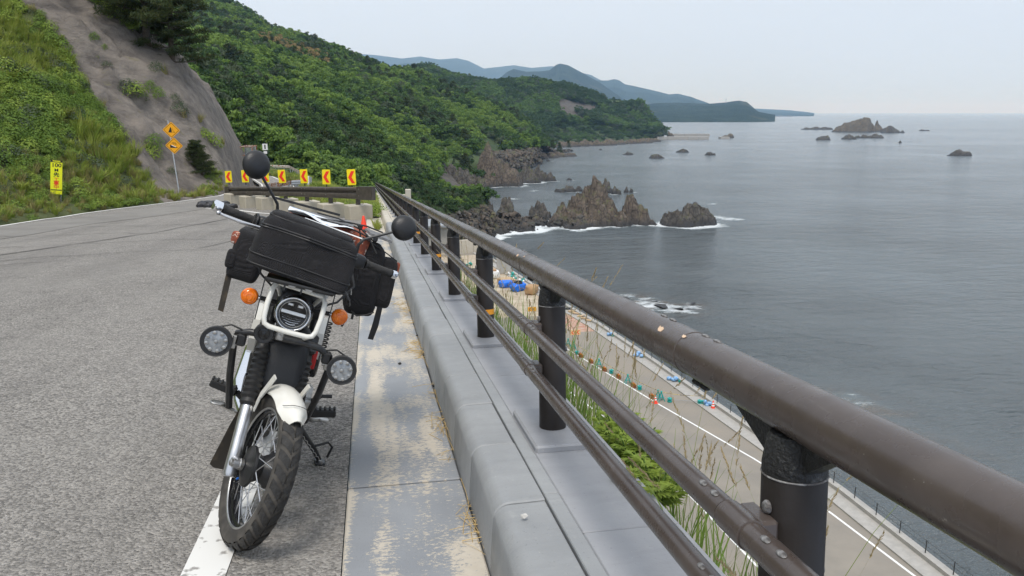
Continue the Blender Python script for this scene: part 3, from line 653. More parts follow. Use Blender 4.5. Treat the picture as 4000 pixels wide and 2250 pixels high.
L2 = loft([
    [(520, 380, 130), (700, 400, 150), (850, 450, 170), (960, 480, 190), (1050, 500, 210), (1130, 520, 225), (1220, 540, 240), (1320, 570, 252), (1410, 600, 262), (1500, 630, 270), (1590, 650, 276), (1670, 655, 280), (1760, 660, 285), (1850, 655, 300), (1940, 640, 330), (2030, 625, 370), (2110, 602, 440)],
    [(470, 220, 210), (640, 220, 230), (790, 215, 250), (900, 230, 265), (1000, 260, 280), (1090, 295, 290), (1190, 335, 298), (1300, 375, 306), (1400, 410, 314), (1500, 450, 322), (1600, 495, 330), (1690, 535, 335), (1775, 565, 340), (1860, 585, 350), (1930, 592, 370), (2020, 590, 410), (2100, 585, 452)],
    [(450, 136, 330), (600, 126, 360), (750, 116, 380), (860, 124, 395), (960, 151, 400), (1060, 197, 405), (1180, 237, 408), (1290, 274, 410), (1400, 314, 412), (1510, 347, 414), (1610, 377, 416), (1700, 427, 418), (1815, 462, 420), (1930, 512, 424), (2000, 547, 430), (2070, 572, 445), (2115, 586, 465)],
    [(430, 76, 480), (560, 38, 520), (720, 40, 560), (830, 36, 580), (950, 61, 580), (1060, 138, 560), (1180, 170, 550), (1280, 210, 545), (1400, 260, 540), (1520, 300, 535), (1617, 312, 530), (1703, 360, 520), (1829, 402, 510), (1955, 452, 500), (2031, 503, 495), (2090, 550, 490), (2132, 576, 486)]], 130, 220, 9, .016, 7)
bx = [1480, 1560, 1640, 1720, 1800, 1900, 1980, 2060, 2130, 2210, 2300, 2370, 2430, 2470, 2500, 2530, 2592]; by = [596, 592, 590, 588, 586, 582, 576, 568, 560, 552, 546, 543, 541, 539, 537, 536, 533.5]
L3 = loft([
    [(x, y, 26.3 * 3000 / (y - 440)) for x, y in zip(bx, by)],
    [(1480, 470, 600), (1560, 470, 610), (1640, 475, 620), (1720, 480, 630), (1800, 485, 640), (1900, 490, 655), (1970, 495, 680), (2050, 500, 700), (2125, 505, 730), (2210, 508, 770), (2300, 510, 800), (2370, 510, 820), (2430, 508, 840), (2468, 506, 860), (2500, 510, 880), (2530, 518, 890), (2585, 529, 900)],
    [(1480, 350, 740), (1560, 345, 750), (1640, 350, 760), (1720, 365, 770), (1800, 375, 780), (1890, 380, 790), (1960, 390, 800), (2030, 395, 810), (2110, 400, 830), (2200, 410, 850), (2300, 425, 880), (2375, 445, 900), (2440, 450, 910), (2480, 462, 915), (2506, 480, 920), (2535, 500, 925), (2580, 524, 930)],
    [(1480, 309, 900), (1560, 301, 900), (1617, 293, 900), (1673, 281, 900), (1753, 305, 900), (1880, 321, 900), (1930, 335, 895), (2006, 335, 890), (2107, 339, 895), (2208, 343, 910), (2309, 375, 930), (2370, 401, 945), (2440, 413, 950), (2496, 417, 952), (2520, 459, 955), (2548, 503, 958), (2580, 533, 960)]], 90, 200, 16, .008, 9)
def in_poly(px, py, poly):
    r = np.zeros(px.shape, bool); n = len(poly); j = n - 1
    for i in range(n):
        xi, yi = poly[i]; xj, yj = poly[j]
        r ^= ((yi > py) != (yj > py)) & (px < (xj - xi) * (py - yi) / (yj - yi + 1e-9) + xi); j = i
    return r
BARE3 = [(2160, 400), (2200, 385), (2250, 400), (2330, 410), (2350, 430), (2290, 448), (2250, 440), (2215, 470), (2190, 460)]; PATH3 = [(2215, 470), (2240, 440), (2262, 445), (2300, 476), (2230, 474)]; GRASS3 = [(2350, 386), (2420, 390), (2500, 394), (2480, 408), (2370, 404)]; LOW3 = [(2080, 520), (2200, 478), (2330, 485), (2430, 505), (2560, 530), (2560, 545), (2080, 590)]
GULLY2 = [(1650, 520), (1720, 560), (1860, 610), (1960, 600), (1990, 640), (1800, 668), (1700, 640), (1650, 590)]; LOWL1 = [(1480, 740), (1700, 700), (1760, 740), (1930, 800), (1930, 870), (1780, 880), (1480, 860)]
RUB1 = [(1500, 880), (1700, 850), (1790, 832), (1912, 800), (2100, 790), (2100, 1100), (1500, 1100)]; CONE2 = [(1820, 700), (1850, 570), (1890, 535), (1935, 545), (1985, 600), (2060, 640), (2060, 720)]; BEACH2 = [(1880, 606), (2000, 588), (2140, 566), (2320, 560), (2320, 660), (1880, 660)]
CLIFF1 = [(1690, 650), (1750, 625), (1850, 620), (1905, 650), (1915, 775), (1850, 752), (1760, 748), (1700, 710)]
ROADL1 = [(1000, 600), (1140, 640), (1215, 720), (1190, 790), (900, 790), (880, 600)]
def hill_obj(name, G, m, bare=(), grassy=()):
    P = G.reshape(-1, 3); v = P - CE; z = v @ FW; px = 2000 + 3000 * (v @ RV) / z; py = 1125 - 3000 * (v @ UV) / z
    me = npmesh(name, P, gridfaces(G.shape[0], G.shape[1])); f = np.zeros(len(P)); g = np.zeros(len(P))
    for q in bare: f = np.maximum(f, in_poly(px, py, q))
    for q in grassy: g = np.maximum(g, in_poly(px, py, q))
    attr(me, 'bare', f); attr(me, 'grassy', g)
    return tag(plain(name, me, m), kind='structure')
hill_obj('hill', L1, 'forest_floor', bare=[RUB1, CLIFF1], grassy=[LOWL1, ROADL1]); hill_obj('hill', L2, 'forest_floor', bare=[BEACH2], grassy=[GULLY2]); hill_obj('hill', L3, 'forest_floor', bare=[BARE3, PATH3], grassy=[GRASS3])
# far mountains
def mountain(name, crest, d, base_y, amp, seed, thick=.35):
    cr = dense(crest, 160); top = np.array([atd(x, y, d) for x, y in cr]); rows = []
    P0 = np.array([atd(x, max(base_y, 448), d * (1 - thick)) for x, y in cr]); P0[:, 2] = -3
    for t in np.linspace(0, 1, 26): rows.append(P0 * (1 - t) + top * t + np.array([0, 0, 1]) * (math.sin(t * PI) * -.05 * np.maximum(top[:, 2:], 10)))
    out = top - P0; out[:, 2] = 0
    for t in (.35, .8): rows.append(top + out * t + np.array([0, 0, 1]) * (-t * np.maximum(top[:, 2:], 20)))
    G = np.array(rows); P = G.reshape(-1, 3); k = np.repeat(np.array([math.sin(min(1, t) * PI * .97) for t in np.linspace(0, 1, 26)] + [0, 0]), 160)
    P[:, 2] += (fbm(P * (1 / (amp * 9)) + seed, 5, seed, True) - .5) * amp * (.15 + k)
    return tag(plain(name, npmesh(name, P, gridfaces(28, 160)), 'far_forest'), kind='structure')
c3 = lambda *q: [(1400 + x / 1.98, 200 + y / 1.98) for x, y in q]; c2 = lambda *q: [(x * K, y * K) for x, y in q]
mountain('mountain', c3((-200, 20), (60, 30), (150, 38), (330, 62), (480, 45), (620, 65), (760, 55), (850, 75), (970, 135), (1200, 115), (1340, 135), (1500, 120), (1800, 190), (2000, 300)), 9500, 470, 120, 3)
mountain('mountain', c3((240, 110), (400, 98), (500, 120), (700, 170), (900, 240)), 6500, 470, 90, 5)
mountain('mountain', c3((1000, 290), (1090, 215), (1150, 165), (1200, 142), (1300, 162), (1400, 158), (1480, 148), (1530, 108), (1560, 99), (1620, 110), (1720, 160), (1850, 230), (2000, 330), (2100, 400), (2200, 470)), 4600, 470, 110, 8)
mountain('mountain', c3((1700, 260), (1850, 232), (1930, 232), (1980, 221), (2020, 232), (2060, 260), (2200, 290), (2330, 320), (2400, 340), (2470, 335), (2576, 362), (2700, 410), (2780, 470)), 6800, 462, 100, 12)
mountain('mountain', c2((1560, 285), (1640, 262), (1700, 260), (1780, 262), (1828, 258), (1860, 254), (1878, 257), (1891, 267), (1901, 276), (1910, 283), (1922, 288), (1940, 292), (1950, 294)), 3500, 458, 40, 15)
mountain('mountain', c2((1800, 276), (1890, 273), (1930, 275), (1985, 277), (2020, 281), (2048, 285)), 9000, 447, 30, 18)
mast = thing('radio_mast', 'thin far mast standing on the low headland across the bay', 'mast', loc=tuple(atd(1826 * K, 258 * K, 3450)))
MB().tube([(0, 0, -10), (0, 0, 21)], [1.1, .5], 6).build('mast_pole', 'galvanised', mast); MB().box((0, 0, 14), (5, 1, 1.2)).build('antenna', 'galvanised', mast)

# ---------------------------------------------------------------- sea
rr = np.concatenate([np.geomspace(22, 110, 60), np.linspace(111, 330, 240), np.geomspace(332, 60000, 130)]); aa = np.radians(np.linspace(-72, 72, 520)) + math.radians(18)
SX = rr[:, None] * np.sin(aa)[None, :]; SY = rr[:, None] * np.cos(aa)[None, :]
SEA_P = np.stack([SX, SY, SX * 0], -1).reshape(-1, 3)
FOAM = []      # (x, y, radius, strength) filled by the rocks
SHOAL = [(*onz(2480, 1185)[:2], 7, 1.), (*onz(2630, 1200)[:2], 6, 1.), (*onz(3300, 1600)[:2], 6, .8), (*onz(3500, 1780)[:2], 7, .8), (*onz(2400, 1240)[:2], 8, .7), (*onz(3650, 1830)[:2], 6, .7), (*onz(3800, 1950)[:2], 6, .6)]

# ---------------------------------------------------------------- ground between the road and the sea: embankment, lower road
EBX = lambda y: np.interp(y, [-20, 30, 54, 61, 80, 100, 130], [15.5, 15.5, 15.0, 13.6, 10.5, 8.5, 6])
yy = np.linspace(-8, 112, 150); tt = np.linspace(0, 1, 46); PP = []
for y0 in yy:
    zt = zr(1., y0) + .12; row = []
    for t in tt:
        x = .88 + (EBX(y0) - .88) * t; z = zt + (4.42 - zt) * (t ** .62 if t > 0 else 0); row.append((x, y0, z))
    PP.append(row)
PP = np.array(PP); q = PP.reshape(-1, 3); q[:, 2] += (fbm(q * .45, 4, 61) - .47) * 1.2 * np.tile(sstep(.03, .2, tt) * sstep(1., .9, tt), len(yy)); EMB = q.reshape(len(yy), len(tt), 3)
me = npmesh('embankment', q, gridfaces(len(yy), len(tt))); attr(me, 'grassy', np.ones(len(q))); attr(me, 'bare', np.zeros(len(q)))
tag(plain('embankment', me, 'forest_floor'), kind='structure')
LZW = 4.5
def flat(name, L_, R_, z, m, n=60, k=6, parent=None):
    A, B = dense(L_, n), dense(R_, n); w = np.linspace(0, 1, k); Q = A[:, None] * (1 - w)[None, :, None] + B[:, None] * w[None, :, None]
    return plain(name, npmesh(name, np.concatenate([Q, np.full(Q.shape[:2] + (1,), z)], -1).reshape(-1, 3), gridfaces(n, k)), m, parent)
SEAE = [(28.3, -10), (28.3, 32), (28.2, 40), (26.9, 54), (25.9, 66), (24.5, 80), (22.6, 92), (20.5, 108), (17.5, 131)]
lower = tag(flat('lower_road', [(12, -10), (12, 32), (12, 40), (11.5, 54), (11, 66), (9, 80), (7.5, 92), (6, 108), (3, 131)], SEAE, LZW, 'asphalt_lower', 80, 10), kind='structure')
CLINE = [(28.0, 18), (27.05, 31.2), (26.5, 38), (25.7, 45), (22.6, 57.2), (19.2, 72.4), (16.6, 86)]
ILINE = [(19.6, 30), (18.9, 44), (17.6, 54.2), (16.25, 60.8), (14.2, 70), (12, 82)]
def lrib(name, pts, wid, m, z):
    P = dense(pts, 60); T = np.gradient(P, axis=0); T /= np.linalg.norm(T, axis=1)[:, None]; N = np.stack([-T[:, 1], T[:, 0]], 1); Q = np.stack([P - N * wid / 2, P + N * wid / 2], 1)
    return plain(name, npmesh(name, np.concatenate([Q, np.full(Q.shape[:2] + (1,), z)], -1).reshape(-1, 3), gridfaces(60, 2)), m, lower)
flat('road_lane', [(19.7, 10), (19.3, 44), (17.8, 54.2), (16.4, 60.8), (14.3, 70), (12, 84)], [(28.0, 10), (25.6, 45), (22.5, 57.2), (20.9, 64), (19.1, 72.4), (16.6, 86)], LZW + .004, 'lane_lower', 50, 4, lower)
mat('white_line', (.76, .76, .74), .7)
lrib('road_line', CLINE, .16, 'white_line', LZW + .009); lrib('road_line', ILINE, .14, 'white_line', LZW + .009)
mat('red_deck', (.40, .20, .14), .85, col2=(.45, .33, .26), vscale=1.5)
flat('red_patch', [(21.2, 78.5), (20.6, 84), (20.2, 88)], [(24.3, 78.5), (23.6, 84), (23, 88)], LZW + .006, 'red_deck', 10, 4, lower)
mat('pale_deck', (.50, .43, .33), .9, col2=(.36, .29, .21), vscale=.7, vdet=6)
flat('pale_deck', [(8.2, 86), (6.6, 100), (4.5, 116), (3.2, 126)], [(22.8, 86), (21.2, 100), (18.4, 118), (17.4, 127)], LZW + .008, 'pale_deck', 30, 6, lower)
# sea kerb and its railing
E_ = dense(SEAE, 90); sk = MB()
for a_, b_ in zip(E_[:-1], E_[1:]):
    pass
T = np.gradient(E_, axis=0); T /= np.linalg.norm(T, axis=1)[:, None]; N = np.stack([T[:, 1], -T[:, 0]], 1)
def edge_sheet(o0, z0, o1, z1):
    return [[(*(p + n * o0), z0) for p, n in zip(E_, N)], [(*(p + n * o1), z1) for p, n in zip(E_, N)]]
prof = [(-.9, LZW - .02), (-.9, LZW + .10), (.15, LZW + .10), (.15, LZW + .35), (.6, LZW + .35), (.62, LZW - .4), (1.6, LZW - .9), (3.4, -.8)]
for (a0, b0), (a1, b1) in zip(prof[:-1], prof[1:]): sk.sheet(edge_sheet(a0, b0, a1, b1))
sk.build('sea_kerb', 'grey_concrete', lower, 30)
srail = thing('sea_railing', 'thin black railing along the seaward kerb of the lower road', 'railing')
s_len = np.concatenate([[0], np.cumsum(np.linalg.norm(np.diff(E_, axis=0), axis=1))])
mpost = shared(MB().tube([(0, 0, 0), (0, 0, .75)], .028, 8), 'railing_post', 'black_metal')
for s_ in np.arange(20, s_len[-1] - 22, 2.05):
    c_ = np.array([np.interp(s_, s_len, E_[:, k]) + .38 * np.interp(s_, s_len, N[:, k]) for k in (0, 1)]); inst('railing_post', mpost, srail, T_((c_[0], c_[1], LZW + .35)))
for hz in (.72, .42): MB().tube([(*(p + n * .38), LZW + .35 + hz) for p, n in zip(E_[6:74], N[6:74])], .010, 6).build('railing_wire', 'black_metal', srail)
# seawall at the end of the lower area
sw = thing('sea_wall', 'pale concrete sea wall closing the far end of the lower yard', 'wall')
for i in range(7):
    x0 = 4.5 + i * 2.1; MB().box((x0 + 1.04, 127.5 + i * .35, LZW + 1.0), (2.08, .5, 2.6), Matrix.Rotation(.16, 3, 'Z'), ch=.03).build('wall_panel', 'cream_concrete', sw, 30)
MB().box((19.6, 128.6, LZW + .4), (.6, 5, 2.4), ch=.04).build('wall_end', 'grey_concrete', sw, 30)
shed = thing('flat_roofed_shed', 'flat grey roofed concrete shed below the rail posts', 'shed')
so = atd(1715, 880, 112)
MB().box((so[0] - 1.0, so[1] + 3, so[2] - .1), (5.2, 7, .35), ch=.03).build('roof', 'galvanised', shed, 30); MB().box((so[0] - 1.0, so[1] + 3.3, so[2] - 2.2), (4.6, 6, 3.9), ch=.02).build('wall', 'grey_concrete', shed, 30)

def sample_grid(G, n, g):
    a_, b_, c_ = G[:-1, :-1], G[1:, :-1], G[:-1, 1:]; ar = np.linalg.norm(np.cross(b_ - a_, c_ - a_), axis=-1).ravel(); k = g.choice(ar.size, n, p=ar / ar.sum()); i, j = k // (G.shape[1] - 1), k % (G.shape[1] - 1); u, v = g.random(n)[:, None], g.random(n)[:, None]
    return G[i, j] * (1 - u) * (1 - v) + G[i + 1, j] * u * (1 - v) + G[i, j + 1] * (1 - u) * v + G[i + 1, j + 1] * u * v
# ================================================================ ROCKS IN THE SEA AND ON THE SHORE
def pk(x, y, d, r, asp=1.): q = atd(x * K, y * K, d); return (q[0], q[1], q[2], r * K / 3000 * d, asp)
def crag(name, peaks, m, label, cat='rock', seed=1, res=.5, blk=1.1, group=None, kind=None, pw=1.9, foam=5., fs=.5, low=-1.0, dip=.5):
    peaks = [(q[0], q[1], q[2], q[3] * 1.22) for q in peaks]; A = np.array([p[:4] for p in peaks]); x0, x1 = (A[:, 0] - A[:, 3] * 1.25).min() - 1, (A[:, 0] + A[:, 3] * 1.25).max() + 1; y0, y1 = (A[:, 1] - A[:, 3] * 1.25).min() - 1, (A[:, 1] + A[:, 3] * 1.25).max() + 1
    nx, ny = int((x1 - x0) / res) + 2, int((y1 - y0) / res) + 2; gx, gy = np.linspace(x0, x1, nx), np.linspace(y0, y1, ny); X, Y = np.meshgrid(gx, gy)
    P = np.stack([X, Y, X * 0], -1).reshape(-1, 3); sc = max(.6, A[:, 3].mean() * .5)
    wx = (fbm(P / sc + 3.3, 4, seed) - .47).reshape(X.shape) * sc * 1.35; wy = (fbm(P / sc + 9.1, 4, seed + 5) - .47).reshape(X.shape) * sc * 1.35
    Z = np.full(X.shape, low - .8)
    for px_, py_, h, r_, *_ in peaks:
        rho = np.hypot(X + wx - px_, Y + wy - py_) / r_
        Z = np.maximum(Z, np.where(rho < 1.25, (h + 1.4 - .03 * max(h, 2)) * (1 - np.minimum(rho, 1.3) ** pw) - 1.4, low - .8))
    Z0 = Z.copy(); hm_ = A[:, 2].max() + 1; up = sstep(low, low + 2.5, Z) * min(1., hm_ / 7)
    Q = np.stack([X * .9 + Z * dip, Y, Z], -1).reshape(-1, 3)
    for s_, am in ((4.6, 1.0), (2.2, 1.45), (1.05, 1.1), (.5, .5)):
        if s_ < res * .8: continue
        d1, d2, cv = cells(Q / (s_ * blk), seed + int(s_ * 10)); k = am * blk
        Z = Z + up * ((cv - .5) * 1.05 * k - np.clip(.18 - (d2 - d1), 0, .18) * 3.4 * k).reshape(X.shape)
    Z = Z + up * (fbm(Q * .8, 4, seed + 70, True).reshape(X.shape) - .5) * .5
    cap = Z0 + .35 + .25 * cells(Q / (1.6 * blk), seed + 90)[2].reshape(X.shape); Z = np.where(Z > cap, cap + (Z - cap) * .22, Z)
    F = gridfaces(ny, nx); zf = Z.ravel()[F].max(1); F = F[zf > low]
    us, inv = np.unique(F, return_inverse=True); V = np.stack([X, Y, Z], -1).reshape(-1, 3)[us]
    me = npmesh(name, V, inv.reshape(F.shape), False); o = plain(name, me, m); tag(o, label, cat, group, kind)
    for px_, py_, h, r_, *_ in peaks: FOAM.append((px_, py_, r_ * .92, foam, fs))
    return gx, gy, Z
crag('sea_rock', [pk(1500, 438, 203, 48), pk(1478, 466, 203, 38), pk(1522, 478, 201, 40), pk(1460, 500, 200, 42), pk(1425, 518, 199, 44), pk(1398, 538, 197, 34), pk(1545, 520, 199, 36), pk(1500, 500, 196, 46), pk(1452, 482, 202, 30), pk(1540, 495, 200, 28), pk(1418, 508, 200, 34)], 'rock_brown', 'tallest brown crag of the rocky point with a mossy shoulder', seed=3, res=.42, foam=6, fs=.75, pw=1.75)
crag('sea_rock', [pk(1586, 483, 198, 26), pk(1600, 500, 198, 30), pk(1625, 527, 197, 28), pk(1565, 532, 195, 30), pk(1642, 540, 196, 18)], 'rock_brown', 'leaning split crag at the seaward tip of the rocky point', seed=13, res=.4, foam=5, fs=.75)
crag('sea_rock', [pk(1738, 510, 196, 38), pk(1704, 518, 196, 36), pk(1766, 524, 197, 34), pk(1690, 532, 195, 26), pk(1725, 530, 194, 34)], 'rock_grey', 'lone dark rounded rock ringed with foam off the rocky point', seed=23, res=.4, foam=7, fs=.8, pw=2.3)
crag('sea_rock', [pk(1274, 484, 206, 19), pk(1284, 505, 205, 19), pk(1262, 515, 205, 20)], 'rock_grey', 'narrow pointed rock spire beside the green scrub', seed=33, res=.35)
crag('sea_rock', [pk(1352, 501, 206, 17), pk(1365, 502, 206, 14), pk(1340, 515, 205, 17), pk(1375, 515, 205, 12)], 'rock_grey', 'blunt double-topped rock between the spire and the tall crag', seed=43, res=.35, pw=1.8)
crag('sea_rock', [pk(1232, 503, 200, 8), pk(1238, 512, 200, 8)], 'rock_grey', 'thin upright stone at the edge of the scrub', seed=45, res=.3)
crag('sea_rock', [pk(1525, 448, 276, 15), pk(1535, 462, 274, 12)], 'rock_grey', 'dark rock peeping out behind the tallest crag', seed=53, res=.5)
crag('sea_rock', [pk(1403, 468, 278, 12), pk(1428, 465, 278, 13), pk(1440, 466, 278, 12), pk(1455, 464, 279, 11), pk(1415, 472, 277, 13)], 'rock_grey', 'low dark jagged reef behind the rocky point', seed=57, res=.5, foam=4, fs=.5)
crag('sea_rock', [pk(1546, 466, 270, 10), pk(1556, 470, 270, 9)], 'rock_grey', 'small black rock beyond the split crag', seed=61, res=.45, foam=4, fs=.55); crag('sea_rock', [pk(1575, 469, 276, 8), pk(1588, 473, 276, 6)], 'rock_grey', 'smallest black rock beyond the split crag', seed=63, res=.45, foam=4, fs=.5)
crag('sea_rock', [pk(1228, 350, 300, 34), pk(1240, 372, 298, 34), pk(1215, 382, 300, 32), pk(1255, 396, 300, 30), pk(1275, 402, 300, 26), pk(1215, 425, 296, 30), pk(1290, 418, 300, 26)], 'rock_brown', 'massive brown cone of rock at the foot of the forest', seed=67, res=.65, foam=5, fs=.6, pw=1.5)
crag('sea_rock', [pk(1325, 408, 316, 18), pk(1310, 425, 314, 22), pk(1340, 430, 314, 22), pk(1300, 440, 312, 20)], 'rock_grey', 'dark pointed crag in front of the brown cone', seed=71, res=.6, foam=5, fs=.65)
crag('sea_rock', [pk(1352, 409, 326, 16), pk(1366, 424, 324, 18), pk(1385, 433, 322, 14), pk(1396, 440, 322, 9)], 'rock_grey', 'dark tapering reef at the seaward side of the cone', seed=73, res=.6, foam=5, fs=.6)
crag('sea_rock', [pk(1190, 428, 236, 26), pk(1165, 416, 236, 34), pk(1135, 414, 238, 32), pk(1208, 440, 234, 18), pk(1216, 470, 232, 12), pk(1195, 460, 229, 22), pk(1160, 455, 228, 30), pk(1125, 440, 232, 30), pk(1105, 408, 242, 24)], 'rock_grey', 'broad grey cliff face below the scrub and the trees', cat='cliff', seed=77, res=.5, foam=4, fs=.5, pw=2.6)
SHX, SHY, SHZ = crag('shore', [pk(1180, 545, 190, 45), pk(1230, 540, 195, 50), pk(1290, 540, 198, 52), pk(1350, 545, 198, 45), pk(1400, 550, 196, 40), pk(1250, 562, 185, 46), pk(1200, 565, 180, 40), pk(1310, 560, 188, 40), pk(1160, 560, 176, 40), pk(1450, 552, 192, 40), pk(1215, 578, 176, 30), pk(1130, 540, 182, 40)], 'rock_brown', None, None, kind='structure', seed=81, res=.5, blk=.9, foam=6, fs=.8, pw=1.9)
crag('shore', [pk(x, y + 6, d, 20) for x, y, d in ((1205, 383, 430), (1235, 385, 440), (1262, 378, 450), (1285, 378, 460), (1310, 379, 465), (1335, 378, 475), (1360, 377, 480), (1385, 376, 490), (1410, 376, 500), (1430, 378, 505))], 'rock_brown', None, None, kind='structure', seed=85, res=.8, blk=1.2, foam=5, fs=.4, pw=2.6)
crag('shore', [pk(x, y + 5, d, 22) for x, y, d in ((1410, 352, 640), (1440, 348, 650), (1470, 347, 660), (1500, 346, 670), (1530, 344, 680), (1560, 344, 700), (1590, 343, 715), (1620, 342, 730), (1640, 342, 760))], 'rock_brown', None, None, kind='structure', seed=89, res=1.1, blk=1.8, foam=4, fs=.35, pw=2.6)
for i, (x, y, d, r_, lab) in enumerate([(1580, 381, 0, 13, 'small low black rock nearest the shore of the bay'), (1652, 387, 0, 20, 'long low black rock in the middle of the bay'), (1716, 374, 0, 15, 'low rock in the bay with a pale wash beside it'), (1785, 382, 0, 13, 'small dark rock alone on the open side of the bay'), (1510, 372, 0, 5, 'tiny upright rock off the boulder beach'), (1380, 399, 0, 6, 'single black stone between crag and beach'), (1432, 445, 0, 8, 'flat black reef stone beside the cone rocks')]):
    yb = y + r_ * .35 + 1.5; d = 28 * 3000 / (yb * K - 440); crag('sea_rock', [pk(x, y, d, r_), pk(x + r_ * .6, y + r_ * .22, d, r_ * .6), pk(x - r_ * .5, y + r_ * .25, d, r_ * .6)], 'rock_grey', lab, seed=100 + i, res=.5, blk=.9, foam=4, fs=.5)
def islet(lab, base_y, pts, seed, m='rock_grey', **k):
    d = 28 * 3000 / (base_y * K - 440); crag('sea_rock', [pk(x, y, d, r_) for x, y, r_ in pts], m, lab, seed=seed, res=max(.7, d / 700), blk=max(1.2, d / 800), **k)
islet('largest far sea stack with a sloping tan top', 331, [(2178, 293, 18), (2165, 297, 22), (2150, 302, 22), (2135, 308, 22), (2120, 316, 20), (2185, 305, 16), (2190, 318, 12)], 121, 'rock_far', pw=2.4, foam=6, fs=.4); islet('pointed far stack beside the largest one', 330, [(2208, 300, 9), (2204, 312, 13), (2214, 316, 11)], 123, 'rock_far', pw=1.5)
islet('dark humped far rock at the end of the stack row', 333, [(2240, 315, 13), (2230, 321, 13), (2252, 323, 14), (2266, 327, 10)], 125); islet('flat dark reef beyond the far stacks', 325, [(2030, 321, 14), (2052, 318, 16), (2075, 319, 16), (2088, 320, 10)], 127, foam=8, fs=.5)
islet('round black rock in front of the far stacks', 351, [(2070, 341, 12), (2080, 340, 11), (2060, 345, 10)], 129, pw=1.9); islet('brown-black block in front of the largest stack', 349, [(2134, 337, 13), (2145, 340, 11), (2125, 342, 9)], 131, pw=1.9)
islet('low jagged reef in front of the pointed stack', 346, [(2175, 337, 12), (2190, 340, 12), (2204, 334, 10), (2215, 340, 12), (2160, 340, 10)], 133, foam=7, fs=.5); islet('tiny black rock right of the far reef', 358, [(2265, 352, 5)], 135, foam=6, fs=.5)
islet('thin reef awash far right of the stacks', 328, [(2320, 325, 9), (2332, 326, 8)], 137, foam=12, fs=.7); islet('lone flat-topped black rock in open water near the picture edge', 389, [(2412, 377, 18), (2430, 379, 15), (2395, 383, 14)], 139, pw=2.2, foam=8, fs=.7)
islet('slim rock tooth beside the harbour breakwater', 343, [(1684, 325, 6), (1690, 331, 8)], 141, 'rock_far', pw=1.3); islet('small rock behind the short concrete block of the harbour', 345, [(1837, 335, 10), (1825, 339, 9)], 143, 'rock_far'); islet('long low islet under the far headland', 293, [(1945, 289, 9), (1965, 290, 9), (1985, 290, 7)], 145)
# boulders on the near shore
def hull(seed, n=15, sq=(1, .85, .65)):
    g = np.random.default_rng(seed); bm = bmesh.new()
    for q in g.normal(size=(n, 3)): q = q / np.linalg.norm(q) * g.uniform(.8, 1.1); bm.verts.new(q * np.array(sq))
    r_ = bmesh.ops.convex_hull(bm, input=bm.verts); bmesh.ops.delete(bm, geom=[e for e in r_['geom_interior'] if isinstance(e, bmesh.types.BMVert)], context='VERTS')
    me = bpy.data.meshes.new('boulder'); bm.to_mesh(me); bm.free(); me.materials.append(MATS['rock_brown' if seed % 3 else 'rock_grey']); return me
HULLS = [hull(300 + i, 12 + i % 5) for i in range(10)]
def shz(x, y):
    i = np.clip((np.asarray(x) - SHX[0]) / (SHX[1] - SHX[0]), 0, len(SHX) - 1.01).astype(int); j = np.clip((np.asarray(y) - SHY[0]) / (SHY[1] - SHY[0]), 0, len(SHY) - 1.01).astype(int); return SHZ[j, i]
cnt = 0; tries = 0; far_b = []
while cnt < 270 and tries < 6000:
    tries += 1; px_, py_ = rnd.uniform(1140, 1470) * K, rnd.uniform(525, 592) * K; q = onz(px_, py_, 1.2); z = float(shz(q[0], q[1]))
    if not (-.9 < z < 5): continue
    s_ = rnd.choice([.45, .6, .6, .8, .8, 1.0, 1.3, 1.8]) * (.7 if z < .3 else 1)
    o = inst('boulder', HULLS[cnt % 10], None, T_((q[0], q[1], z + .15 * s_)) @ Euler((rnd.uniform(-.5, .5), rnd.uniform(-.5, .5), rnd.uniform(0, 6.3))).to_matrix().to_4x4() @ Matrix.Scale(s_, 4))
    tag(o, 'angular brown boulder in the rubble shore of the rocky point', 'boulder', 'boulders of the rubble shore'); cnt += 1
    if z < .4: FOAM.append((q[0], q[1], s_, 2.5, .5))
pts = []; 
for (xa, xb, ya, yb, n) in ((1200, 1440, 378, 398, 900), (1390, 1650, 345, 366, 900), (1140, 1440, 520, 590, 1500)):
    for _ in range(n):
        px_, py_ = rnd.uniform(xa, xb) * K, rnd.uniform(ya, yb) * K; 
        if xa == 1390 and py_ > (366 - (px_ / K - 1390) * .075) * K: continue
        if xa == 1200 and py_ > (401 - abs(px_ / K - 1260) * .11) * K: continue
        if xa == 1140:
            q = onz(px_, py_, 1.2); z = float(shz(q[0], q[1]))
            if not (-.9 < z < 4): continue
            pts.append((q[0], q[1], z + .1, rnd.uniform(.25, .6)))
        else: q = onz(px_, py_, .3); pts.append((q[0], q[1], rnd.uniform(.0, .8), rnd.uniform(.7, 2.2) * (1.3 if xa == 1390 else 1)))
g = np.random.default_rng(91); Q = sample_grid(L1, 60000, g); v_ = Q - CE; zz = v_ @ FW; qx = 2000 + 3000 * (v_ @ RV) / zz; qy = 1125 - 3000 * (v_ @ UV) / zz; Q = Q[in_poly(qx, qy, RUB1) & (Q[:, 2] > -1.5) & (qx > 1640)][:1500]
for q in Q: pts.append((q[0], q[1], q[2] + .1, rnd.choice([.4, .5, .7, .9, 1.3])))
Q = sample_grid(L2, 60000, g); v_ = Q - CE; zz = v_ @ FW; qx = 2000 + 3000 * (v_ @ RV) / zz; qy = 1125 - 3000 * (v_ @ UV) / zz; Q = Q[in_poly(qx, qy, BEACH2) & (Q[:, 2] > -1.5)][:900]
for q in Q: pts.append((q[0], q[1], q[2] + .1, rnd.choice([.7, 1., 1.4, 2.])))
pts = np.array(pts); n = len(pts)
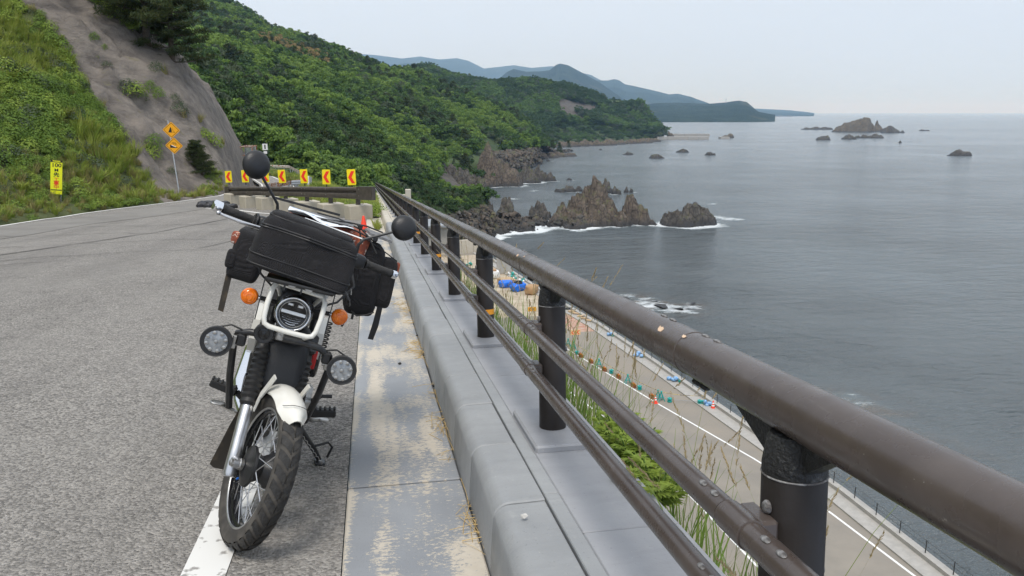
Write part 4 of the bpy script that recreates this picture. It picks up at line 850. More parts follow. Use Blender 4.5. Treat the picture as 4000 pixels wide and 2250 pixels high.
scatter('shore_stones', HULLS, pts[:, :3], np.stack([RN.uniform(-.5, .5, n), RN.uniform(-.5, .5, n), RN.uniform(0, 6.3, n)], 1), np.repeat(pts[:, 3:], 3, 1), RN.integers(0, 10, n), 'grey and brown stones strewn along the shore of the bay', 'stones')
# low rocks awash near the lower road
for i, (px_, py_, r_) in enumerate([(2450, 1165, 1.1), (2590, 1195, 1.3), (2650, 1205, .9), (2540, 1178, .8), (2700, 1190, .8)]):
    q = onz(px_, py_, 0); o = inst('awash_rock', HULLS[(i * 3 + 1) % 10], None, T_((q[0], q[1], -.15)) @ Euler((.1 * i, .2, i)).to_matrix().to_4x4() @ Matrix.Diagonal((r_ * 1.8, r_ * 1.2, r_ * .5, 1)))
    tag(o, 'low wet rock awash in the foam beside the lower road', 'rock', 'rocks awash by the lower road'); FOAM.append((q[0] - .3, q[1] - .5, r_ * 1.2, 3.0, .58))
FOAM += [(*onz(2420, 1185)[:2], 2, 5, .55), (*onz(2520, 1205)[:2], 2, 5, .52), (*onz(3270, 1590)[:2], 1.5, 3, .52), (*onz(3330, 1610)[:2], 1., 3, .48)]
for x, y in ((1250, 588), (1290, 585), (1330, 582), (1370, 575), (1410, 570), (1450, 565), (1500, 565), (1560, 563), (1600, 560)): FOAM.append((*onz(x * K, y * K)[:2], 2, 7, .66))
for x, y, r_ in ((1790, 512, 3), (1800, 548, 5), (1830, 552, 4), (1760, 562, 4), (1240, 462, 4), (1265, 460, 5), (1300, 456, 5), (1420, 440, 4), (1340, 480, 2), (1290, 500, 3)): FOAM.append((*onz(x * K, y * K)[:2], r_ * .5, 5, .56))
fo = np.zeros(len(SEA_P)); sh = np.zeros(len(SEA_P)); sel = np.hypot(SEA_P[:, 0], SEA_P[:, 1]) < 1500; S2 = SEA_P[sel]; f2 = np.zeros(len(S2)); s2 = np.zeros(len(S2))
WXN = (fbm(S2 * .11, 3, 201) - .45) * 9; WYN = (fbm(S2 * .11, 3, 205) - .45) * 9
for x, y, r_, w_, st_ in FOAM:
    d = np.hypot(S2[:, 0] + WXN - x, S2[:, 1] + WYN - y); f2 = np.maximum(f2, st_ * np.clip(1 - np.maximum(d - r_, 0) / w_, 0, 1))
for x, y, r_, st_ in SHOAL: d = np.hypot(S2[:, 0] - x, S2[:, 1] - y); s2 = np.maximum(s2, st_ * np.clip(1.3 - d / r_, 0, 1))
fo[sel] = f2; sh[sel] = s2
me = npmesh('sea', SEA_P, gridfaces(len(rr), len(aa))); attr(me, 'foam', fo); attr(me, 'shoal', sh); tag(plain('sea', me, 'sea_water'), kind='structure')
# harbour breakwater far across the bay
hb = thing('breakwater', 'long low concrete harbour breakwater at the foot of the headland', 'breakwater')
def pier(x0, x1, yt, yb, parent, nm='pier_block', n=4, dep=8):
    d = 28 * 3000 / (yb * K - 440); a_ = atd(x0 * K, yb * K, d); b_ = atd(x1 * K, yb * K, d); h_ = (yb - yt) * K / 3000 * d; v_ = (b_ - a_) / n; an = math.atan2(v_[1], v_[0])
    for i in range(n): c_ = a_ + v_ * (i + .5); MB().box((c_[0], c_[1] + dep / 2, h_ / 2 - .5), (np.linalg.norm(v_) - .2, dep, h_ + 1), Matrix.Rotation(an, 3, 'Z'), ch=.1).build(nm, 'grey_concrete', parent, 30)
pier(1655, 1785, 342.5, 349.5, hb, n=5); pier(1690, 1786, 335, 342, hb, 'parapet', 3, 3)
h2 = thing('pier_end', 'short detached concrete block in front of the harbour rock', 'pier'); pier(1815, 1838, 343, 347.5, h2, n=1, dep=10)

# ================================================================ VEGETATION
def leaves(C_, N_, size, seed, asp=.6, jit=.9):
    g = np.random.default_rng(seed); n = len(C_); nn = N_ + g.normal(size=(n, 3)) * jit; nn /= np.linalg.norm(nn, axis=1)[:, None]
    t = np.cross(nn, g.normal(size=(n, 3))); t /= np.linalg.norm(t, axis=1)[:, None] + 1e-9; b_ = np.cross(nn, t); s_ = (size * g.uniform(.6, 1.3, n))[:, None]
    V = np.stack([C_ - t * s_, C_ + b_ * s_ * asp, C_ + t * s_, C_ - b_ * s_ * asp], 1).reshape(-1, 3); F = np.arange(4 * n).reshape(n, 4); return V, F
def crown(name, m, seed, n=1500, size=.085, lobes=22, flat=.8, trunk=True):
    g = np.random.default_rng(seed); C_ = []; N_ = []
    ctr = g.normal(size=(lobes, 3)) * np.array([.46, .46, .27]) + np.array([0, 0, .78]); ctr[:, 2] = np.maximum(ctr[:, 2], .3); rad = g.uniform(.14, .36, lobes); wt = rad ** 2 / (rad ** 2).sum()
    k = g.choice(lobes, n, p=wt); d = g.normal(size=(n, 3)); d /= np.linalg.norm(d, axis=1)[:, None]; d[:, 2] = np.where(d[:, 2] < -.35, -d[:, 2], d[:, 2])
    C_ = ctr[k] + d * (rad[k] * g.uniform(.72, 1.08, n))[:, None] * np.array([1, 1, flat]); V, F = leaves(C_, d + np.array([0, 0, .35]), size, seed + 1)
    me = npmesh(name, V, F, False); attr(me, 'tint', np.clip(g.normal(.25, .3, n) + .35 * (g.random(lobes)[k] - .4), 0, 1), 'FACE'); me.materials.append(MATS[m]); return me
def conifer(name, m, seed, n=900):
    g = np.random.default_rng(seed); lv = 9; C_ = []; N_ = []
    for i in range(lv):
        z = .35 + 1.6 * i / lv; R_ = (.62 * (1 - i / lv) ** .8 + .07) * g.uniform(.75, 1.2)
        for a_ in g.uniform(0, 2 * PI, 7):
            k = n // (lv * 7); t = g.random(k) ** .6; w = g.normal(size=(k, 3)) * .06; C_.append(np.stack([np.cos(a_) * R_ * t, np.sin(a_) * R_ * t, z + .08 * t - .05], 1) + w); N_.append(np.tile([0, 0, 1.], (k, 1)))
    C_ = np.concatenate(C_); V, F = leaves(C_, np.concatenate(N_), .08, seed, .45); me = npmesh(name, V, F, False); attr(me, 'tint', np.clip(g.normal(.15, .2, len(F)), 0, 1), 'FACE'); me.materials.append(MATS[m]); return me
TREES = [crown('crown', 'leaf_dark', 1), crown('crown', 'leaf_dark', 2, lobes=28), crown('crown', 'leaf_mid', 3), crown('crown', 'leaf_mid', 4, lobes=16), crown('crown', 'leaf_grey', 5), crown('crown', 'leaf_light', 6), crown('crown', 'leaf_tan', 7, 1100, .085), conifer('conifer', 'needle', 8), conifer('conifer', 'needle', 9), crown('crown', 'far_leaf', 10, 500, .2), crown('crown', 'far_leaf', 12, 500, .2, 8)]
def pic(P): v = P - CE; z = v @ FW; return 2000 + 3000 * (v @ RV) / z, 1125 - 3000 * (v @ UV) / z, z
def wood(name, G, n, smin, smax, seed, clear, kinds, label, sparse=(), tan=None):
    g = np.random.default_rng(seed); P = sample_grid(G, n, g); px, py, z = pic(P); keep = (px > -250) & (px < 4250) & (py > -350) & (z > 5) & (P[:, 2] > 1.)
    for q in clear: keep &= ~in_poly(px, py, q)
    for q in sparse: keep &= ~(in_poly(px, py, q) & (g.random(len(P)) > .55))
    P = P[keep]; px, py = px[keep], py[keep]; n = len(P); s_ = g.uniform(smin, smax, n) * (.75 + .6 * vnoise(P * .03, seed))
    zone = vnoise(P * np.array([.045, .045, .045]), seed + 9); ki = np.array(kinds); idx = ki[np.clip((zone * 1.7 - .35 + g.normal(0, .22, n)) * len(ki), 0, len(ki) - 1).astype(int)]
    if tan: m_ = in_poly(px, py, tan) & (g.random(n) < .7); idx = np.where(m_, 6, idx)
    for q in sparse: s_ = np.where(in_poly(px, py, q), s_ * .55, s_)
    hs = g.uniform(.75, 1.15, n); P[:, 2] -= .25 * s_
    return scatter(name, TREES, P, np.stack([g.normal(0, .1, n), g.normal(0, .1, n), g.uniform(0, 6.3, n)], 1), np.stack([s_, s_, s_ * hs], 1), idx, label, 'woodland')
TAN2 = [(985, 140), (1080, 160), (1200, 205), (1290, 235), (1290, 270), (1220, 275), (1100, 225), (1000, 180)]
wood('near_woodland', L1, 11500, 1.2, 3.0, 5, [ROADL1, CLIFF1, RUB1, CONE2], [0, 7, 1, 4, 2, 0, 3, 5, 2, 5], 'dense green scrub woodland on the spur above the road', sparse=[LOWL1])
wood('mountain_woodland', L2, 17000, 2.0, 4.6, 6, [BEACH2, CONE2], [0, 1, 7, 4, 2, 0, 3, 2, 5], 'dark green forest covering the big mountain slope', sparse=[GULLY2], tan=TAN2)
wood('headland_woodland', L3, 10500, 3.2, 5.8, 7, [BARE3, PATH3, GRASS3], [0, 1, 0, 4, 2, 3], 'forest covering the long headland across the bay', sparse=[LOW3])
g = np.random.default_rng(17); rows = L2[-34:-24].reshape(-1, 3); P = rows[g.choice(len(rows), 420)] + g.normal(size=(420, 3)) * np.array([5, 5, .3]); n = len(P); s_ = g.uniform(2.6, 4.6, n)
scatter('ridge_pines', TREES, P - np.array([0, 0, .6]), np.stack([n * [0], n * [0], g.uniform(0, 6.3, n)], 1), np.stack([s_ * .8, s_ * .8, s_ * .95], 1), g.choice([7, 8, 8, 1], n), 'fringe of dark pines along the mountain ridge', 'trees')
# grasses and weeds
def tuft(name, m, seed, n=55, h=.6, sp=.22, wd=.012, droop=.5):
    g = np.random.default_rng(seed); V = []; F = []; tn = []
    for i in range(n):
        a_ = g.uniform(0, 2 * PI); r_ = sp * g.random() ** .5 * .6; hh = h * g.uniform(.5, 1.1); dr = droop * g.uniform(.3, 1.2) * hh; o = np.array([math.cos(a_) * r_, math.sin(a_) * r_, 0]); a2 = a_ + g.normal(0, .7); dv = np.array([math.cos(a2), math.sin(a2), 0]); sd = np.array([-dv[1], dv[0], 0]) * wd * g.uniform(.7, 1.4); b0 = len(V)
        for t, w in ((0, 1), (.45, .9), (.8, .6), (1, .05)): c_ = o + dv * dr * t ** 1.8 + np.array([0, 0, hh * (t - .28 * droop * t ** 3)]); V += [c_ - sd * w, c_ + sd * w]
        for k in range(3): F.append((b0 + 2 * k, b0 + 2 * k + 1, b0 + 2 * k + 3, b0 + 2 * k + 2)); tn.append(0)
        q = np.clip(g.normal(.2, .28), 0, 1); tn[-3:] = [q] * 3
    me = npmesh(name, V, F, False); attr(me, 'tint', tn, 'FACE'); me.materials.append(MATS[m]); return me
def weed(name, m, seed, n=420, R_=.42, h=.5, size=.042):
    g = np.random.default_rng(seed); d = g.normal(size=(n, 3)); d /= np.linalg.norm(d, axis=1)[:, None]; d[:, 2] = abs(d[:, 2]); c_ = d * g.uniform(.5, 1., n)[:, None] ** .6 * np.array([R_, R_, h]); c_ += g.normal(size=(n, 3)) * .03
    V, F = leaves(c_, d * .6 + np.array([0, 0, .8]), size, seed, .5, .5); me = npmesh(name, V, F, False); attr(me, 'tint', np.clip(g.normal(.25, .3, n), 0, 1), 'FACE'); me.materials.append(MATS[m]); return me
GR = [tuft('tuft', 'grass_blade', 1), tuft('tuft', 'grass_blade', 2, 60, .75, .3), tuft('tuft', 'bank_dry', 3, 45, .6), weed('weed', 'weed_leaf', 4), weed('weed', 'bank_mid', 5, 460, .5, .45, .048), weed('weed', 'leaf_grey', 6, 380, .45, .5), weed('weed', 'bank_leaf', 7, 440, .45, .5, .045), tuft('tuft', 'grass_blade', 8, 70, .45, .35, .015, .9)]
HG = np.stack([X * 0, X * 0, X * 0], -1)
gx = np.linspace(-62, -6.5, 230); gy = np.linspace(-4, 104, 380); X, Y = np.meshgrid(gx, gy); HG = np.stack([X, Y, Zh], -1)
g = np.random.default_rng(77); P = sample_grid(HG, 95000, g); px, py, z = pic(P); d_, _f = foot_dist(P[:, 0], P[:, 1]); rk = rockiness(P[:, 0], P[:, 1])
keep = (px > -200) & (px < 1100) & (py > -150) & (z > 8) & (d_ > .12) & ((rk + g.uniform(-.12, .12, len(P)) < .42) | ((d_ < .5 + .9 * g.random(len(P))) & (P[:, 1] > 38) & (P[:, 1] < 47)))
P, d_, px, py = P[keep], d_[keep], px[keep], py[keep]; n = len(P); zn = vnoise(P * .35, 5) + g.normal(0, .12, n); z2 = vnoise(P * .13, 8)
idx = np.where(zn > .70, 3, np.where(zn > .60, 6, np.where(zn > .55, 4, np.where(zn > .44, 7, np.where(z2 > .5, 1, 0))))); idx = np.where((g.random(n) < .07), 5, idx)
edge = d_ < 2.8 + 1.2 * vnoise(P * .4, 13); idx = np.where(edge & (g.random(n) < .55), np.where(g.random(n) < .55, 2, 0), idx); idx = np.where(~edge & (g.random(n) < .02), 2, idx)
s_ = g.uniform(.55, 1.25, n) * np.where(edge, .62 + .1 * d_, 1.) * (.65 + .7 * vnoise(P * .5, 15))
scatter('bank_growth', GR, P - np.array([0, 0, .03]), np.stack([g.normal(0, .2, n), g.normal(0, .2, n) + .2, g.uniform(0, 6.3, n)], 1), np.stack([s_] * 3, 1), idx, 'thick grass and leafy weeds covering the bank beside the road', 'grass')
# growth on top of the cut rock
g = np.random.default_rng(78); P = sample_grid(HG, 60000, g); px, py, z = pic(P); rk = rockiness(P[:, 0], P[:, 1]); TOP = [(60, -200), (250, -10), (330, 35), (400, 90), (450, 150), (480, 180), (520, 160), (560, -200)]
keep = (rk > .4) & in_poly(px, py, TOP) & (z > 45); P = P[keep][:2600]; n = len(P); s_ = g.uniform(.8, 1.7, n)
scatter('cliff_top_growth', GR, P, np.stack([g.normal(0, .2, n), g.normal(0, .2, n), g.uniform(0, 6.3, n)], 1), np.stack([s_] * 3, 1), g.choice([1, 3, 6, 6, 4], n), 'bright green shrubs and grass along the top of the cut rock', 'shrubs')
def hill_hit(px_, py_):
    d = ray(px_, py_); ts = np.arange(18, 95, .1); Q = CE + d * ts[:, None]; hz = hill_z(Q[:, 0], Q[:, 1]); k = np.where(Q[:, 2] < hz)[0]; return Q[k[0]] if len(k) else None
ROCKT = [(368, 145, 3, .55), (405, 182, 3, .4), (385, 228, 0, .35), (417, 258, 5, .55), (500, 345, 5, .9), (530, 365, 6, 1.1), (545, 380, 3, .8), (585, 335, 3, .6), (617, 365, 3, .7), (610, 265, 5, .7), (645, 285, 2, .9), (680, 385, 5, .6), (700, 430, 5, .9), (720, 455, 2, .8), (780, 470, 2, .7), (800, 530, 6, .8), (830, 560, 6, 1.), (600, 560, 3, .9), (590, 600, 6, .9), (870, 560, 2, .7), (840, 690, 0, .8), (668, 668, 5, .5), (295, 305, 2, .6), (345, 330, 2, .7), (400, 410, 2, .6)]
for x, y, k, s_ in ROCKT:
    q = hill_hit(x, y)
    if q is None or q[1] < 36: continue
    o = inst('grass_tuft', GR[k], None, T_((q[0], q[1], q[2] - .1)) @ Euler((0, .35, rnd.uniform(0, 6.3))).to_matrix().to_4x4() @ Matrix.Scale(s_ * 1.5, 4)); tag(o, 'small tuft of grass or weed rooted on the grey cut rock face', 'plant', 'tufts on the rock face')
# pines
def pine(name, base, h, R_, seed, label, lean=(0, 0), z0=.28, dens=1.):
    root = thing(name, label, 'pine tree', loc=tuple(base)); g = np.random.default_rng(seed); tr = MB(); lx, ly = lean
    path = [(lx * t ** 1.4 + .25 * math.sin(3 * t + seed) * t, ly * t ** 1.4, h * t) for t in np.linspace(0, 1, 9)]; tr.tube(path, [.26 * h / 10 * (1 - .85 * t) + .02 for t in np.linspace(0, 1, 9)], 9); C_ = []; N_ = []
    nb = int(34 * dens)
    for i in range(nb):
        t = z0 + (1 - z0) * (i / nb) ** .9; p0 = np.array([np.interp(t, np.linspace(0, 1, 9), [q[k] for q in path]) for k in range(3)]); a_ = i * 2.4 + g.normal(0, .4); ln = R_ * (1 - .72 * ((t - z0) / (1 - z0)) ** 1.3) * g.uniform(.65, 1.15); up_ = .10 + .25 * t
        e_ = p0 + np.array([math.cos(a_) * ln, math.sin(a_) * ln, ln * up_]); mid_ = (p0 + e_) / 2 + np.array([0, 0, -.06 * ln]); tr.tube([p0, mid_, e_], [.05 * h / 10 + .01, .035 * h / 10 + .008, .012], 5)
        for k in range(int(9 * dens)):
            u = .3 + .75 * g.random(); c_ = p0 + (e_ - p0) * u + g.normal(size=3) * np.array([.34, .34, .10]) * ln * .4; m_ = 46; dd = g.normal(size=(m_, 3)); dd /= np.linalg.norm(dd, axis=1)[:, None]; r_ = .30 * h / 10 * g.uniform(.7, 1.3) + .10; C_.append(c_ + dd * r_ * np.array([1.25, 1.25, .5]) * g.uniform(.4, 1, (m_, 1))); N_.append(dd + np.array([0, 0, .5]))
    tr.build('trunk', 'bark', root); C_ = np.concatenate(C_); V, F = leaves(C_, np.concatenate(N_), .17 * h / 10 + .02, seed, .16, 1.2); me = npmesh('crown', V, F, False); attr(me, 'tint', np.clip(g.normal(.15, .25, len(F)), 0, 1), 'FACE'); plain('crown', me, 'needle', root); return root
def ground_under(px_, py_, d): q = atd(px_, py_, d); q[2] = float(hill_z(np.array([q[0]]), np.array([q[1]]))[0]); return q
PB = [hill_hit(560, 190), hill_hit(665, 275), hill_hit(470, 110)]
pine('pine_tree', PB[0] + np.array([0, .8, -.2]), 9.0, 3.3, 3, 'largest dark pine with layered boughs above the cut rock', lean=(.8, 0), z0=.12, dens=1.5)
pine('pine_tree', PB[1] + np.array([0, .8, -.2]), 7.2, 2.2, 5, 'slimmer pine at the seaward edge of the cut rock', lean=(.3, 0), z0=.1, dens=1.2); pine('pine_tree', PB[2] + np.array([0, .8, -.2]), 8.0, 3.0, 9, 'pine furthest up the slope, its top cut by the picture edge', z0=.1, dens=1.2)
q = hill_hit(772, 690); pine('pine_sapling', q + np.array([.1, .5, -.1]) if q is not None else atd(765, 690, 44), 2.0, .80, 21, 'small bushy pine sapling behind the slope signs', z0=.08, dens=1.3)

# ================================================================ ROADSIDE OBJECTS
Vv = lambda a: Vector(tuple(float(q) for q in a))
c4 = lambda x, y: (850 + x / 3.22, 600 + y / 3.22)
# weedy strip behind the barrier
RDm = dense(RIGHT[4:12], 90); rows = []
for x0, y0 in RDm: rows.append([(x0 + (.36 - x0) * t - .02, y0, float(zr(x0 + (.36 - x0) * t, y0)) - .02 + .10 * math.sin(t * PI) ) for t in np.linspace(0, 1, 14)])
VG = np.array(rows); q = VG.reshape(-1, 3); q[:, 2] += (fbm(q * .8, 3, 91) - .47) * .25; VG = q.reshape(VG.shape)
me = npmesh('verge', q, gridfaces(90, 14)); attr(me, 'grassy', np.ones(len(q))); attr(me, 'bare', (fbm(q * .5, 3, 95) > .5) * .55); tag(plain('verge', me, 'forest_floor'), kind='structure')
g = np.random.default_rng(5); P = sample_grid(VG, 2600, g); keep = (P[:, 1] > 31.5 + .75 * (P[:, 0] + 2) * -1 * .8) | (P[:, 1] > 36); P = P[keep]; n = len(P); s_ = g.uniform(.35, .8, n)
scatter('verge_growth', GR, P, np.stack([0 * s_, 0 * s_, g.uniform(0, 6.3, n)], 1), np.stack([s_] * 3, 1), g.choice([0, 1, 2, 2, 3, 6, 7], n), 'weeds growing on the closed strip behind the barrier', 'weeds')
g = np.random.default_rng(6); P = np.concatenate([sample_grid(EMB[:, :12], 2200, g), sample_grid(EMB[:, 6:], 6500, g)]); P = P[(P[:, 1] > 1.2)]; n = len(P); s_ = g.uniform(.5, 1.2, n) * np.clip(P[:, 0] * .35, .35, 1)
s_ = np.where((P[:, 1] < 9) & (P[:, 0] < 3), s_ * .5, s_)
scatter('embankment_growth', GR, P, np.stack([0 * s_, 0 * s_ + .3, g.uniform(0, 6.3, n)], 1), np.stack([s_] * 3, 1), g.choice([0, 1, 1, 2, 3, 6, 7, 4], n), 'grass and weeds on the slope below the guard rail', 'grass')
tn = RIGHT[9:16]; g = np.random.default_rng(8); P = dense(tn, 900) + np.stack([g.uniform(.15, 2.6, 900), g.normal(0, .4, 900)], 1); P = np.concatenate([P, zr(P[:, 0], P[:, 1])[:, None] + .02], 1); n = len(P); s_ = g.uniform(.5, 1.1, n)
scatter('roadside_grass', GR, P, np.stack([0 * s_, 0 * s_, g.uniform(0, 6.3, n)], 1), np.stack([s_] * 3, 1), g.choice([0, 1, 2, 3, 7], n), 'rough grass along the outer edge of the descending road', 'grass')
# barrier on concrete blocks
BP = [(-.40, 25.9), (-1.37, 27.7), (-2.3, 29.3), (-3.2, 30.7), (-4.02, 31.9), (-4.82, 33.0), (-5.75, 35.0)]
ORD = ['first', 'second', 'third', 'fourth', 'fifth', 'sixth', 'seventh']
bmesh_block = shared(MB().box((0, 0, .24), (.79, .57, .50), ch=.022), 'block_body', 'block_concrete', 30); m_loop = shared(MB().tube([(-.06, 0, .50), (-.06, 0, .57), (-.03, 0, .605), (.03, 0, .605), (.06, 0, .57), (.06, 0, .50)], .009, 8), 'lifting_loop', 'rust')
barrier = thing('crash_barrier', 'dark brown metal crash barrier standing on concrete blocks across the road', 'barrier')
tops = [atd(*c4(x, y), d) for (x, y), d in zip([(1705, 415), (1380, 405), (1080, 396), (812, 389), (585, 383), (365, 378), (165, 374)], [25.35, 27.2, 28.8, 30.3, 31.5, 32.7, 34.8])]
bots = [atd(*c4(x, y), d) for (x, y), d in zip([(1705, 570), (1380, 545), (1080, 525), (812, 510), (585, 496), (365, 485), (165, 480)], [25.35, 27.2, 28.8, 30.3, 31.5, 32.7, 34.8])]
for i, (x, y) in enumerate(BP):
    z = float(zr(x, y)); R_ = T_((x, y, z)) @ Matrix.Rotation(math.radians(20 + 3 * i), 4, 'Z')
    t = thing('concrete_block', '%s pale concrete block from the guard rail under the brown barrier' % ORD[i], 'concrete block', 'ballast blocks of the barrier', mw=R_); inst('block_body', bmesh_block, t); inst('lifting_loop', m_loop, t, T_((.13, .05, 0)))
    MB().box((x, y, (z + .45 + tops[i][2]) / 2), (.125, .125, tops[i][2] - z - .45 - .02), Matrix.Rotation(.4, 3, 'Z'), ch=.006).build('post', 'barrier_brown', barrier, 30)
BD = (Vector(BP[-1]) - Vector(BP[0])).normalized(); BN = Vector((BD.y, -BD.x)) * -1
if BN.y > 0: BN = -BN
line_t = [Vv(q) for q in tops]; line_b = [Vv(q) for q in bots]
def beam_pt(s_, v, dep):
    s_ = max(-.7, min(6.6, s_)); i = int(max(0, min(5, math.floor(s_)))); u = s_ - i; a_ = line_t[i].lerp(line_t[i + 1], u); b_ = line_b[i].lerp(line_b[i + 1], u); i_ = Vector(BP[i]).lerp(Vector(BP[i + 1]), u); h_ = a_.z + (b_.z - a_.z) * v
    p2 = i_ + BN * (.085 + dep); return (p2.x, p2.y, h_)
prf = [(0, .0), (.04, .05), (.12, .085), (.24, .085), (.32, .05), (.40, .012), (.46, .012), (.54, .05), (.62, .085), (.84, .085), (.94, .05), (1, 0)]
for s0, s1 in ((-.25, 1.95), (1.95, 4.0), (4.0, 6.3)): MB().sheet([[beam_pt(s_, v, d_) for v, d_ in prf] for s_ in np.linspace(s0 + .002, s1 - .002, 8)]).sheet([[beam_pt(s_, v, -.012) for v, d_ in prf][::-1] for s_ in np.linspace(s0 + .002, s1 - .002, 8)]).build('beam', 'barrier_brown', barrier, 50)
for s0, s1 in ((-.62, -.12), (6.15, 6.45)): MB().sheet([[beam_pt(s_, v, d_) for v, d_ in [(-.03, -.05), (-.03, .09), (.5, .10), (1.03, .09), (1.03, -.05), (-.03, -.05)]] for s_ in np.linspace(s0, s1, 5)]).add([beam_pt(s0, -.03, -.05), beam_pt(s0, -.03, .09), beam_pt(s0, 1.03, .09), beam_pt(s0, 1.03, -.05)], [(0, 1, 2, 3)]).build('end_cap', 'barrier_brown', barrier, 30)
for s_ in (-.2, 1.0, 1.88, 2.02, 3.0, 3.93, 4.07, 5.0, 6.2):
    for v in (.18, .70):
        q = beam_pt(s_, v, .088); MB().lathe([(.022, 0), (.02, .012), (.008, .016)], q, (BN.x, BN.y, 0), 8).build('bolt', 'zinc', barrier)
m_chp = shared(MB().prism([(x * .14, y * .26) for x, y in ((-.86, -1), (.86, -1), (1, -.93), (1, .93), (.86, 1), (-.86, 1), (-1, .93), (-1, -.93))], (0, 0, 0), (1, 0, 0), (0, 0, 1), (0, 1, 0), .02), 'panel', 'sign_yellow', 20)
m_arr = shared(MB().prism([(-.105, 0), (.0, .20), (.10, .20), (.10, .185), (.005, 0), (.10, -.185), (.10, -.20), (0, -.20)], (0, -.006, 0), (1, 0, 0), (0, 0, 1), (0, 1, 0), .005), 'arrow', 'sign_red', 20)
for i, (cx, cy_, rot) in enumerate([(1683, 297, 0), (1367, 294, 8), (1085, 285, -4), (808, 287, 10), (600, 282, 6), (345, 285, 5), (137, 291, 12)]):
    d = [25.45, 27.3, 28.9, 30.4, 31.6, 32.8, 34.9][i]; q = atd(*c4(cx, cy_), d)
    t = thing('chevron_sign', '%s yellow sign with red left-pointing chevron counted from the guard rail' % ORD[i], 'chevron sign', 'chevron signs on the brown barrier', mw=T_(tuple(q)) @ Matrix.Rotation(math.radians(rot - 4), 4, 'Z') @ Matrix.Rotation(math.radians(rnd.uniform(-3, 1)), 4, 'Y'))
    inst('panel', m_chp, t); inst('arrow', m_arr, t); MB().tube([(0, .035, -.36), (0, .035, .12)], .022, 8).build('pole', 'black_metal', t)
# black sandbags beside the blocks
def bagw(i):
    def f(q): return Vector((q.x * (1 + .25 * (vnoise(np.array([[q.y * 7, i, 0.]]), 4)[0] - .5)), q.y, q.z * (.55 + .9 * fbm(np.array([[q.x * 9 + i * 9, q.y * 9, 0]]), 3, 4)[0]))) * (1 + .3 * (vnoise(np.array([[q.x * 11 + i * 9, q.y * 11, q.z * 11]]), 4)[0] - .5))
    return f
rq = random.Random(8)
for i in range(17):
    if i < 9: x, y = -6.8 + .30 * (i % 5) + rq.uniform(-.06, .06), 33.7 - .22 * (i % 5) + .30 * (i // 5) + rq.uniform(-.06, .06)
    else: x, y = -3.5 + .42 * (i - 9) + rq.uniform(-.1, .1), 32.6 - .62 * (i - 9) + rq.uniform(-.1, .1)
    o = MB().rbox((0, 0, .08 + (.08 if i in (5, 6, 8, 11, 14) else 0)), (.56, .34, .20), Matrix.Rotation(rq.uniform(-.5, .5), 3, 'X') @ Matrix.Rotation(rq.uniform(0, 3), 3, 'Z') if False else Matrix.Rotation(rq.uniform(0, 3), 3, 'Z'), .62, 26, 14, bagw(i)).build('sandbag', 'black_sheet', None, 60); o.location = (x, y, float(zr(x, y)))
    tag(o, 'black sandbag in the pile before the left end of the concrete blocks' if i < 9 else 'black sandbag lying behind the middle concrete blocks', 'sandbag', 'black sandbags by the left blocks' if i < 9 else 'black sandbags behind the blocks')
# traffic cone by the gutter
def cone(name, loc, h, label, group=None, weight=True, stripes=0):
    t = thing(name, label, 'traffic cone', group, loc=loc); r_ = h * .26
    MB().box((0, 0, .012), (h * .62, h * .62, .024), ch=.006).build('base', 'cone_red', t, 30); MB().lathe([(r_, .02), (r_ * .95, .04), (h * .065, h * .97), (h * .045, h)], (0, 0, 0), (0, 0, 1), 20).build('body', 'cone_red', t)
    if weight: MB().torus((0, 0, .055), (0, 0, 1), r_ * 1.15, .032, 24, 8).build('weight_ring', 'black_plastic', t)
    for k in range(stripes): z = h * (.38 + .27 * k); rr_ = r_ * .95 - (r_ * .95 - h * .065) * (z / h) + .008; MB().lathe([(rr_, z), (rr_ - .14 * h * .22, z + .14 * h)], (0, 0, 0), (0, 0, 1), 16, caps=False).build('reflective_band', 'sign_white', t)
    return t
cone('traffic_cone', (-.185, 19.4, float(zr(-.185, 19.4)) + .008), .41, 'small red cone with black weight ring standing in the gutter')
for k, (x, y) in enumerate([(.15, 20.2), (.2, 20.8), (.12, 21.6)]): tag(inst('gutter_weed', GR[1 if k != 1 else 7], None, T_((x, y, float(zr(x, y)))) @ Matrix.Scale(.42, 4)), 'tuft of grass growing in the gutter behind the small cone', 'grass tuft', 'gutter tufts')
for k, (x, y) in enumerate([(-.05, 27.2), (.22, 27.0)]): tag(inst('shrub', GR[6], None, T_((x, y, float(zr(x, y)))) @ Matrix.Scale(1.0, 4)), ['leafy weed right behind the first concrete block', 'leafy weed between the first block and the kerb'][k], 'weed')
# slope and falling-rock signs
sg = thing('warning_signs', 'two amber diamond warning signs on one grey pole at the verge', 'road sign', loc=(0, 0, 0)); DS = 39.5
pole_t, pole_b = atd(655, 470, DS + .03), atd(701, 762, DS)
pole_b = Vv(pole_b) ; MB().tube([pole_b, Vv(pole_t)], .032, 10).build('pole', 'galvanised', sg)
def text_mesh(s, size, m, parent, mw, ext=.0, name='lettering', bold=0.):
    cu = bpy.data.curves.new('t', 'FONT'); cu.body = s; cu.size = size; cu.align_x = 'CENTER'; cu.align_y = 'CENTER'; cu.offset = bold; cu.extrude = ext; o = bpy.data.objects.new('t', cu); COL.objects.link(o)
    bpy.context.view_layer.update(); me = bpy.data.meshes.new_from_object(o.evaluated_get(bpy.context.evaluated_depsgraph_get())); bpy.data.objects.remove(o); me.materials.clear(); me.materials.append(MATS[m]); return inst(name, me, parent, mw)
FLIP = Matrix.Rotation(PI / 2, 4, 'X')
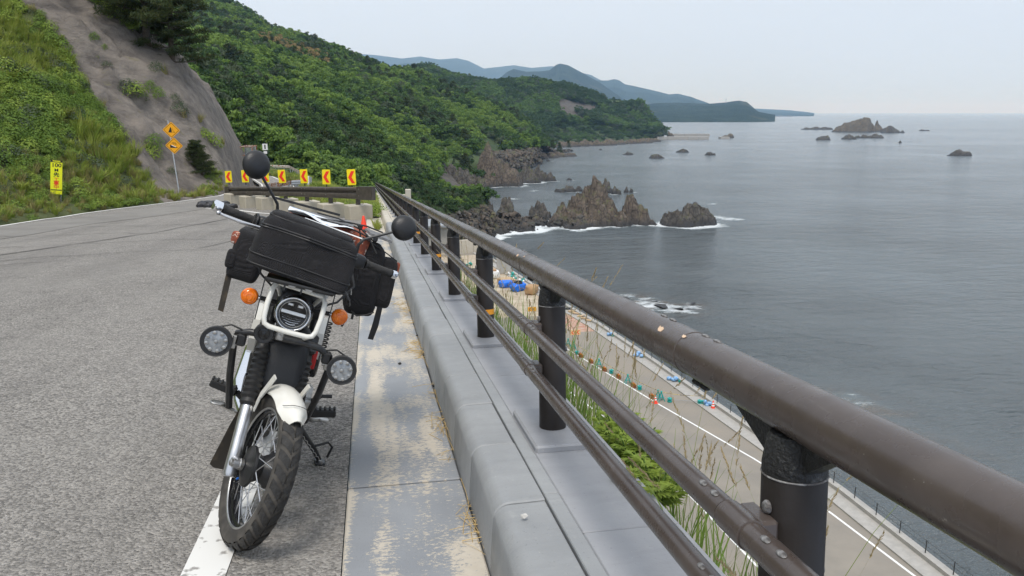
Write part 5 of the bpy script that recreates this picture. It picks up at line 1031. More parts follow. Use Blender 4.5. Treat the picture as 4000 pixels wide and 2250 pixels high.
def diamond(cx, cy_, nm):
    q = Vv(atd(cx, cy_, DS - .06)); M_ = T_(q) @ Matrix.Rotation(math.radians(6), 4, 'Z') @ Matrix.Rotation(math.radians(3), 4, 'Y') @ Matrix.Scale(.93, 4); s_ = .425
    p = MB(lambda v: M_ @ v).prism([(s_, .03), (.03, s_), (-.03, s_), (-s_, .03), (-s_, -.03), (-.03, -s_), (.03, -s_), (s_, -.03)], (0, 0, 0), (1, 0, 0), (0, 0, 1), (0, 1, 0), .012).build('sign_panel', 'sign_amber', sg, 20)
    b = MB(lambda v: M_ @ v); o_, i_ = s_ * .93, s_ * .87
    ring = [(o_, 0), (0, o_), (-o_, 0), (0, -o_)]; rin = [(i_, 0), (0, i_), (-i_, 0), (0, -i_)]
    for k in range(4): b.prism([ring[k], ring[(k + 1) % 4], rin[(k + 1) % 4], rin[k]], (0, -.004, 0), (1, 0, 0), (0, 0, 1), (0, 1, 0), .003)
    b.build('border', 'sign_black', p, 0); return p, M_
p, M_ = diamond(669, 508, 'a'); b = MB(lambda v: M_ @ v); b.prism([(-.15, -.12), (.02, -.12), (.02, .0), (-.02, .15), (-.05, .15)], (0, -.004, 0), (1, 0, 0), (0, 0, 1), (0, 1, 0), .003); b.prism([(-.2, -.13), (.2, -.13), (.2, -.12), (-.2, -.12)], (0, -.004, 0), (1, 0, 0), (0, 0, 1), (0, 1, 0), .003)
for x, z in ((.05, .1), (.07, .03), (.09, -.03), (.12, -.08), (.15, -.10)): b.prism([(x - .014, z - .014), (x + .014, z - .012), (x + .012, z + .014), (x - .012, z + .012)], (0, -.004, 0), (1, 0, 0), (0, 0, 1), (0, 1, 0), .003)
b.build('falling_rock_symbol', 'sign_black', p, 0)
p, M_ = diamond(680, 569, 'b'); b = MB(lambda v: M_ @ v); b.prism([(-.2, .05), (-.2, -.12), (.22, -.12)], (0, -.004, 0), (1, 0, 0), (0, 0, 1), (0, 1, 0), .003); b.build('slope_symbol', 'sign_black', p, 0)
b = MB(lambda v: M_ @ v); b.prism([(-.12, .035), (.10, -.055), (.085, -.085), (-.13, .002)], (0, -.008, 0), (1, 0, 0), (0, 0, 1), (0, 1, 0), .003); b.build('arrow_symbol', 'sign_white', p, 0)
text_mesh('10%', .16, 'sign_black', p, M_ @ T_((.0, -.006, .12)) @ FLIP @ Matrix.Rotation(math.radians(-12), 4, 'Z'))
# construction notice board
q = Vv(atd(220, 692, 30.2)); M_ = T_(q) @ Matrix.Rotation(math.radians(24), 4, 'Z') @ Matrix.Rotation(math.radians(7), 4, 'Y'); yb = thing('notice_board', 'tall lime yellow roadworks notice board leaning on the grass bank', 'sign board')
F_ = lambda v: M_ @ v
MB(F_).box((0, 0, 0), (.40, .02, 1.34), ch=.004).build('board', 'sign_lime', yb, 20)
MB(F_).box((0, -.013, .625), (.40, .006, .09)).build('header_band', 'sign_black', yb, 0); MB(F_).box((0, -.013, -.50), (.38, .006, .035)).build('footer_band', 'sign_black', yb, 0)
for sx in (-1, 1): MB(F_).tube([(sx * .17, .03, -.95), (sx * .17, .03, .60)], .016, 8).build('leg', 'galvanised', yb)
for s, z, c_, sz in (('100', .46, 'sign_black', .20), ('M', .27, 'sign_black', .16), ('先', .09, 'sign_black', .18), ('工', -.10, 'sign_orange', .17), ('事', -.245, 'sign_red', .17), ('中', -.39, 'sign_orange', .17)): text_mesh(s, sz, c_, yb, M_ @ T_((0, -.014, z)) @ FLIP @ Matrix.Diagonal((1.15, 1, 1, 1)), bold=.004)
MB(F_).box((.0, -.0165, .625), (.26, .003, .035)).build('header_print', 'sign_lime', yb, 0)
# far road furniture
ws = thing('small_sign', 'small white sign on a thin black post beside the far bend', 'road sign', loc=tuple(atd(1040, 640, 77))); dz = (640 - 575) / 3000 * 77
MB().tube([(0, 0, -1.0), (0, 0, dz + .4)], .05, 8).build('post', 'black_metal', ws); MB().box((0, -.06, dz + .0), (.50, .04, .62), ch=.01).build('panel', 'sign_white', ws, 30); MB().box((0, -.06, dz - .55), (.34, .04, .25), ch=.01).build('subpanel', 'sign_white', ws, 30); MB().box((0, -.085, dz + .02), (.12, .006, .4)).build('symbol', 'sign_black', ws, 0)
fr = thing('fence_cage', 'rusty metal frame cage at the foot of the rock nose', 'metal frame'); A_ = [Vv(atd(x, y, 60)) for x, y in ((938, 574), (985, 574), (985, 640), (938, 640))]
bk = Vector((0, 2.4, 0))
for a_, b_ in ((0, 1), (1, 2), (2, 3), (3, 0)): MB().tube([A_[a_], A_[b_]], .05, 6).build('frame_bar', 'rust', fr); MB().tube([A_[a_] + bk, A_[b_] + bk], .05, 6).build('frame_bar', 'rust', fr)
for a_ in range(4): MB().tube([A_[a_], A_[a_] + bk], .04, 6).build('frame_bar', 'rust', fr)
MB().tube([A_[0].lerp(A_[3], .5), A_[1].lerp(A_[2], .5)], .04, 6).build('frame_bar', 'rust', fr)
for k in range(9): u = (k + .5) / 9; MB().tube([A_[0].lerp(A_[1], u) + bk * .9, A_[3].lerp(A_[2], u) + bk * .9], .035, 5).build('mesh_bar', 'galvanised', fr)
def guard(name, pts, m, label, posts, h=.32):
    t = thing(name, label, 'guard rail'); P = dense(pts, 40)
    for s0, s1 in ((0, 14), (13, 27), (26, 40)):
        MB().sheet([[(P[i][0], P[i][1] - d_, P[i][2] - v) for v, d_ in ((0, 0), (.06, .06), (.13, .06), (.16, .02), (.19, .06), (.27, .06), (h, 0))] for i in range(s0, s1)]).build('beam', m, t, 60)
    for i in range(1, 40, max(1, 40 // posts)): MB().tube([(P[i][0], P[i][1] + .06, P[i][2] - 1.0), (P[i][0], P[i][1] + .06, P[i][2] - .05)], .06, 8).build('post', 'galvanised', t)
guard('bend_guard_rail', [atd(*c4(480, 148), 97), atd(*c4(640, 143), 96), atd(*c4(900, 150), 93), atd(*c4(970, 185), 86), atd(*c4(1035, 215), 80)], 'white_rail', 'rust-streaked white guard rail around the far bend', 9)
guard('rusty_guard_rail', [atd(*c4(640, 378), 52), atd(*c4(830, 350), 55), atd(*c4(1040, 322), 58)], 'rust', 'rusty brown guard rail just behind the brown barrier', 5)
guard('silver_guard_rail', [atd(*c4(930, 340), 56), atd(*c4(1040, 335), 56.4)], 'galvanised', 'short silver rail end beside the rusty guard rail', 3)
for k, (x, lab) in enumerate(((1145, 'white marker post behind the third chevron sign'), (1172, 'grey marker post next to the white one behind the chevrons'))):
    q = Vv(atd(*c4(x, 390), 57)); o = MB().tube([q + Vector((0, 0, -.6)), q + Vector((0, 0, .62 if k == 0 else .56))], .09, 8).build('marker_post', 'sign_white' if k == 0 else 'galvanised', None); tag(o, lab, 'post')

# ================================================================ LOWER YARD
c5 = lambda x, y: (2100 + x / 2.9, 1150 + y / 2.9)
cs = lambda x, y: (1650 + x / 1.811, 900 + y / 1.811)
def lo(q): p = onz(*q, z=LZW + .01); return (float(p[0]), float(p[1]), float(p[2]))
m_wt = shared(MB().lathe([(.05, 0), (.17, .0), (.17, .10), (.06, .12), (.06, .16), (.17, .18), (.17, .28), (.05, .28)], (0, 0, .02), (0, 0, 1), 14), 'weight_body', 'teal_plastic')
def weight(q, lab):
    t = thing('barrier_weight', lab, 'barrier weight', 'teal barrier weights', loc=lo(q)); inst('weight_body', m_wt, t, Matrix.Scale(1.15, 4)); MB().tube([(0, 0, .3), (0, 0, .42)], .03, 8).build('handle', 'teal_plastic', t)
WT = [(445, 680), (835, 893), (1155, 1078), (1495, 1218), (1835, 1243), (1885, 1248)]
for i, q in enumerate(WT): weight(c5(*q), '%s teal barrier weight along the white line, counted from the chevron board' % ORD[i])
m_st = MB()
for sx in (-1, 1): m_st.tube([(sx * .26, -.2, 0), (0, 0, .78), (sx * .26, .2, 0)], .035, 6)
m_st.tube([(-.15, -.1, .35), (.15, -.1, .35)], .03, 6).tube([(-.2, .12, .25), (.2, .12, .25)], .03, 6).lathe([(.09, 0), (.09, .09), (.03, .14)], (0, 0, .74), (0, 0, 1), 10)
m_st = shared(m_st, 'stand_frame', 'teal_plastic'); ST = [(345, 590), (405, 620), (695, 825), (1020, 1008), (1362, 1188), (1398, 1205)]
SP = []
for i, q in enumerate(ST):
    t = thing('barrier_stand', '%s teal folding stand carrying the striped tape' % ORD[i], 'barrier stand', 'teal barrier stands', loc=lo(c5(*q))); inst('stand_frame', m_st, t); MB().torus((0, 0, .80), (0, 0, 1), .06, .018, 12, 6).build('clip', 'black_plastic', t); SP.append(Vector(lo(c5(*q))) + Vector((0, 0, .78)))
PLN = [(490, 712), (605, 778), (755, 868), (915, 952), (1085, 1052), (1295, 1180)]
m_pl = shared(MB().add([(x * (.23 if z else .20), y * (.10 if z else .085), .2 * z) for z in (0, 1) for x, y in ((-1, -1), (1, -1), (1, 1), (-1, 1))], [(3, 2, 1, 0), (0, 1, 5, 4), (1, 2, 6, 5), (2, 3, 7, 6), (3, 0, 4, 7), (4, 5, 6, 7)]).box((0, 0, .19), (.48, .22, .03), ch=.005), 'tray', 'planter', 30)
gq = np.random.default_rng(3); V, F = leaves(gq.normal(size=(140, 3)) * np.array([.12, .05, .05]) + np.array([0, 0, .28]), np.tile([0, 0, 1.], (140, 1)), .035, 3); m_fl = npmesh('flowers', V, F, False); m_fl.materials.append(MATS['flower']); V, F = leaves(gq.normal(size=(120, 3)) * np.array([.13, .06, .03]) + np.array([0, 0, .23]), np.tile([0, 0, 1.], (120, 1)), .04, 4); m_lv = npmesh('leaves', V, F, False); m_lv.materials.append(MATS['leaf_mid'])
for i, q in enumerate(PLN):
    t = thing('flower_planter', '%s terracotta flower trough along the white line from the chevron board' % ORD[i], 'planter', 'flower troughs on the lower road', mw=T_(lo(c5(*q))) @ Matrix.Rotation(1.85, 4, 'Z') @ Matrix.Scale(1.25, 4)); inst('tray', m_pl, t); inst('flowers', m_fl, t); inst('leaves', m_lv, t)
cone('traffic_cone', lo(c5(1330, 1230)), .72, 'red and white cone at the corner of the taped area on the white line', weight=False, stripes=2); cone('traffic_cone', lo(c5(1985, 1298)), .72, 'red and white cone beside the blue bags at the seaward corner', weight=False, stripes=2)
sea_pt = Vector(lo(c5(1890, 1250))) + Vector((0, 0, .78))
def sag(a_, b_, s_, n=10): return [a_.lerp(b_, t) - Vector((0, 0, s_ * 4 * t * (1 - t))) for t in np.linspace(0, 1, n)]
tp = thing('striped_rope', 'yellow and black striped rope strung between the teal stands', 'rope')
for a_, b_ in ((0, 1), (1, 2), (2, 3), (3, 4)): MB().tube(sag(SP[a_], SP[b_], .10), .022, 5).build('rope_length', 'rope_yellow', tp)
MB().tube(sag(SP[5], sea_pt, .12), .022, 5).build('rope_length', 'rope_yellow', tp)
rd = thing('barrier_rods', 'thin grey rods linking the teal weights', 'rod'); WP = [Vector(lo(c5(*q))) + Vector((0, 0, .22)) for q in WT]
for a_, b_ in zip(WP[:-1], WP[1:]): MB().tube([a_, b_], .018, 5).build('rod', 'galvanised', rd)
def bundle(q, s_, lab, i):
    t = thing('weight_bundle', lab, 'bundle', 'blue bundles along the sea kerb', loc=lo(q)); rq = random.Random(i)
    for k in range(5):
        def wb(p): return p * (1 + .2 * (vnoise(np.array([[p.x * 7 + k, p.y * 7, p.z * 7 + i]]), 2)[0] - .5))
        MB().rbox((rq.uniform(-.3, .3) * s_, rq.uniform(-.35, .35) * s_, .13 + .13 * (k % 3)), (.36 * s_, .36 * s_, .3), Matrix.Rotation(rq.random() * 3, 3, 'Z'), .8, 14, 8, wb).build('water_bag', 'bag_blue', t, 60)
    MB().lathe([(.05, 0), (.15, 0), (.15, .1), (.05, .13), (.15, .16), (.15, .26), (.04, .26)], (.35 * s_, -.3 * s_, 0), (0, 0, 1), 12).build('teal_weight', 'teal_plastic', t)
for i, (q, s_) in enumerate([((812, 478), .8), ((1140, 712), 1.1), ((1540, 990), 1.25), ((1935, 1272), .8)]): bundle(c5(*q), s_, ['small blue and teal bundle where the sea kerb begins', 'blue water bags with a teal weight midway along the sea kerb', 'largest heap of blue water bags at the sea kerb', 'blue bags beside the seaward cone'][i], i)
def chevboard(q, w, lab, m1, m2):
    p = Vector(lo(q)); t = thing('chevron_board', lab, 'sign board', loc=p)
    for sx in (-1, 1): MB().tube([(sx * w * .3, 0, 0), (sx * w * .3, 0, 1.5)], .035, 6).build('leg', 'rust', t)
    MB().box((0, -.04, 1.65), (w, .03, w * .52), ch=.006).build('board', m1, t, 20)
    for k in (-1, 0, 1): x0 = k * w * .27; MB().prism([(x0 - w * .16, 0), (x0 + w * .04, w * .2), (x0 + w * .14, w * .2), (x0 - w * .06, 0), (x0 + w * .14, -w * .2), (x0 + w * .04, -w * .2)], (0, -.062, 1.65), (1, 0, 0), (0, 0, 1), (0, 1, 0), .005).build('chevron', m2, t, 0)
mat('board_orange', (.80, .52, .25), .5)
chevboard(cs(1080, 830), 1.05, 'pale orange board with red chevrons beside the white line', 'board_orange', 'sign_red'); chevboard(cs(775, 655), .95, 'amber board with dark chevrons beyond the first posts', 'sign_amber', 'rust')
def heap(q, size, m, lab, cat, i, extra=None):
    p = Vector(lo(q)); t = thing(cat.replace(' ', '_'), lab, cat, loc=p)
    def wb(v): return v * (1 + .3 * (vnoise(np.array([[v.x * 3 + i * 5, v.y * 3, v.z * 4]]), 6)[0] - .5) + .1 * (vnoise(np.array([[v.x * 9, v.y * 9 + i, v.z * 9]]), 7)[0] - .5))
    MB().rbox((0, 0, size[2] * .45), size, Matrix.Rotation(.3 * i, 3, 'Z'), .55, 30, 16, wb).build('cover', m, t, 60)
    MB().tube([(-size[0] * .5, -.1, size[2] * .3), (-size[0] * .2, -size[1] * .52, size[2] * .55), (size[0] * .3, -size[1] * .5, size[2] * .4)], .03, 6).build('tie_rope', 'rope_yellow', t)
    if extra == 'coil':
        for k in range(4): MB().torus((0, 0, size[2] * .95 + .07 * k), (0, 0, 1), .55 - .03 * k, .05, 24, 6).build('hose_coil', 'black_plastic', t)
heap(cs(590, 400), (2.0, 1.4, 1.0), 'tarp_blue', 'blue tarpaulin heap nearer the posts', 'tarp heap', 1); heap(cs(678, 425), (2.3, 1.5, 1.1), 'tarp_blue', 'larger blue tarpaulin heap with a coil of black hose on top', 'tarp heap', 2, 'coil'); heap(cs(775, 448), (1.9, 1.5, 1.3), 'tan_cloth', 'tan cloth covered crate beside the blue tarpaulins', 'covered crate', 3)
pl = thing('timber_stack', 'pallets of pale timber behind the blue tarpaulins', 'timber', mw=T_(lo(cs(595, 370))) @ Matrix.Rotation(.2, 4, 'Z'))
for k in range(8): MB().box((-.9 + k * .26, 0, .55), (.2, 2.2, .05), ch=.006).build('plank', 'timber', pl, 20)
for k in (-1, 1): MB().box((0, k * .8, .26), (2.2, .2, .5)).build('bearer', 'timber', pl, 0)
bx_ = thing('white_crate', 'white sheet-covered boxes by the far sea wall', 'crate', loc=lo(cs(500, 335))); MB().rbox((0, 0, .55), (1.8, 1.4, 1.1), None, .3, 20, 10).build('cover', 'white_sheet', bx_, 60); MB().box((-.2, -.2, 1.15), (1.2, .8, .25), ch=.02).build('lid', 'cardboard', bx_, 20)
pn = thing('leaning_slab', 'tall grey concrete panel leaning by the yard edge', 'panel', loc=lo(cs(560, 310))); MB().box((.4, .5, 1.9), (2.1, .25, 3.8), Matrix.Rotation(-.12, 3, 'X'), ch=.03).build('slab', 'grey_concrete', pn, 30); MB().tube([(-.6, 0, 3.6), (0, -.6, 1.6), (.8, -.8, .1)], .04, 6).build('rope', 'rope_yellow', pn)
for i, (q, lab) in enumerate([((620, 320), 'teal and white float net by the yard edge'), ((650, 345), 'teal float net beside the timber'), ((705, 365), 'teal float net next to the tan crate'), ((335, 250), 'teal and white buoys beyond the near post')]):
    t = thing('net_floats', lab, 'floats', 'heaps of fishing floats', loc=lo(cs(*q))); rq = random.Random(i + 40)
    for k in range(6): MB().lathe([(.02, -.22), (.15, -.13), (.19, 0), (.15, .13), (.02, .22)], (rq.uniform(-.4, .4), rq.uniform(-.4, .4), .2 + .2 * (k % 2)), (rq.random(), rq.random(), .3), 10).build('float', 'teal_plastic' if k % 3 else 'white_sheet', t)
hose = thing('rope_coils', 'pale rope and hose coils along the yard edge near the red patch', 'rope')
for k, (x, y) in enumerate([(1030, 560), (1060, 580), (1090, 595), (1120, 612), (1150, 628), (1180, 645)]): p = Vector(lo(cs(x, y))); MB().torus(p + Vector((0, 0, .16)), (0.2 * (k % 3 - 1), .2, 1), .42, .10, 20, 8).build('coil', 'black_plastic' if k == 0 else 'timber', hose)

# ================================================================ SMALL THINGS ON KERB AND GUTTER
def onroad(px_, py_, dz=0.): d = ray(px_, py_); t = (-EYEH + dz) / (d[2] + SLOPE * d[1]); return CE + d * t
c8 = lambda x, y: (1300 + x / 1.38, 1200 + y / 1.38)
q = onroad(*c8(1032, 1132), dz=.25); o = inst('pebble', HULLS[2], None, T_((q[0], q[1], q[2] + .004)) @ Matrix.Diagonal((.014, .012, .014, 1))); o.data = HULLS[2].copy(); o.data.materials.clear(); o.data.materials.append(MATS['pebble']); tag(o, 'white pebble lying on top of the kerb', 'pebble')
for x, y, lab in ((362, 313, 'black lump in the middle of the gutter'), (545, 434, 'black lump against the kerb foot'), (457, 160, 'small dark clod at the kerb foot farther along')):
    q = onroad(*c8(x, y)); o = inst('asphalt_crumb', HULLS[4], None, T_((q[0], q[1], q[2] + .014)) @ Matrix.Diagonal((.016, .014, .014, 1))); o.data = HULLS[4].copy(); o.data.materials.clear(); o.data.materials.append(MATS['coal']); tag(o, lab, 'crumb')
st = MB(); rq = random.Random(5)
for (x, y, n, sp) in ((450, 200, 26, .06), (480, 260, 24, .05), (440, 235, 12, .05), (548, 480, 12, .06), (600, 620, 14, .07), (610, 680, 12, .06), (640, 770, 6, .05), (745, 1110, 8, .04), (760, 1180, 8, .04), (790, 1250, 5, .04), (430, 95, 10, .08), (395, 20, 24, .10), (400, 40, 16, .12), (365, -10, 20, .12)):
    c_ = Vv(onroad(*c8(x, y)))
    for k in range(n):
        a_ = rq.uniform(0, PI); l_ = rq.uniform(.02, .09); p0 = c_ + Vector((rq.gauss(0, sp * .45), rq.gauss(0, sp * 1.6), .004 + rq.random() * .012)); d_ = Vector((math.cos(a_) * l_, math.sin(a_) * l_ * 1.6, 0)); st.tube([p0 - d_, p0 + Vector((0, 0, .008)), p0 + d_ + Vector((rq.uniform(-.01, .01), 0, 0))], rq.uniform(.0008, .0019), 4)
for (pts_) in ([(480, 260), (510, 320), (540, 380), (555, 430), (560, 490)], [(560, 500), (600, 600), (615, 700), (660, 795)], [(690, 930), (720, 1010), (735, 1080), (725, 1120), (770, 1190)], [(720, 1130), (705, 1180), (702, 1230)], [(770, 1190), (800, 1250), (815, 1310)]): st.tube([Vv(onroad(*c8(*q))) + Vector((0, 0, .007)) for q in pts_], .0016, 5)
tag(st.build('dry_straw', 'straw', None), 'dry straw and stalks lying along the foot of the kerb', 'straw', kind='stuff')
# tall seeding grass just behind the guard rail
V = []; F = []; tn = []; mi = []; g = np.random.default_rng(33)
def blade(o, dv, hh, dr, wd, tint, head):
    sd = np.array([-dv[1], dv[0], 0]) * wd; b0 = len(V)
    lv = ((0, 1), (.3, 1), (.55, .85), (.78, .6), (1, .12))
    for t, w in lv: c_ = o + dv * dr * t ** 2 + np.array([0, 0, hh * (t - .12 * (dr / hh) * t ** 3)]); V.extend([c_ - sd * w, c_ + sd * w])
    for k in range(4): F.append((b0 + 2 * k, b0 + 2 * k + 1, b0 + 2 * k + 3, b0 + 2 * k + 2)); tn.append(tint); mi.append(0)
    if head:
        tip = np.array(V[-1]); pv = np.array(V[-3]); ax = tip - pv; ax /= np.linalg.norm(ax); L_ = g.uniform(.07, .15)
        for k in range(26):
            t = k / 26; c_ = tip + ax * (t - .75) * L_; dd = g.normal(size=3); dd -= ax * (dd @ ax); dd /= np.linalg.norm(dd); s1 = .007 * (1 - .6 * t) * g.uniform(.6, 1.3); e1 = c_ + dd * s1 * 1.2 + ax * .012; e2 = np.cross(ax, dd) * .0022; b1 = len(V); V.extend([c_ - e2, c_ + e2, e1 + e2 * .8, e1 - e2 * .8]); F.append((b1, b1 + 1, b1 + 2, b1 + 3)); tn.append(.5); mi.append(1)
for k in range(1000):
    y = 1.35 + 7.5 * g.random() ** 1.3; x = .97 + abs(g.normal(0, .25)); z = float(zr(1., y)) - .12 - (x - .95) * 1.0; a_ = g.uniform(0, 2 * PI); hd = g.random() < .20
    clump = vnoise(np.array([[y * 1.5, 0, 0]]), 3)[0]; hh = (g.uniform(.55, .95) if hd else g.uniform(.3, .65)) * (.6 + .6 * clump); blade(np.array([x, y, z]), np.array([math.cos(a_), math.sin(a_), 0]), hh, hh * g.uniform(.1, .5), (.0012 if hd else .0042) * g.uniform(.7, 1.3), np.clip(g.normal(.75 if hd else .15, .25), 0, 1), hd)
me = npmesh('tall_grass', V, F, False); attr(me, 'tint', tn, 'FACE'); me.materials.append(MATS['reed']); me.materials.append(MATS['seed_head']); me.polygons.foreach_set('material_index', np.array(mi, np.int32)); o = inst('tall_grass', me); tag(o, 'tall seeding grass growing just behind the guard rail', 'grass', kind='stuff')
def herb(loc, h, seed, label):
    t = thing('mugwort_plant', label, 'plant', loc=loc); g = np.random.default_rng(seed); sm = MB(); V = []; F = []; tn = []
    for s_ in range(7):
        a_ = g.uniform(0, 6.3); hh = h * g.uniform(.6, 1); e_ = np.array([math.cos(a_) * .13, math.sin(a_) * .13, hh]); sm.tube([(0, 0, 0), tuple(e_ * .5 + np.array([0, 0, .02])), tuple(e_)], .0035, 5)
        for k in range(16):
            u = .25 + .75 * k / 16; c_ = e_ * u; b_ = k * 2.4; d_ = np.array([math.cos(b_), math.sin(b_), .35]); d_ /= np.linalg.norm(d_); L_ = .075 * (1.25 - u * .6) * g.uniform(.8, 1.2); sd = np.cross(d_, [0, 0, 1.])
            for f_ in (-.6, -.3, 0, .3, .6):                        # deeply cut leaf of five lobes
                dl = d_ * math.cos(f_) + sd * math.sin(f_); l2 = L_ * (1 - .35 * abs(f_)); w_ = np.cross(dl, [0, 0, 1.]) * L_ * .11; m_ = c_ + d_ * L_ * .25; b0 = len(V); V.extend([m_, m_ + dl * l2 * .5 + w_, m_ + dl * l2 + np.array([0, 0, -.01]), m_ + dl * l2 * .5 - w_]); F.append((b0, b0 + 1, b0 + 2, b0 + 3)); tn.append(np.clip(g.normal(.35, .25), 0, 1))
    sm.build('stem', 'weed_leaf', t); me = npmesh('leaves', V, F, False); attr(me, 'tint', tn, 'FACE'); plain('leaves', me, 'bank_leaf', t)
for k, (px_, py_, d, h) in enumerate([(2490, 1850, 3.1, .24), (2440, 1770, 3.5, .26), (2560, 1930, 2.75, .19), (2390, 1700, 4.0, .22)]):
    q = atd(px_, py_ + 60, d); herb((float(q[0]), float(q[1]), float(q[2])), h, k + 3, ['bright leafy mugwort in the middle of the gap below the second pipe', 'mugwort plant farther back among the tall grass', 'mugwort plant nearest the big post', 'smallest mugwort among the seeding grass'][k])

# ================================================================ MOTORCYCLE (local axes: x forward, y to its left, z up)
PSI, PHI, STEER = .06, .294, .315
f_ = Vector((math.sin(PSI), -math.cos(PSI), 0)); l_ = Vector((math.cos(PSI), math.sin(PSI), 0)); u_ = Vector((0, 0, 1))
l2 = l_ * math.cos(PHI) - u_ * math.sin(PHI); u2 = u_ * math.cos(PHI) + l_ * math.sin(PHI)
BM = RF @ Matrix(((f_.x, l2.x, u2.x, -.540), (f_.y, l2.y, u2.y, 2.70), (f_.z, l2.z, u2.z, .004), (0, 0, 0, 1)))
EPS = math.radians(27); SAX = Vector((-math.sin(EPS), 0, math.cos(EPS))); SPT = Vector((-.0687, 0, .288)); SR = Matrix.Rotation(STEER, 3, SAX)
ST_ = lambda v: SPT + SR @ (v - SPT)
bike = thing('motorcycle', 'cream and black small motorcycle leaning on its side stand by the gutter', 'motorcycle', mw=BM)
def part(b, name, m, parent=None, ang=40): return b.build(name, m, parent or bike, ang)
SM = lambda: MB(ST_)
# wheels
def wheel(cx, xf, nm, treaded):
    W = lambda: MB(xf); c = (cx, 0, .288); ax = (0, 1, 0)
    rim = part(W().torus(c, ax, 0, 0, 64, 0, [(.214, -.027), (.221, -.026), (.222, -.022), (.214, -.016), (.204, -.012), (.201, 0), (.204, .012), (.214, .016), (.222, .022), (.221, .026), (.214, .027), (.209, 0)]), nm, 'black_gloss')
    for h_ in (-.0262, .0262): part(W().torus((cx, h_, .288), ax, .2180, .0048, 64, 8), 'rim_edge', 'fork_alloy', rim)
    part(W().torus(c, ax, 0, 0, 72, 0, [(.217, -.026), (.226, -.034), (.246, -.040), (.264, -.040), (.276, -.033), (.283, -.020), (.2855, -.007), (.2855, .007), (.283, .020), (.276, .033), (.264, .040), (.246, .040), (.226, .034), (.217, .026), (.208, 0)]), 'tyre', 'tyre_dusty', rim)
    if treaded:
        pr = [(0, .2858), (.010, .2853), (.020, .283), (.030, .2785), (.036, .272), (.040, .264)]
        rad = lambda h: float(np.interp(abs(h), [q[0] for q in pr], [q[1] for q in pr])); t = W(); n = 34; st = 2 * PI / n
        for i in range(n):
            for sg in (-1, 1):
                hs = [.003, .012, .021, .030, .038]; a0 = i * st + (st / 2 if sg > 0 else 0) * .35; rows = []
                for lift, shr in ((-.002, 0.), (.0040, .06)):
                    lo_, hi_ = [], []
                    for h in hs:
                        sk = .55 * st * (h / .038) * 1.3
                        for lst, e in ((lo_, .06 + shr), (hi_, .84 - shr)):
                            a_ = a0 + sk + st * e; r_ = rad(h) + lift; lst.append((cx + r_ * math.cos(a_), sg * h, .288 + r_ * math.sin(a_)))
                    rows += [lo_, hi_] if lift == 0 else [hi_, lo_]
                A, B, C_, D = rows; k = len(hs); vs = A + B + C_ + D; fs = []
                for j in range(k - 1): fs += [(3 * k + j, 3 * k + j + 1, 2 * k + j + 1, 2 * k + j), (j, j + 1, 3 * k + j + 1, 3 * k + j), (2 * k + j, 2 * k + j + 1, k + j + 1, k + j)]
                fs += [(0, 3 * k, 2 * k, k), (k - 1, 2 * k - 1, 3 * k - 1, 4 * k - 1)]; t.add(vs, fs)
        tag(part(t, 'tread', 'rubber', rim, 30), kind='stuff')
    hub = part(W().lathe([(.014, -.062), (.030, -.060), (.074, -.046), (.076, -.036), (.060, -.030), (.045, 0), (.060, .03), (.072, .036), (.072, .046), (.03, .056), (.014, .058)], c, ax, 32), 'hub', 'black_plastic', rim)
    part(W().lathe([(.019, -.078), (.021, -.076), (.021, -.064), (.016, -.062)], c, ax, 16), 'axle_collar', 'steel', rim)
    for i in range(36):
        a_ = 2 * PI * i / 36; sd = 1 if i % 2 else -1; b_ = a_ + (.62 if (i // 2) % 2 else -.62) * 1.0; part(W().tube([(cx + .066 * math.cos(b_), sd * .036, .288 + .066 * math.sin(b_)), (cx + .204 * math.cos(a_), sd * .006, .288 + .204 * math.sin(a_))], .0019, 6), 'spoke', 'fork_alloy', rim)
    part(W().lathe([(.004, 0), (.0045, .012), (.003, .018)], (cx - .15, -.012, .288 - .115), (.8, 0, .6), 8), 'valve_cap', 'blue_cap', rim)
    return rim
wheel(0, ST_, 'front_wheel', True); wheel(-1.23, None, 'rear_wheel', False)
# fork
for sg in (-1, 1):
    o = Vector((-.018, sg * .088, .228)); P = lambda t: tuple(o + SAX * t)
    leg = part(SM().tube([P(0), P(.012), P(.10), P(.26), P(.275)], [.020, .0245, .0235, .0235, .020], 18), 'fork_leg', 'fork_alloy')
    part(SM().tube([(-.048, sg * .088, .288), (.004, sg * .082, .288)], [.017, .019], 12).tube([(0, sg * .100, .288), (0, sg * .062, .288)], .0165, 14), 'axle_lug', 'fork_alloy', leg)
    part(SM().lathe([(.013, 0), (.013, .008), (.008, .012)], (0, sg * .100, .288), (0, sg, 0), 8), 'axle_nut', 'steel', leg)
    part(SM().lathe([(.012, 0), (.012, .008)], P(.185), (.6, sg * .8, 0), 8), 'lug_boss', 'fork_alloy', leg)
    pr = [(.028, .265), (.034, .275)]; k = 9
    for i in range(k): r0 = .036 - .006 * i / k; h = .29 + .205 * i / k; pr += [(r0 - .0065, h), (r0, h + .011), (r0 - .0065, h + .0215)]
    part(SM().lathe(pr + [(.024, .51), (.019, .515)], o, SAX, 22), 'fork_boot', 'boot_rubber')
    part(SM().tube([P(.50), P(.66)], .0165, 14), 'fork_tube', 'black_metal')
    cl = part(SM().box(P(.56), (.055, .058, .080), Matrix.Rotation(-EPS, 3, 'Y'), ch=.008), 'fork_clamp', 'black_metal')
    for dz in (.545, .588): q = Vector(P(dz)); part(SM().lathe([(.011, 0), (.011, .010), (.008, .013)], q + Vector((.026, -sg * .020, .012)), (.89, 0, .45), 14), 'clamp_bolt', 'steel', cl)
part(SM().rbox((-.262, 0, .735), (.05, .17, .07), Matrix.Rotation(-EPS, 3, 'Y'), .4), 'fork_bridge', 'black_metal')
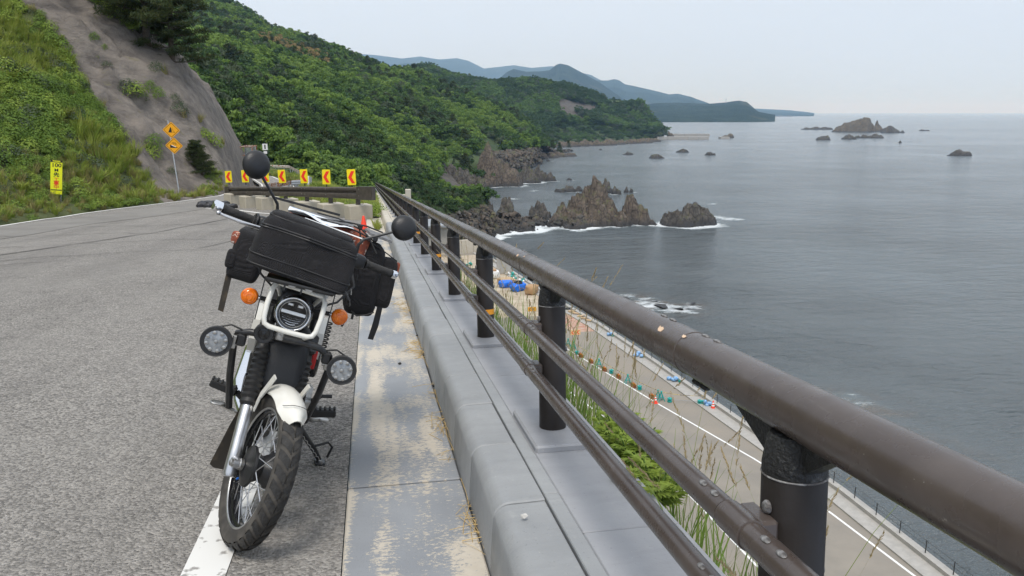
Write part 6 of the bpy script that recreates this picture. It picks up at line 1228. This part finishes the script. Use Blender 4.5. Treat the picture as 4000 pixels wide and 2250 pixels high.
# front mudguard: cream shell, stays, long dirty flap behind
def guard_sheet(a0, a1, R_, wd, dp, n=22, m=9, taper=True, xf=ST_):
    rows = []
    for i in range(n):
        u = i / (n - 1); a_ = a0 + (a1 - a0) * u; w = wd * (min(1, .45 + 3.5 * u) if taper else 1.); row = []
        for j in range(m): v = -1 + 2 * j / (m - 1); r_ = R_ - dp * abs(v) ** 2.4 * 1.0; row.append((r_ * math.cos(a_), w * v, .288 + r_ * math.sin(a_)))
        rows.append(row)
    inn = [[(x * .985, y * .97, .288 + (z - .288) * .985) for x, y, z in row][::-1] for row in rows]; return MB(xf).sheet(rows).sheet(inn)
fd = part(guard_sheet(math.radians(55), math.radians(150), .316, .059, .046), 'front_mudguard', 'cream_paint', None, 60)
part(MB(ST_).tube([(.3245 * math.cos(a_), .058 * math.cos(t) * .86, .288 + (.3225 - .03 * abs(math.cos(t)) ** 2.4) * math.sin(a_)) for t, a_ in [(t, math.radians(72) + .10 * math.sin(t) * -1) for t in np.linspace(.15, PI - .15, 14)]], .0012, 5), 'pin_stripe', 'black_plastic', fd)
for sg in (-1, 1): part(SM().prism([(-.10, .51), (-.085, .525), (-.02, .62), (-.05, .625), (-.115, .53), (-.125, .47), (-.11, .455)], (0, sg * .064, 0), (1, 0, 0), (0, 0, 1), (0, sg, 0), .006), 'mudguard_stay', 'cream_paint', fd, 30)
fl = [(-.275, .455), (-.315, .38), (-.345, .30), (-.365, .22), (-.385, .14), (-.392, .105)]
rows = [[(x, -.058 + .116 * j / 6, z + (.012 if j in (0, 6) and i == 5 else 0)) for j in range(7)] for i, (x, z) in enumerate(fl)]; part(SM().sheet(rows).sheet([[(x - .006, y, z) for x, y, z in r_][::-1] for r_ in rows]), 'mud_flap', 'mud_flap', fd, 60)
# handlebar, grips, levers, mirrors
SMB = lambda: MB(lambda v: ST_(v) + Vector((0, -.008, .004)))
bar = part(SMB().tube([(-.44, -.385, 1.100), (-.44, -.20, 1.098), (-.415, -.12, 1.05), (-.37, -.05, 1.0), (-.36, 0, .995), (-.37, .05, 1.0), (-.415, .12, 1.05), (-.44, .20, 1.098), (-.44, .385, 1.100)], .0115, 12), 'handlebar', 'black_metal')
part(SMB().tube([(-.33, 0, .80), (-.365, 0, 1.0)], .02, 12), 'steering_stem', 'black_metal', bar)
for sg in (-1, 1):
    pr = [(.0165, .0), (.022, .002), (.022, .010), (.0165, .012)] + [(.0162 + .0012 * (i % 2), .014 + i * .0045) for i in range(24)] + [(.019, .124), (.019, .13), (.013, .131)]
    part(SMB().lathe(pr, (-.44, sg * .245, 1.099), (0, sg, 0), 18), 'grip', 'rubber', bar)
    part(SMB().lathe([(.012, 0), (.0185, .003), (.0185, .022), (.015, .028), (.006, .030)] if sg > 0 else [(.012, 0), (.0215, .002), (.0225, .020), (.0225, .032), (.016, .037), (.005, .038)], (-.44, sg * .377, 1.0993), (0, sg, 0), 8 if sg < 0 else 18), 'bar_end', 'chrome', bar)
    part(SMB().rbox((-.435, sg * .205, 1.098), (.060, .075, .064), None, .55, 18, 12), 'switch_housing', 'black_plastic', bar)
    part(SMB().tube([(-.43, sg * .19, 1.12), (-.425, sg * .182, 1.165), (-.42, sg * .195, 1.195), (-.395, sg * .315, 1.288)], [.008, .007, .006, .0055], 10), 'mirror_stem', 'black_metal', bar)
    mr = part(SMB().lathe([(.004, .026), (.020, .0245), (.038, .019), (.050, .010), (.0555, .0), (.0555, -.006), (.051, -.010)], (-.395, sg * .331, 1.306), (.96, -sg * .20, .18), 30), 'mirror', 'black_plastic', bar)
    part(SMB().lathe([(.0505, 0), (.0505, .001)], Vector((-.395, sg * .331, 1.306)) - Vector((.96, -sg * .20, .18)) * .0125, (.96, -sg * .20, .18), 30), 'mirror_glass', 'chrome', bar)
part(SMB().tube([(-.410, -.20, 1.085), (-.392, -.235, 1.082), (-.388, -.30, 1.078), (-.402, -.37, 1.078), (-.406, -.384, 1.079)], [.008, .0085, .0075, .006, .006], 10).rbox((-.406, -.390, 1.079), (.019, .019, .019), None, 1.), 'brake_lever', 'fork_alloy', bar)
part(SMB().torus((-.438, -.245, 1.098), (0, 1, 0), .030, .0055, 24, 8), 'grip_collar', 'black_plastic', bar)
for pts_ in ([(-.42, -.18, 1.09), (-.34, -.20, 1.02), (-.30, -.14, .93), (-.27, -.05, .85)], [(-.42, -.17, 1.08), (-.36, -.23, 1.0), (-.34, -.17, .92), (-.30, -.06, .86)], [(-.42, .18, 1.08), (-.33, .20, 1.0), (-.28, .14, .92), (-.26, .04, .86)]): part(SMB().tube([tuple(Vector(pts_[0]).lerp(Vector(pts_[1]), t) if s == 0 else (Vector(pts_[1]).lerp(Vector(pts_[2]), t) if s == 1 else Vector(pts_[2]).lerp(Vector(pts_[3]), t))) for s in range(3) for t in (0, .5)] + [pts_[3]], .0045, 8), 'cable', 'boot_rubber', bar)
# headlight and its guard
HX, HZ = -.125, .850
HRM = Matrix.Rotation(-.055, 3, 'X'); HRC = Vector((0, 0, .87)); HR = lambda v: HRC + HRM @ (v - HRC)
hl = part(MB(HR).lathe([(.030, -.11), (.058, -.085), (.068, -.04), (.070, -.006), (.066, .006), (.060, .004)], (HX, 0, HZ), (1, 0, -.02), 40), 'headlight', 'black_gloss')
part(MB(HR).torus((HX + .004, 0, HZ), (1, 0, -.02), .0615, .0042, 44, 10), 'bezel', 'chrome', hl); part(MB(HR).torus((HX + .004, 0, HZ), (1, 0, -.02), .0555, .003, 44, 8), 'inner_ring', 'lamp_dark', hl); part(MB(HR).torus((HX + .006, 0, HZ), (1, 0, -.02), .0505, .0016, 44, 8), 'light_ring', 'steel', hl)
part(MB(HR).lathe([(.0575, -.012), (.0575, -.004)], (HX, 0, HZ), (1, 0, -.02), 40), 'lens_back', 'lens_glass', hl)
part(MB(HR).box((HX + .004, 0, HZ + .004), (.008, .092, .0125), ch=.002), 'daylight_bar', 'led_white', hl, 30); part(MB(HR).box((HX + .001, 0, HZ + .018), (.006, .088, .012), ch=.002), 'reflector_band', 'reflector', hl, 30)
for y_ in (-.018, .019): part(MB(HR).box((HX + .002, y_, HZ + .034), (.006, .026, .015), ch=.003), 'led_module', 'steel', hl, 30); part(MB(HR).box((HX + .0055, y_, HZ + .034), (.003, .014, .007), ch=.001), 'led_chip', 'led_white', hl, 30)
for k, (w_, z_) in enumerate(((.078, -.012), (.070, -.020), (.056, -.029), (.036, -.038))): part(MB(HR).tube([(HX + .002, -w_ / 2 + w_ * t, HZ + z_ - .004 * math.sin(t * PI)) for t in np.linspace(0, 1, 9)], .0018, 6), 'reflector_fin', 'reflector', hl)
loop = [(-.105, -.088, .951), (-.085, -.098, .925), (-.062, -.100, .870), (-.052, -.096, .822), (-.050, -.088, .802), (-.048, -.070, .795), (-.048, 0, .793), (-.048, .070, .795), (-.050, .088, .802), (-.052, .096, .822), (-.062, .100, .870), (-.085, .098, .925), (-.105, .086, .947), (-.107, .0, .950), (-.105, -.088, .951)]
gd = part(MB(HR).tube(loop, .0098, 12), 'headlight_guard', 'cream_paint')
for sg in (-1, 1): part(MB(HR).tube([(-.105, sg * .096, .95), (-.16, sg * .085, .935), (-.24, sg * .06, .88)], .0085, 10), 'guard_stay', 'cream_paint', gd); part(MB(HR).tube([(-.05, sg * .075, .795), (-.10, sg * .065, .775), (-.2, sg * .05, .76)], .008, 10), 'guard_stay', 'cream_paint', gd)
part(MB().rbox((-.27, 0, .86), (.14, .15, .17), None, .5), 'headlight_cowl', 'black_plastic', hl)
rk_ = part(MB().tube([(-.04, -.12, .966), (-.04, .12, .966)], .006, 8).tube([(-.28, -.12, .966), (-.28, .12, .966)], .006, 8).box((-.16, 0, .972), (.28, .25, .010), ch=.003), 'front_rack', 'black_metal')
for y_ in (-.055, .005): part(MB().tube([(-.026, y_, .975), (-.022, y_ + .001, .945)], .0035, 6), 'rack_strap', 'black_plastic', rk_); part(MB().box((-.034, y_ + .025, .964), (.012, .028, .012), ch=.002), 'rack_clip', 'steel', rk_, 30)
for sg in (-1, 1):
    part(MB().prism([(-.006, .80), (.006, .80), (.006, .965), (-.006, .965)], (-.12, sg * .128, 0), (1, 0, 0), (0, 0, 1), (0, sg, 0), .004), 'rack_bracket', 'black_metal', rk_, 20)
    ts = part(MB().lathe([(.010, -.045), (.026, -.03), (.0325, -.006), (.0325, .0)], (-.205, sg * .172, .866), (1, 0, 0), 28), 'turn_signal', 'black_plastic')
    part(MB().lathe([(.0325, 0), (.0322, .006), (.028, .015), (.018, .0205), (.004, .022)], (-.205, sg * .172, .866), (1, 0, 0), 28), 'amber_lens', 'amber_lens', ts)
    for R_, h_ in ((.010, .0215), (.019, .0195), (.026, .0165)): part(MB().torus((-.205 + h_, sg * .172, .866), (1, 0, 0), R_, .0012, 24, 6), 'lens_ring', 'amber_lens', ts)
    part(MB().tube([(-.225, sg * .14, .866), (-.235, sg * .07, .862)], .009, 10), 'signal_stalk', 'black_plastic', ts); part(MB().lathe([(.010, 0), (.010, .012)], (-.222, sg * .132, .866), (0, sg, 0), 10), 'stalk_nut', 'chrome', ts)
hn = part(MB().lathe([(.020, -.03), (.036, -.022), (.0365, .0), (.033, .005), (.022, .004), (.021, -.002), (.0, -.002)], (-.052, -.084, .768), (1, 0, 0), 30, caps=False), 'horn', 'black_plastic'); part(MB().lathe([(.020, 0), (.020, .003), (.007, .004), (.007, .007), (.0, .008)], (-.055, -.084, .768), (1, 0, 0), 24), 'horn_disc', 'black_gloss', hn)
part(MB().box((-.06, -.028, .772), (.006, .028, .034), ch=.004).lathe([(.008, 0), (.007, .006)], (-.057, -.03, .770), (1, 0, 0), 12), 'horn_bracket', 'steel', hn, 30)
# engine guard bar with round work lamps
eg = part(MB().tube([(-.30, -.150, .40), (-.22, -.172, .55), (-.15, -.182, .68), (-.125, -.175, .735), (-.105, -.135, .752), (-.10, -.06, .757), (-.10, .06, .757), (-.105, .125, .748), (-.125, .168, .72), (-.15, .178, .66), (-.22, .170, .54), (-.30, .150, .40)], .0135, 14), 'engine_guard', 'black_metal')
for sg, y_, z_ in ((-1, -.239, .698), (1, .222, .690)):
    ax = (1, -sg * .05, .04)
    wl = part(MB().lathe([(.030, -.045), (.052, -.038), (.052, -.030), (.046, -.028), (.055, -.022), (.0565, .0), (.053, .003)], (-.075, y_, z_), ax, 36), 'work_lamp', 'black_plastic')
    part(MB().lathe([(.0535, -.004), (.0530, .0005), (.040, .003), (.0, .0042)], (-.075, y_, z_), ax, 36), 'lamp_lens', 'lens_glass', wl)
    for k in range(9): a_ = 2 * PI * k / 8; r_ = 0 if k == 8 else .034; part(MB().lathe([(.0072, 0), (.0065, .003), (.0025, .0045)], (-.071, y_ + r_ * math.cos(a_ + .35), z_ + r_ * math.sin(a_ + .35)), ax, 10), 'lamp_bulb', 'steel', wl)
    part(MB().torus((-.0735, y_, z_), ax, .0535, .0028, 36, 8), 'lamp_rim', 'black_metal', wl)
    part(MB().box((-.115, y_ - sg * .058, z_ + .004), (.020, .016, .050), ch=.003).tube([(-.115, y_ - sg * .040, z_), (-.115, y_ - sg * .075, z_)], .008, 10), 'lamp_bracket', 'steel', wl, 30); part(MB().box((-.12, sg * .158, .715), (.04, .034, .045), ch=.006), 'bar_clamp', 'black_plastic', wl, 30)
    part(MB().tube([(-.11, y_, z_ + .05), (-.11, y_ * .85, z_ + .065), (-.11, y_ * .68, z_ + .055)], .0035, 6), 'lamp_wire', 'boot_rubber', wl)
# body
part(MB().rbox((-.27, 0, .64), (.12, .20, .30), Matrix.Rotation(-.35, 3, 'Y'), .45), 'front_cover', 'black_plastic')
part(MB().box((-.205, .02, .745), (.02, .09, .05), ch=.008), 'regulator', 'black_plastic', None, 30)
for sg in (-1, 1): part(MB().prism([(-.44, .74), (-.50, .80), (-.66, .78), (-.76, .70), (-.70, .60), (-.56, .57), (-.47, .60), (-.43, .66)], (0, sg * .118, 0), (1, 0, 0), (0, 0, 1), (0, sg, 0), .028), 'side_cover', 'cream_paint', None, 30); part(MB().prism([(-.47, .735), (-.56, .735), (-.56, .715), (-.47, .715)], (0, sg * .1475, 0), (1, 0, 0), (0, 0, 1), (0, sg, 0), .002), 'badge', 'black_plastic', None, 20)
part(MB().box((-.335, .124, .655), (.02, .02, .09), ch=.004), 'red_trim', 'red_paint', None, 30); part(MB().rbox((-.68, 0, .66), (.50, .19, .20), None, .45), 'body_shell', 'cream_paint'); part(MB().rbox((-.55, .135, .60), (.20, .05, .13), None, .5), 'side_inlay', 'black_gloss')
part(MB().rbox((-.62, 0, .40), (.40, .24, .26), None, .45), 'engine', 'black_metal'); part(MB().lathe([(.07, 0), (.085, .02), (.07, .045)], (-.58, .12, .40), (0, 1, 0), 24), 'engine_cover', 'steel')
part(MB().rbox((-.90, 0, .80), (.62, .25, .11), None, .5, 24, 12), 'seat', 'black_fabric'); part(MB().tube([(-.62, .08, .60), (-1.05, .09, .62), (-1.35, .10, .72)], .016, 10).tube([(-.62, -.08, .60), (-1.05, -.09, .62), (-1.35, -.10, .72)], .016, 10), 'frame', 'black_metal')
part(MB().tube([(-.60, -.10, .28), (-.85, -.135, .26), (-1.0, -.145, .30), (-1.45, -.15, .38)], [.02, .022, .045, .042], 16), 'exhaust', 'chrome'); part(MB().box((-1.0, .09, .30), (.50, .03, .06), ch=.01).box((-1.0, -.085, .30), (.50, .03, .05), ch=.01), 'swingarm', 'black_metal', None, 30)
part(MB().tube([(-1.05, .12, .36), (-1.02, .125, .72)], [.022, .026], 12).tube([(-1.05, -.12, .36), (-1.02, -.125, .72)], [.022, .026], 12), 'rear_shock', 'black_metal')
for k in range(10): part(MB().torus((-.62 - .004 * k, .165, .60 + .017 * k), (.2, 0, 1), .013, .0035, 14, 6), 'spring_cord', 'boot_rubber')
for sg, y0, y1, z0, z1 in ((-1, -.145, -.262, .372, .398), (1, .170, .292, .345, .368)):
    pg = part(MB().box((-.62, (y0 + y1) / 2, (z0 + z1) / 2), (.052, abs(y1 - y0), .034), Matrix.Rotation(-math.atan2((z1 - z0) * sg, abs(y1 - y0)) * -1, 3, 'X'), ch=.006), 'foot_peg', 'boot_rubber', None, 30)
    for k in range(6): u = (k + .5) / 6; part(MB().box((-.62, y0 + (y1 - y0) * u, z0 + (z1 - z0) * u + .019), (.046, .010, .010), ch=.003), 'peg_rib', 'rubber', pg, 30)
    part(MB().tube([(-.62, y0, z0), (-.63, y0 - sg * .05, z0 - .04), (-.64, y0 - sg * .08, z0 - .06)], .014, 10), 'peg_mount', 'black_metal', pg)
part(MB().tube([(-.66, -.13, .27), (-.55, -.17, .32), (-.50, -.20, .345)], .010, 10).rbox((-.49, -.205, .349), (.05, .06, .012), None, .5), 'brake_pedal', 'steel'); part(MB().tube([(-.58, .13, .40), (-.52, .19, .44), (-.47, .20, .47), (-.47, .245, .478)], .008, 10), 'shift_lever', 'black_metal'); part(MB().tube([(-.60, .16, .34), (-.66, .20, .30), (-.70, .24, .30)], .010, 8).rbox((-.70, .25, .302), (.05, .055, .012), None, .5), 'rear_shift_pad', 'steel')
sd = part(MB().tube([(-.62, .13, .29), (-.70, .245, .155), (-.725, .280, .105)], [.016, .014, .012], 12).rbox((-.73, .288, .091), (.075, .055, .018), None, .6), 'side_stand', 'black_metal'); part(MB().tube([(-.69, .235, .17), (-.70, .300, .20), (-.72, .325, .175), (-.73, .315, .12)], .006, 8), 'stand_tang', 'black_metal', sd); part(MB().tube([(-.61 - .001 * k, .145 + .006 * k + .004 * math.sin(k * 2.2), .265 - .006 * k + .004 * math.cos(k * 2.2)) for k in range(26)], .0022, 5), 'stand_spring', 'steel', sd)
part(MB().prism([(-1.30, .62), (-1.52, .56), (-1.60, .46), (-1.58, .45), (-1.48, .52), (-1.28, .585)], (0, -.055, 0), (1, 0, 0), (0, 0, 1), (0, 1, 0), .11), 'rear_mudguard', 'cream_paint', None, 30)

# ---------------------------------------------------------------- luggage (things of their own, resting on the bike)
def contour(c, size, z, e=.3, n=40, k=1.006):
    sp = lambda w, q: math.copysign(abs(w) ** q, w); b = math.asin(max(-1, min(1, math.copysign(abs((z - c[2]) / (size[2] / 2)) ** (1 / e), z - c[2])))); r_ = abs(math.cos(b)) ** e
    return [(c[0] + r_ * sp(math.cos(a_), e) * size[0] / 2 * k, c[1] + r_ * sp(math.sin(a_), e) * size[1] / 2 * k, z) for a_ in np.linspace(0, 2 * PI, n + 1)]
def lump(seed, am):
    def f(q):
        d = (fbm(np.array([[q.x * 9 + seed, q.y * 9, q.z * 9]]), 3, seed)[0] - .45) * am; return q * (1 + d)
    return f
fb = thing('front_bag', 'boxy black cloth bag strapped on the front rack of the motorcycle', 'bag', mw=BM @ T_((-.15, -.02, 1.07)) @ Matrix.Rotation(-.10, 4, 'X') @ T_((.15, .02, -1.07)))
FC, FS = (-.155, -.016, 1.083), (.275, .372, .200)
def bagshape(q):                                  # top leans back, a soft bulge in front
    t = (q.z / FS[2] + .5); q = Vector((q.x * (1 - .08 * t) - .02 * t, q.y * (1 - .09 * max(0, t - .55) * 2), q.z)); q.z += .008 * math.cos(q.y * 9) * t; q.x += .012 * math.sin(q.y * 30 + q.z * 22) * (1 - abs(q.y) * 3); return lump(3, .07)(q)
part(MB().rbox(FC, FS, None, .21, 56, 30, bagshape), 'bag_body', 'black_fabric', fb, 60)
for z_, r_, m_, nm in ((1.142, .0048, 'zip_tape', 'zip'), (1.134, .0034, 'black_plastic', 'zip_coil'), (1.034, .0032, 'zip_tape', 'piping'), (.998, .0035, 'zip_tape', 'piping')):
    t = (z_ - FC[2]) / FS[2] + .5; cn = contour((0, 0, FC[2]), FS, z_, .21, 56, 1.0); part(MB().tube([Vector(FC) + Vector((*bagshape(Vector((x, y, z_ - FC[2]))).xy * 1.006, bagshape(Vector((x, y, z_ - FC[2]))).z)) for x, y, _z in cn], r_, 6, caps=False), nm, m_, fb)
part(MB().rbox((FC[0] - .02, FC[1] - .004, 1.172), (.225, .315, .060), None, .38, 36, 14, lump(5, .05)), 'bag_lid', 'black_fabric', fb, 60); part(MB().tube([(x - .02, y, z + .0) for x, y, z in contour((FC[0], FC[1] - .004, 1.172), (.225, .315, .060), 1.180, .38, 48, 1.012)], .0042, 6, caps=False), 'lid_zip', 'zip_tape', fb)
part(MB().tube([(-.03, .165, 1.01), (-.02, .19, .985), (-.06, .20, .962), (-.12, .185, .968)], .006, 8, flat=.4), 'side_strap', 'black_plastic', fb); part(MB().torus((-.05, .182, .985), (0, 1, .3), .016, .003, 16, 6), 'buckle', 'black_plastic', fb); part(MB().box((-.16, .196, 1.0), (.035, .003, .02), Matrix.Rotation(.3, 3, 'X')), 'metal_tab', 'steel', fb, 0)
part(MB().box((-.215, .148, 1.118), (.05, .012, .05), Matrix.Rotation(.35, 3, 'X'), ch=.004), 'red_blue_pack', 'tarp_blue', fb, 30); part(MB().box((-.205, .146, 1.146), (.05, .012, .022), Matrix.Rotation(.35, 3, 'X'), ch=.004), 'red_pack', 'cone_red', fb, 30)
def pannier(y, sg, c, size, lab, seed):
    t = thing('side_bag', lab, 'bag', mw=BM); part(MB().rbox(c, size, Matrix.Rotation(sg * .06, 3, 'X'), .33, 40, 22, lump(seed, .10)), 'bag_body', 'black_fabric', t, 60)
    for k in (-.12, .12): part(MB().tube([(c[0] + size[0] * .5 * math.cos(a_) * .98, c[1] + sg * size[1] * k * 2.2, c[2] + size[2] * .5 * math.sin(a_) * .99) for a_ in np.linspace(-.6, 2.6, 20)], .0045, 6), 'zip', 'zip_tape', t)
    return t
pr_ = pannier(-1, -1, (-1.08, -.262, .925), (.34, .15, .25), 'black side bag hanging on the far side of the bike over the road', 11)
part(MB().rbox((-.93, -.325, .90), (.05, .05, .09), None, .5), 'side_pouch', 'black_fabric', pr_); part(MB().prism([(0, 0), (.028, .0), (.030, -.22), (.004, -.215)], (-.96, -.335, .86), (0, 1, 0), (0, 0, 1), (1, 0, 0), .003), 'strap', 'mud_flap', pr_, 0); part(MB().rbox((-.935, -.330, 1.0), (.03, .04, .06), None, .6), 'tag', 'orange_camo', pr_)
pl_ = pannier(1, 1, (-1.02, .288, .955), (.36, .155, .35), 'large black side bag with pouch hanging towards the guard rail', 13)
part(MB().rbox((-.93, .388, .965), (.16, .085, .245), Matrix.Rotation(.05, 3, 'X'), .42, 30, 18, lump(15, .12)), 'side_pouch', 'black_fabric', pl_, 60); part(MB().rbox((-.93, .428, 1.04), (.05, .02, .07), None, .5), 'tag', 'orange_camo', pl_)
part(MB().prism([(0, 0), (.026, 0), (.030, -.10), (.022, -.17), (-.004, -.17), (.0, -.09)], (-.87, .375, .855), (0, 1, 0), (0, 0, 1), (1, 0, 0), .004), 'strap', 'zip_tape', pl_, 0); part(MB().tube([(-.85, .26, .80), (-.85, .29, .785), (-.85, .335, .80), (-.85, .365, .82)], .004, 6), 'cord', 'boot_rubber', pl_); part(MB().tube([(-.84, .27, .80), (-.84, .272, .765)], .006, 6), 'cord', 'boot_rubber', pl_); part(MB().lathe([(.004, 0), (.008, .01), (.008, .03), (.004, .04)], (-.84, .235, .72), (0, 0, 1), 8).tube([(-.84, .235, .76), (-.845, .24, .80)], .003, 6), 'zip_pull', 'black_plastic', pl_); part(MB().tube([(-.80, .22, 1.16), (-.82, .33, 1.12), (-.86, .41, 1.085)], .003, 6), 'cord', 'boot_rubber', pl_)
tb = thing('rear_pack', 'orange camouflage pack tied over the seat behind the front bag', 'pack', mw=BM); part(MB().rbox((-1.02, .06, 1.10), (.44, .42, .16), None, .38, 40, 22, lump(17, .08)), 'pack_body', 'orange_camo', tb, 60)
part(MB().box((-1.02, .02, 1.192), (.42, .30, .006), Matrix.Rotation(.03, 3, 'X')), 'net_sheet', 'net_grey', tb, 0); part(MB().box((-1.02, .305, 1.175), (.40, .11, .012), Matrix.Rotation(-.10, 3, 'X')), 'side_flap', 'net_grey', tb, 0)
for pts_ in ([(-.80, .02, 1.190), (-.86, .14, 1.205), (-.98, .24, 1.205), (-1.1, .33, 1.19)], [(-.79, .10, 1.185), (-.80, .18, 1.180), (-.82, .26, 1.160), (-.86, .32, 1.13)], [(-.78, .22, 1.13), (-.84, .20, 1.19), (-.98, .10, 1.206), (-1.15, .0, 1.20)], [(-.785, .30, 1.10), (-.80, .25, 1.165), (-.9, .19, 1.203)]): part(MB().tube(pts_, .0042, 6), 'bungee_cord', 'boot_rubber', tb)
for q in ((-.83, .20, 1.20), (-.80, .28, 1.165)): part(MB().box(q, (.02, .022, .025), ch=.004), 'cord_lock', 'black_plastic', tb, 30)
part(MB().box((-1.22, -.06, 1.215), (.012, .34, .012)), 'frame_bar', 'black_metal', tb, 0)
mp_ = MB(lambda v: v).sheet([[(-.74 + .14 * i / 5 * -1, -.13 + .30 * j / 9, 1.196 - .020 * (j / 9) + .012 * math.sin(j * .9) * (1 - i / 5) + .012 * i / 5) for j in range(10)] for i in range(6)]); o = mp_.build('road_map', 'paper', None, 180); o.matrix_world = BM; tag(o, 'folded white paper map tucked behind the front bag', 'map')
o = MB().sheet([[(-.60 + .10 * i / 3 * -1, -.05 + .26 * j / 6, 1.184 - .004 * j) for j in range(7)] for i in range(4)]).build('white_sheet', 'white_sheet', None, 180); o.matrix_world = BM; tag(o, 'plain white sheet sticking out between the bag and the map', 'paper')

# ---------------------------------------------------------------- sea air
hz = MB().box((9000, 9000, 365), (132000, 132000, 790)).build('haze', None, None, 0); hm = bpy.data.materials.new('haze'); hm.use_nodes = True; hn_ = hm.node_tree; hn_.nodes.remove(hn_.nodes['Principled BSDF'])
pv = hn_.nodes.new('ShaderNodeVolumePrincipled'); pv.inputs['Color'].default_value = (.42, .66, 1.0, 1); pv.inputs['Absorption Color'].default_value = (1, 1, 1, 1); pv.inputs['Density'].default_value = 9.5e-5; pv.inputs['Anisotropy'].default_value = 0.
hn_.links.new(pv.outputs[0], hn_.nodes['Material Output'].inputs['Volume']); hz.data.materials.append(hm); tag(hz, 'pale sea haze filling the air out to the horizon', 'haze', kind='stuff')
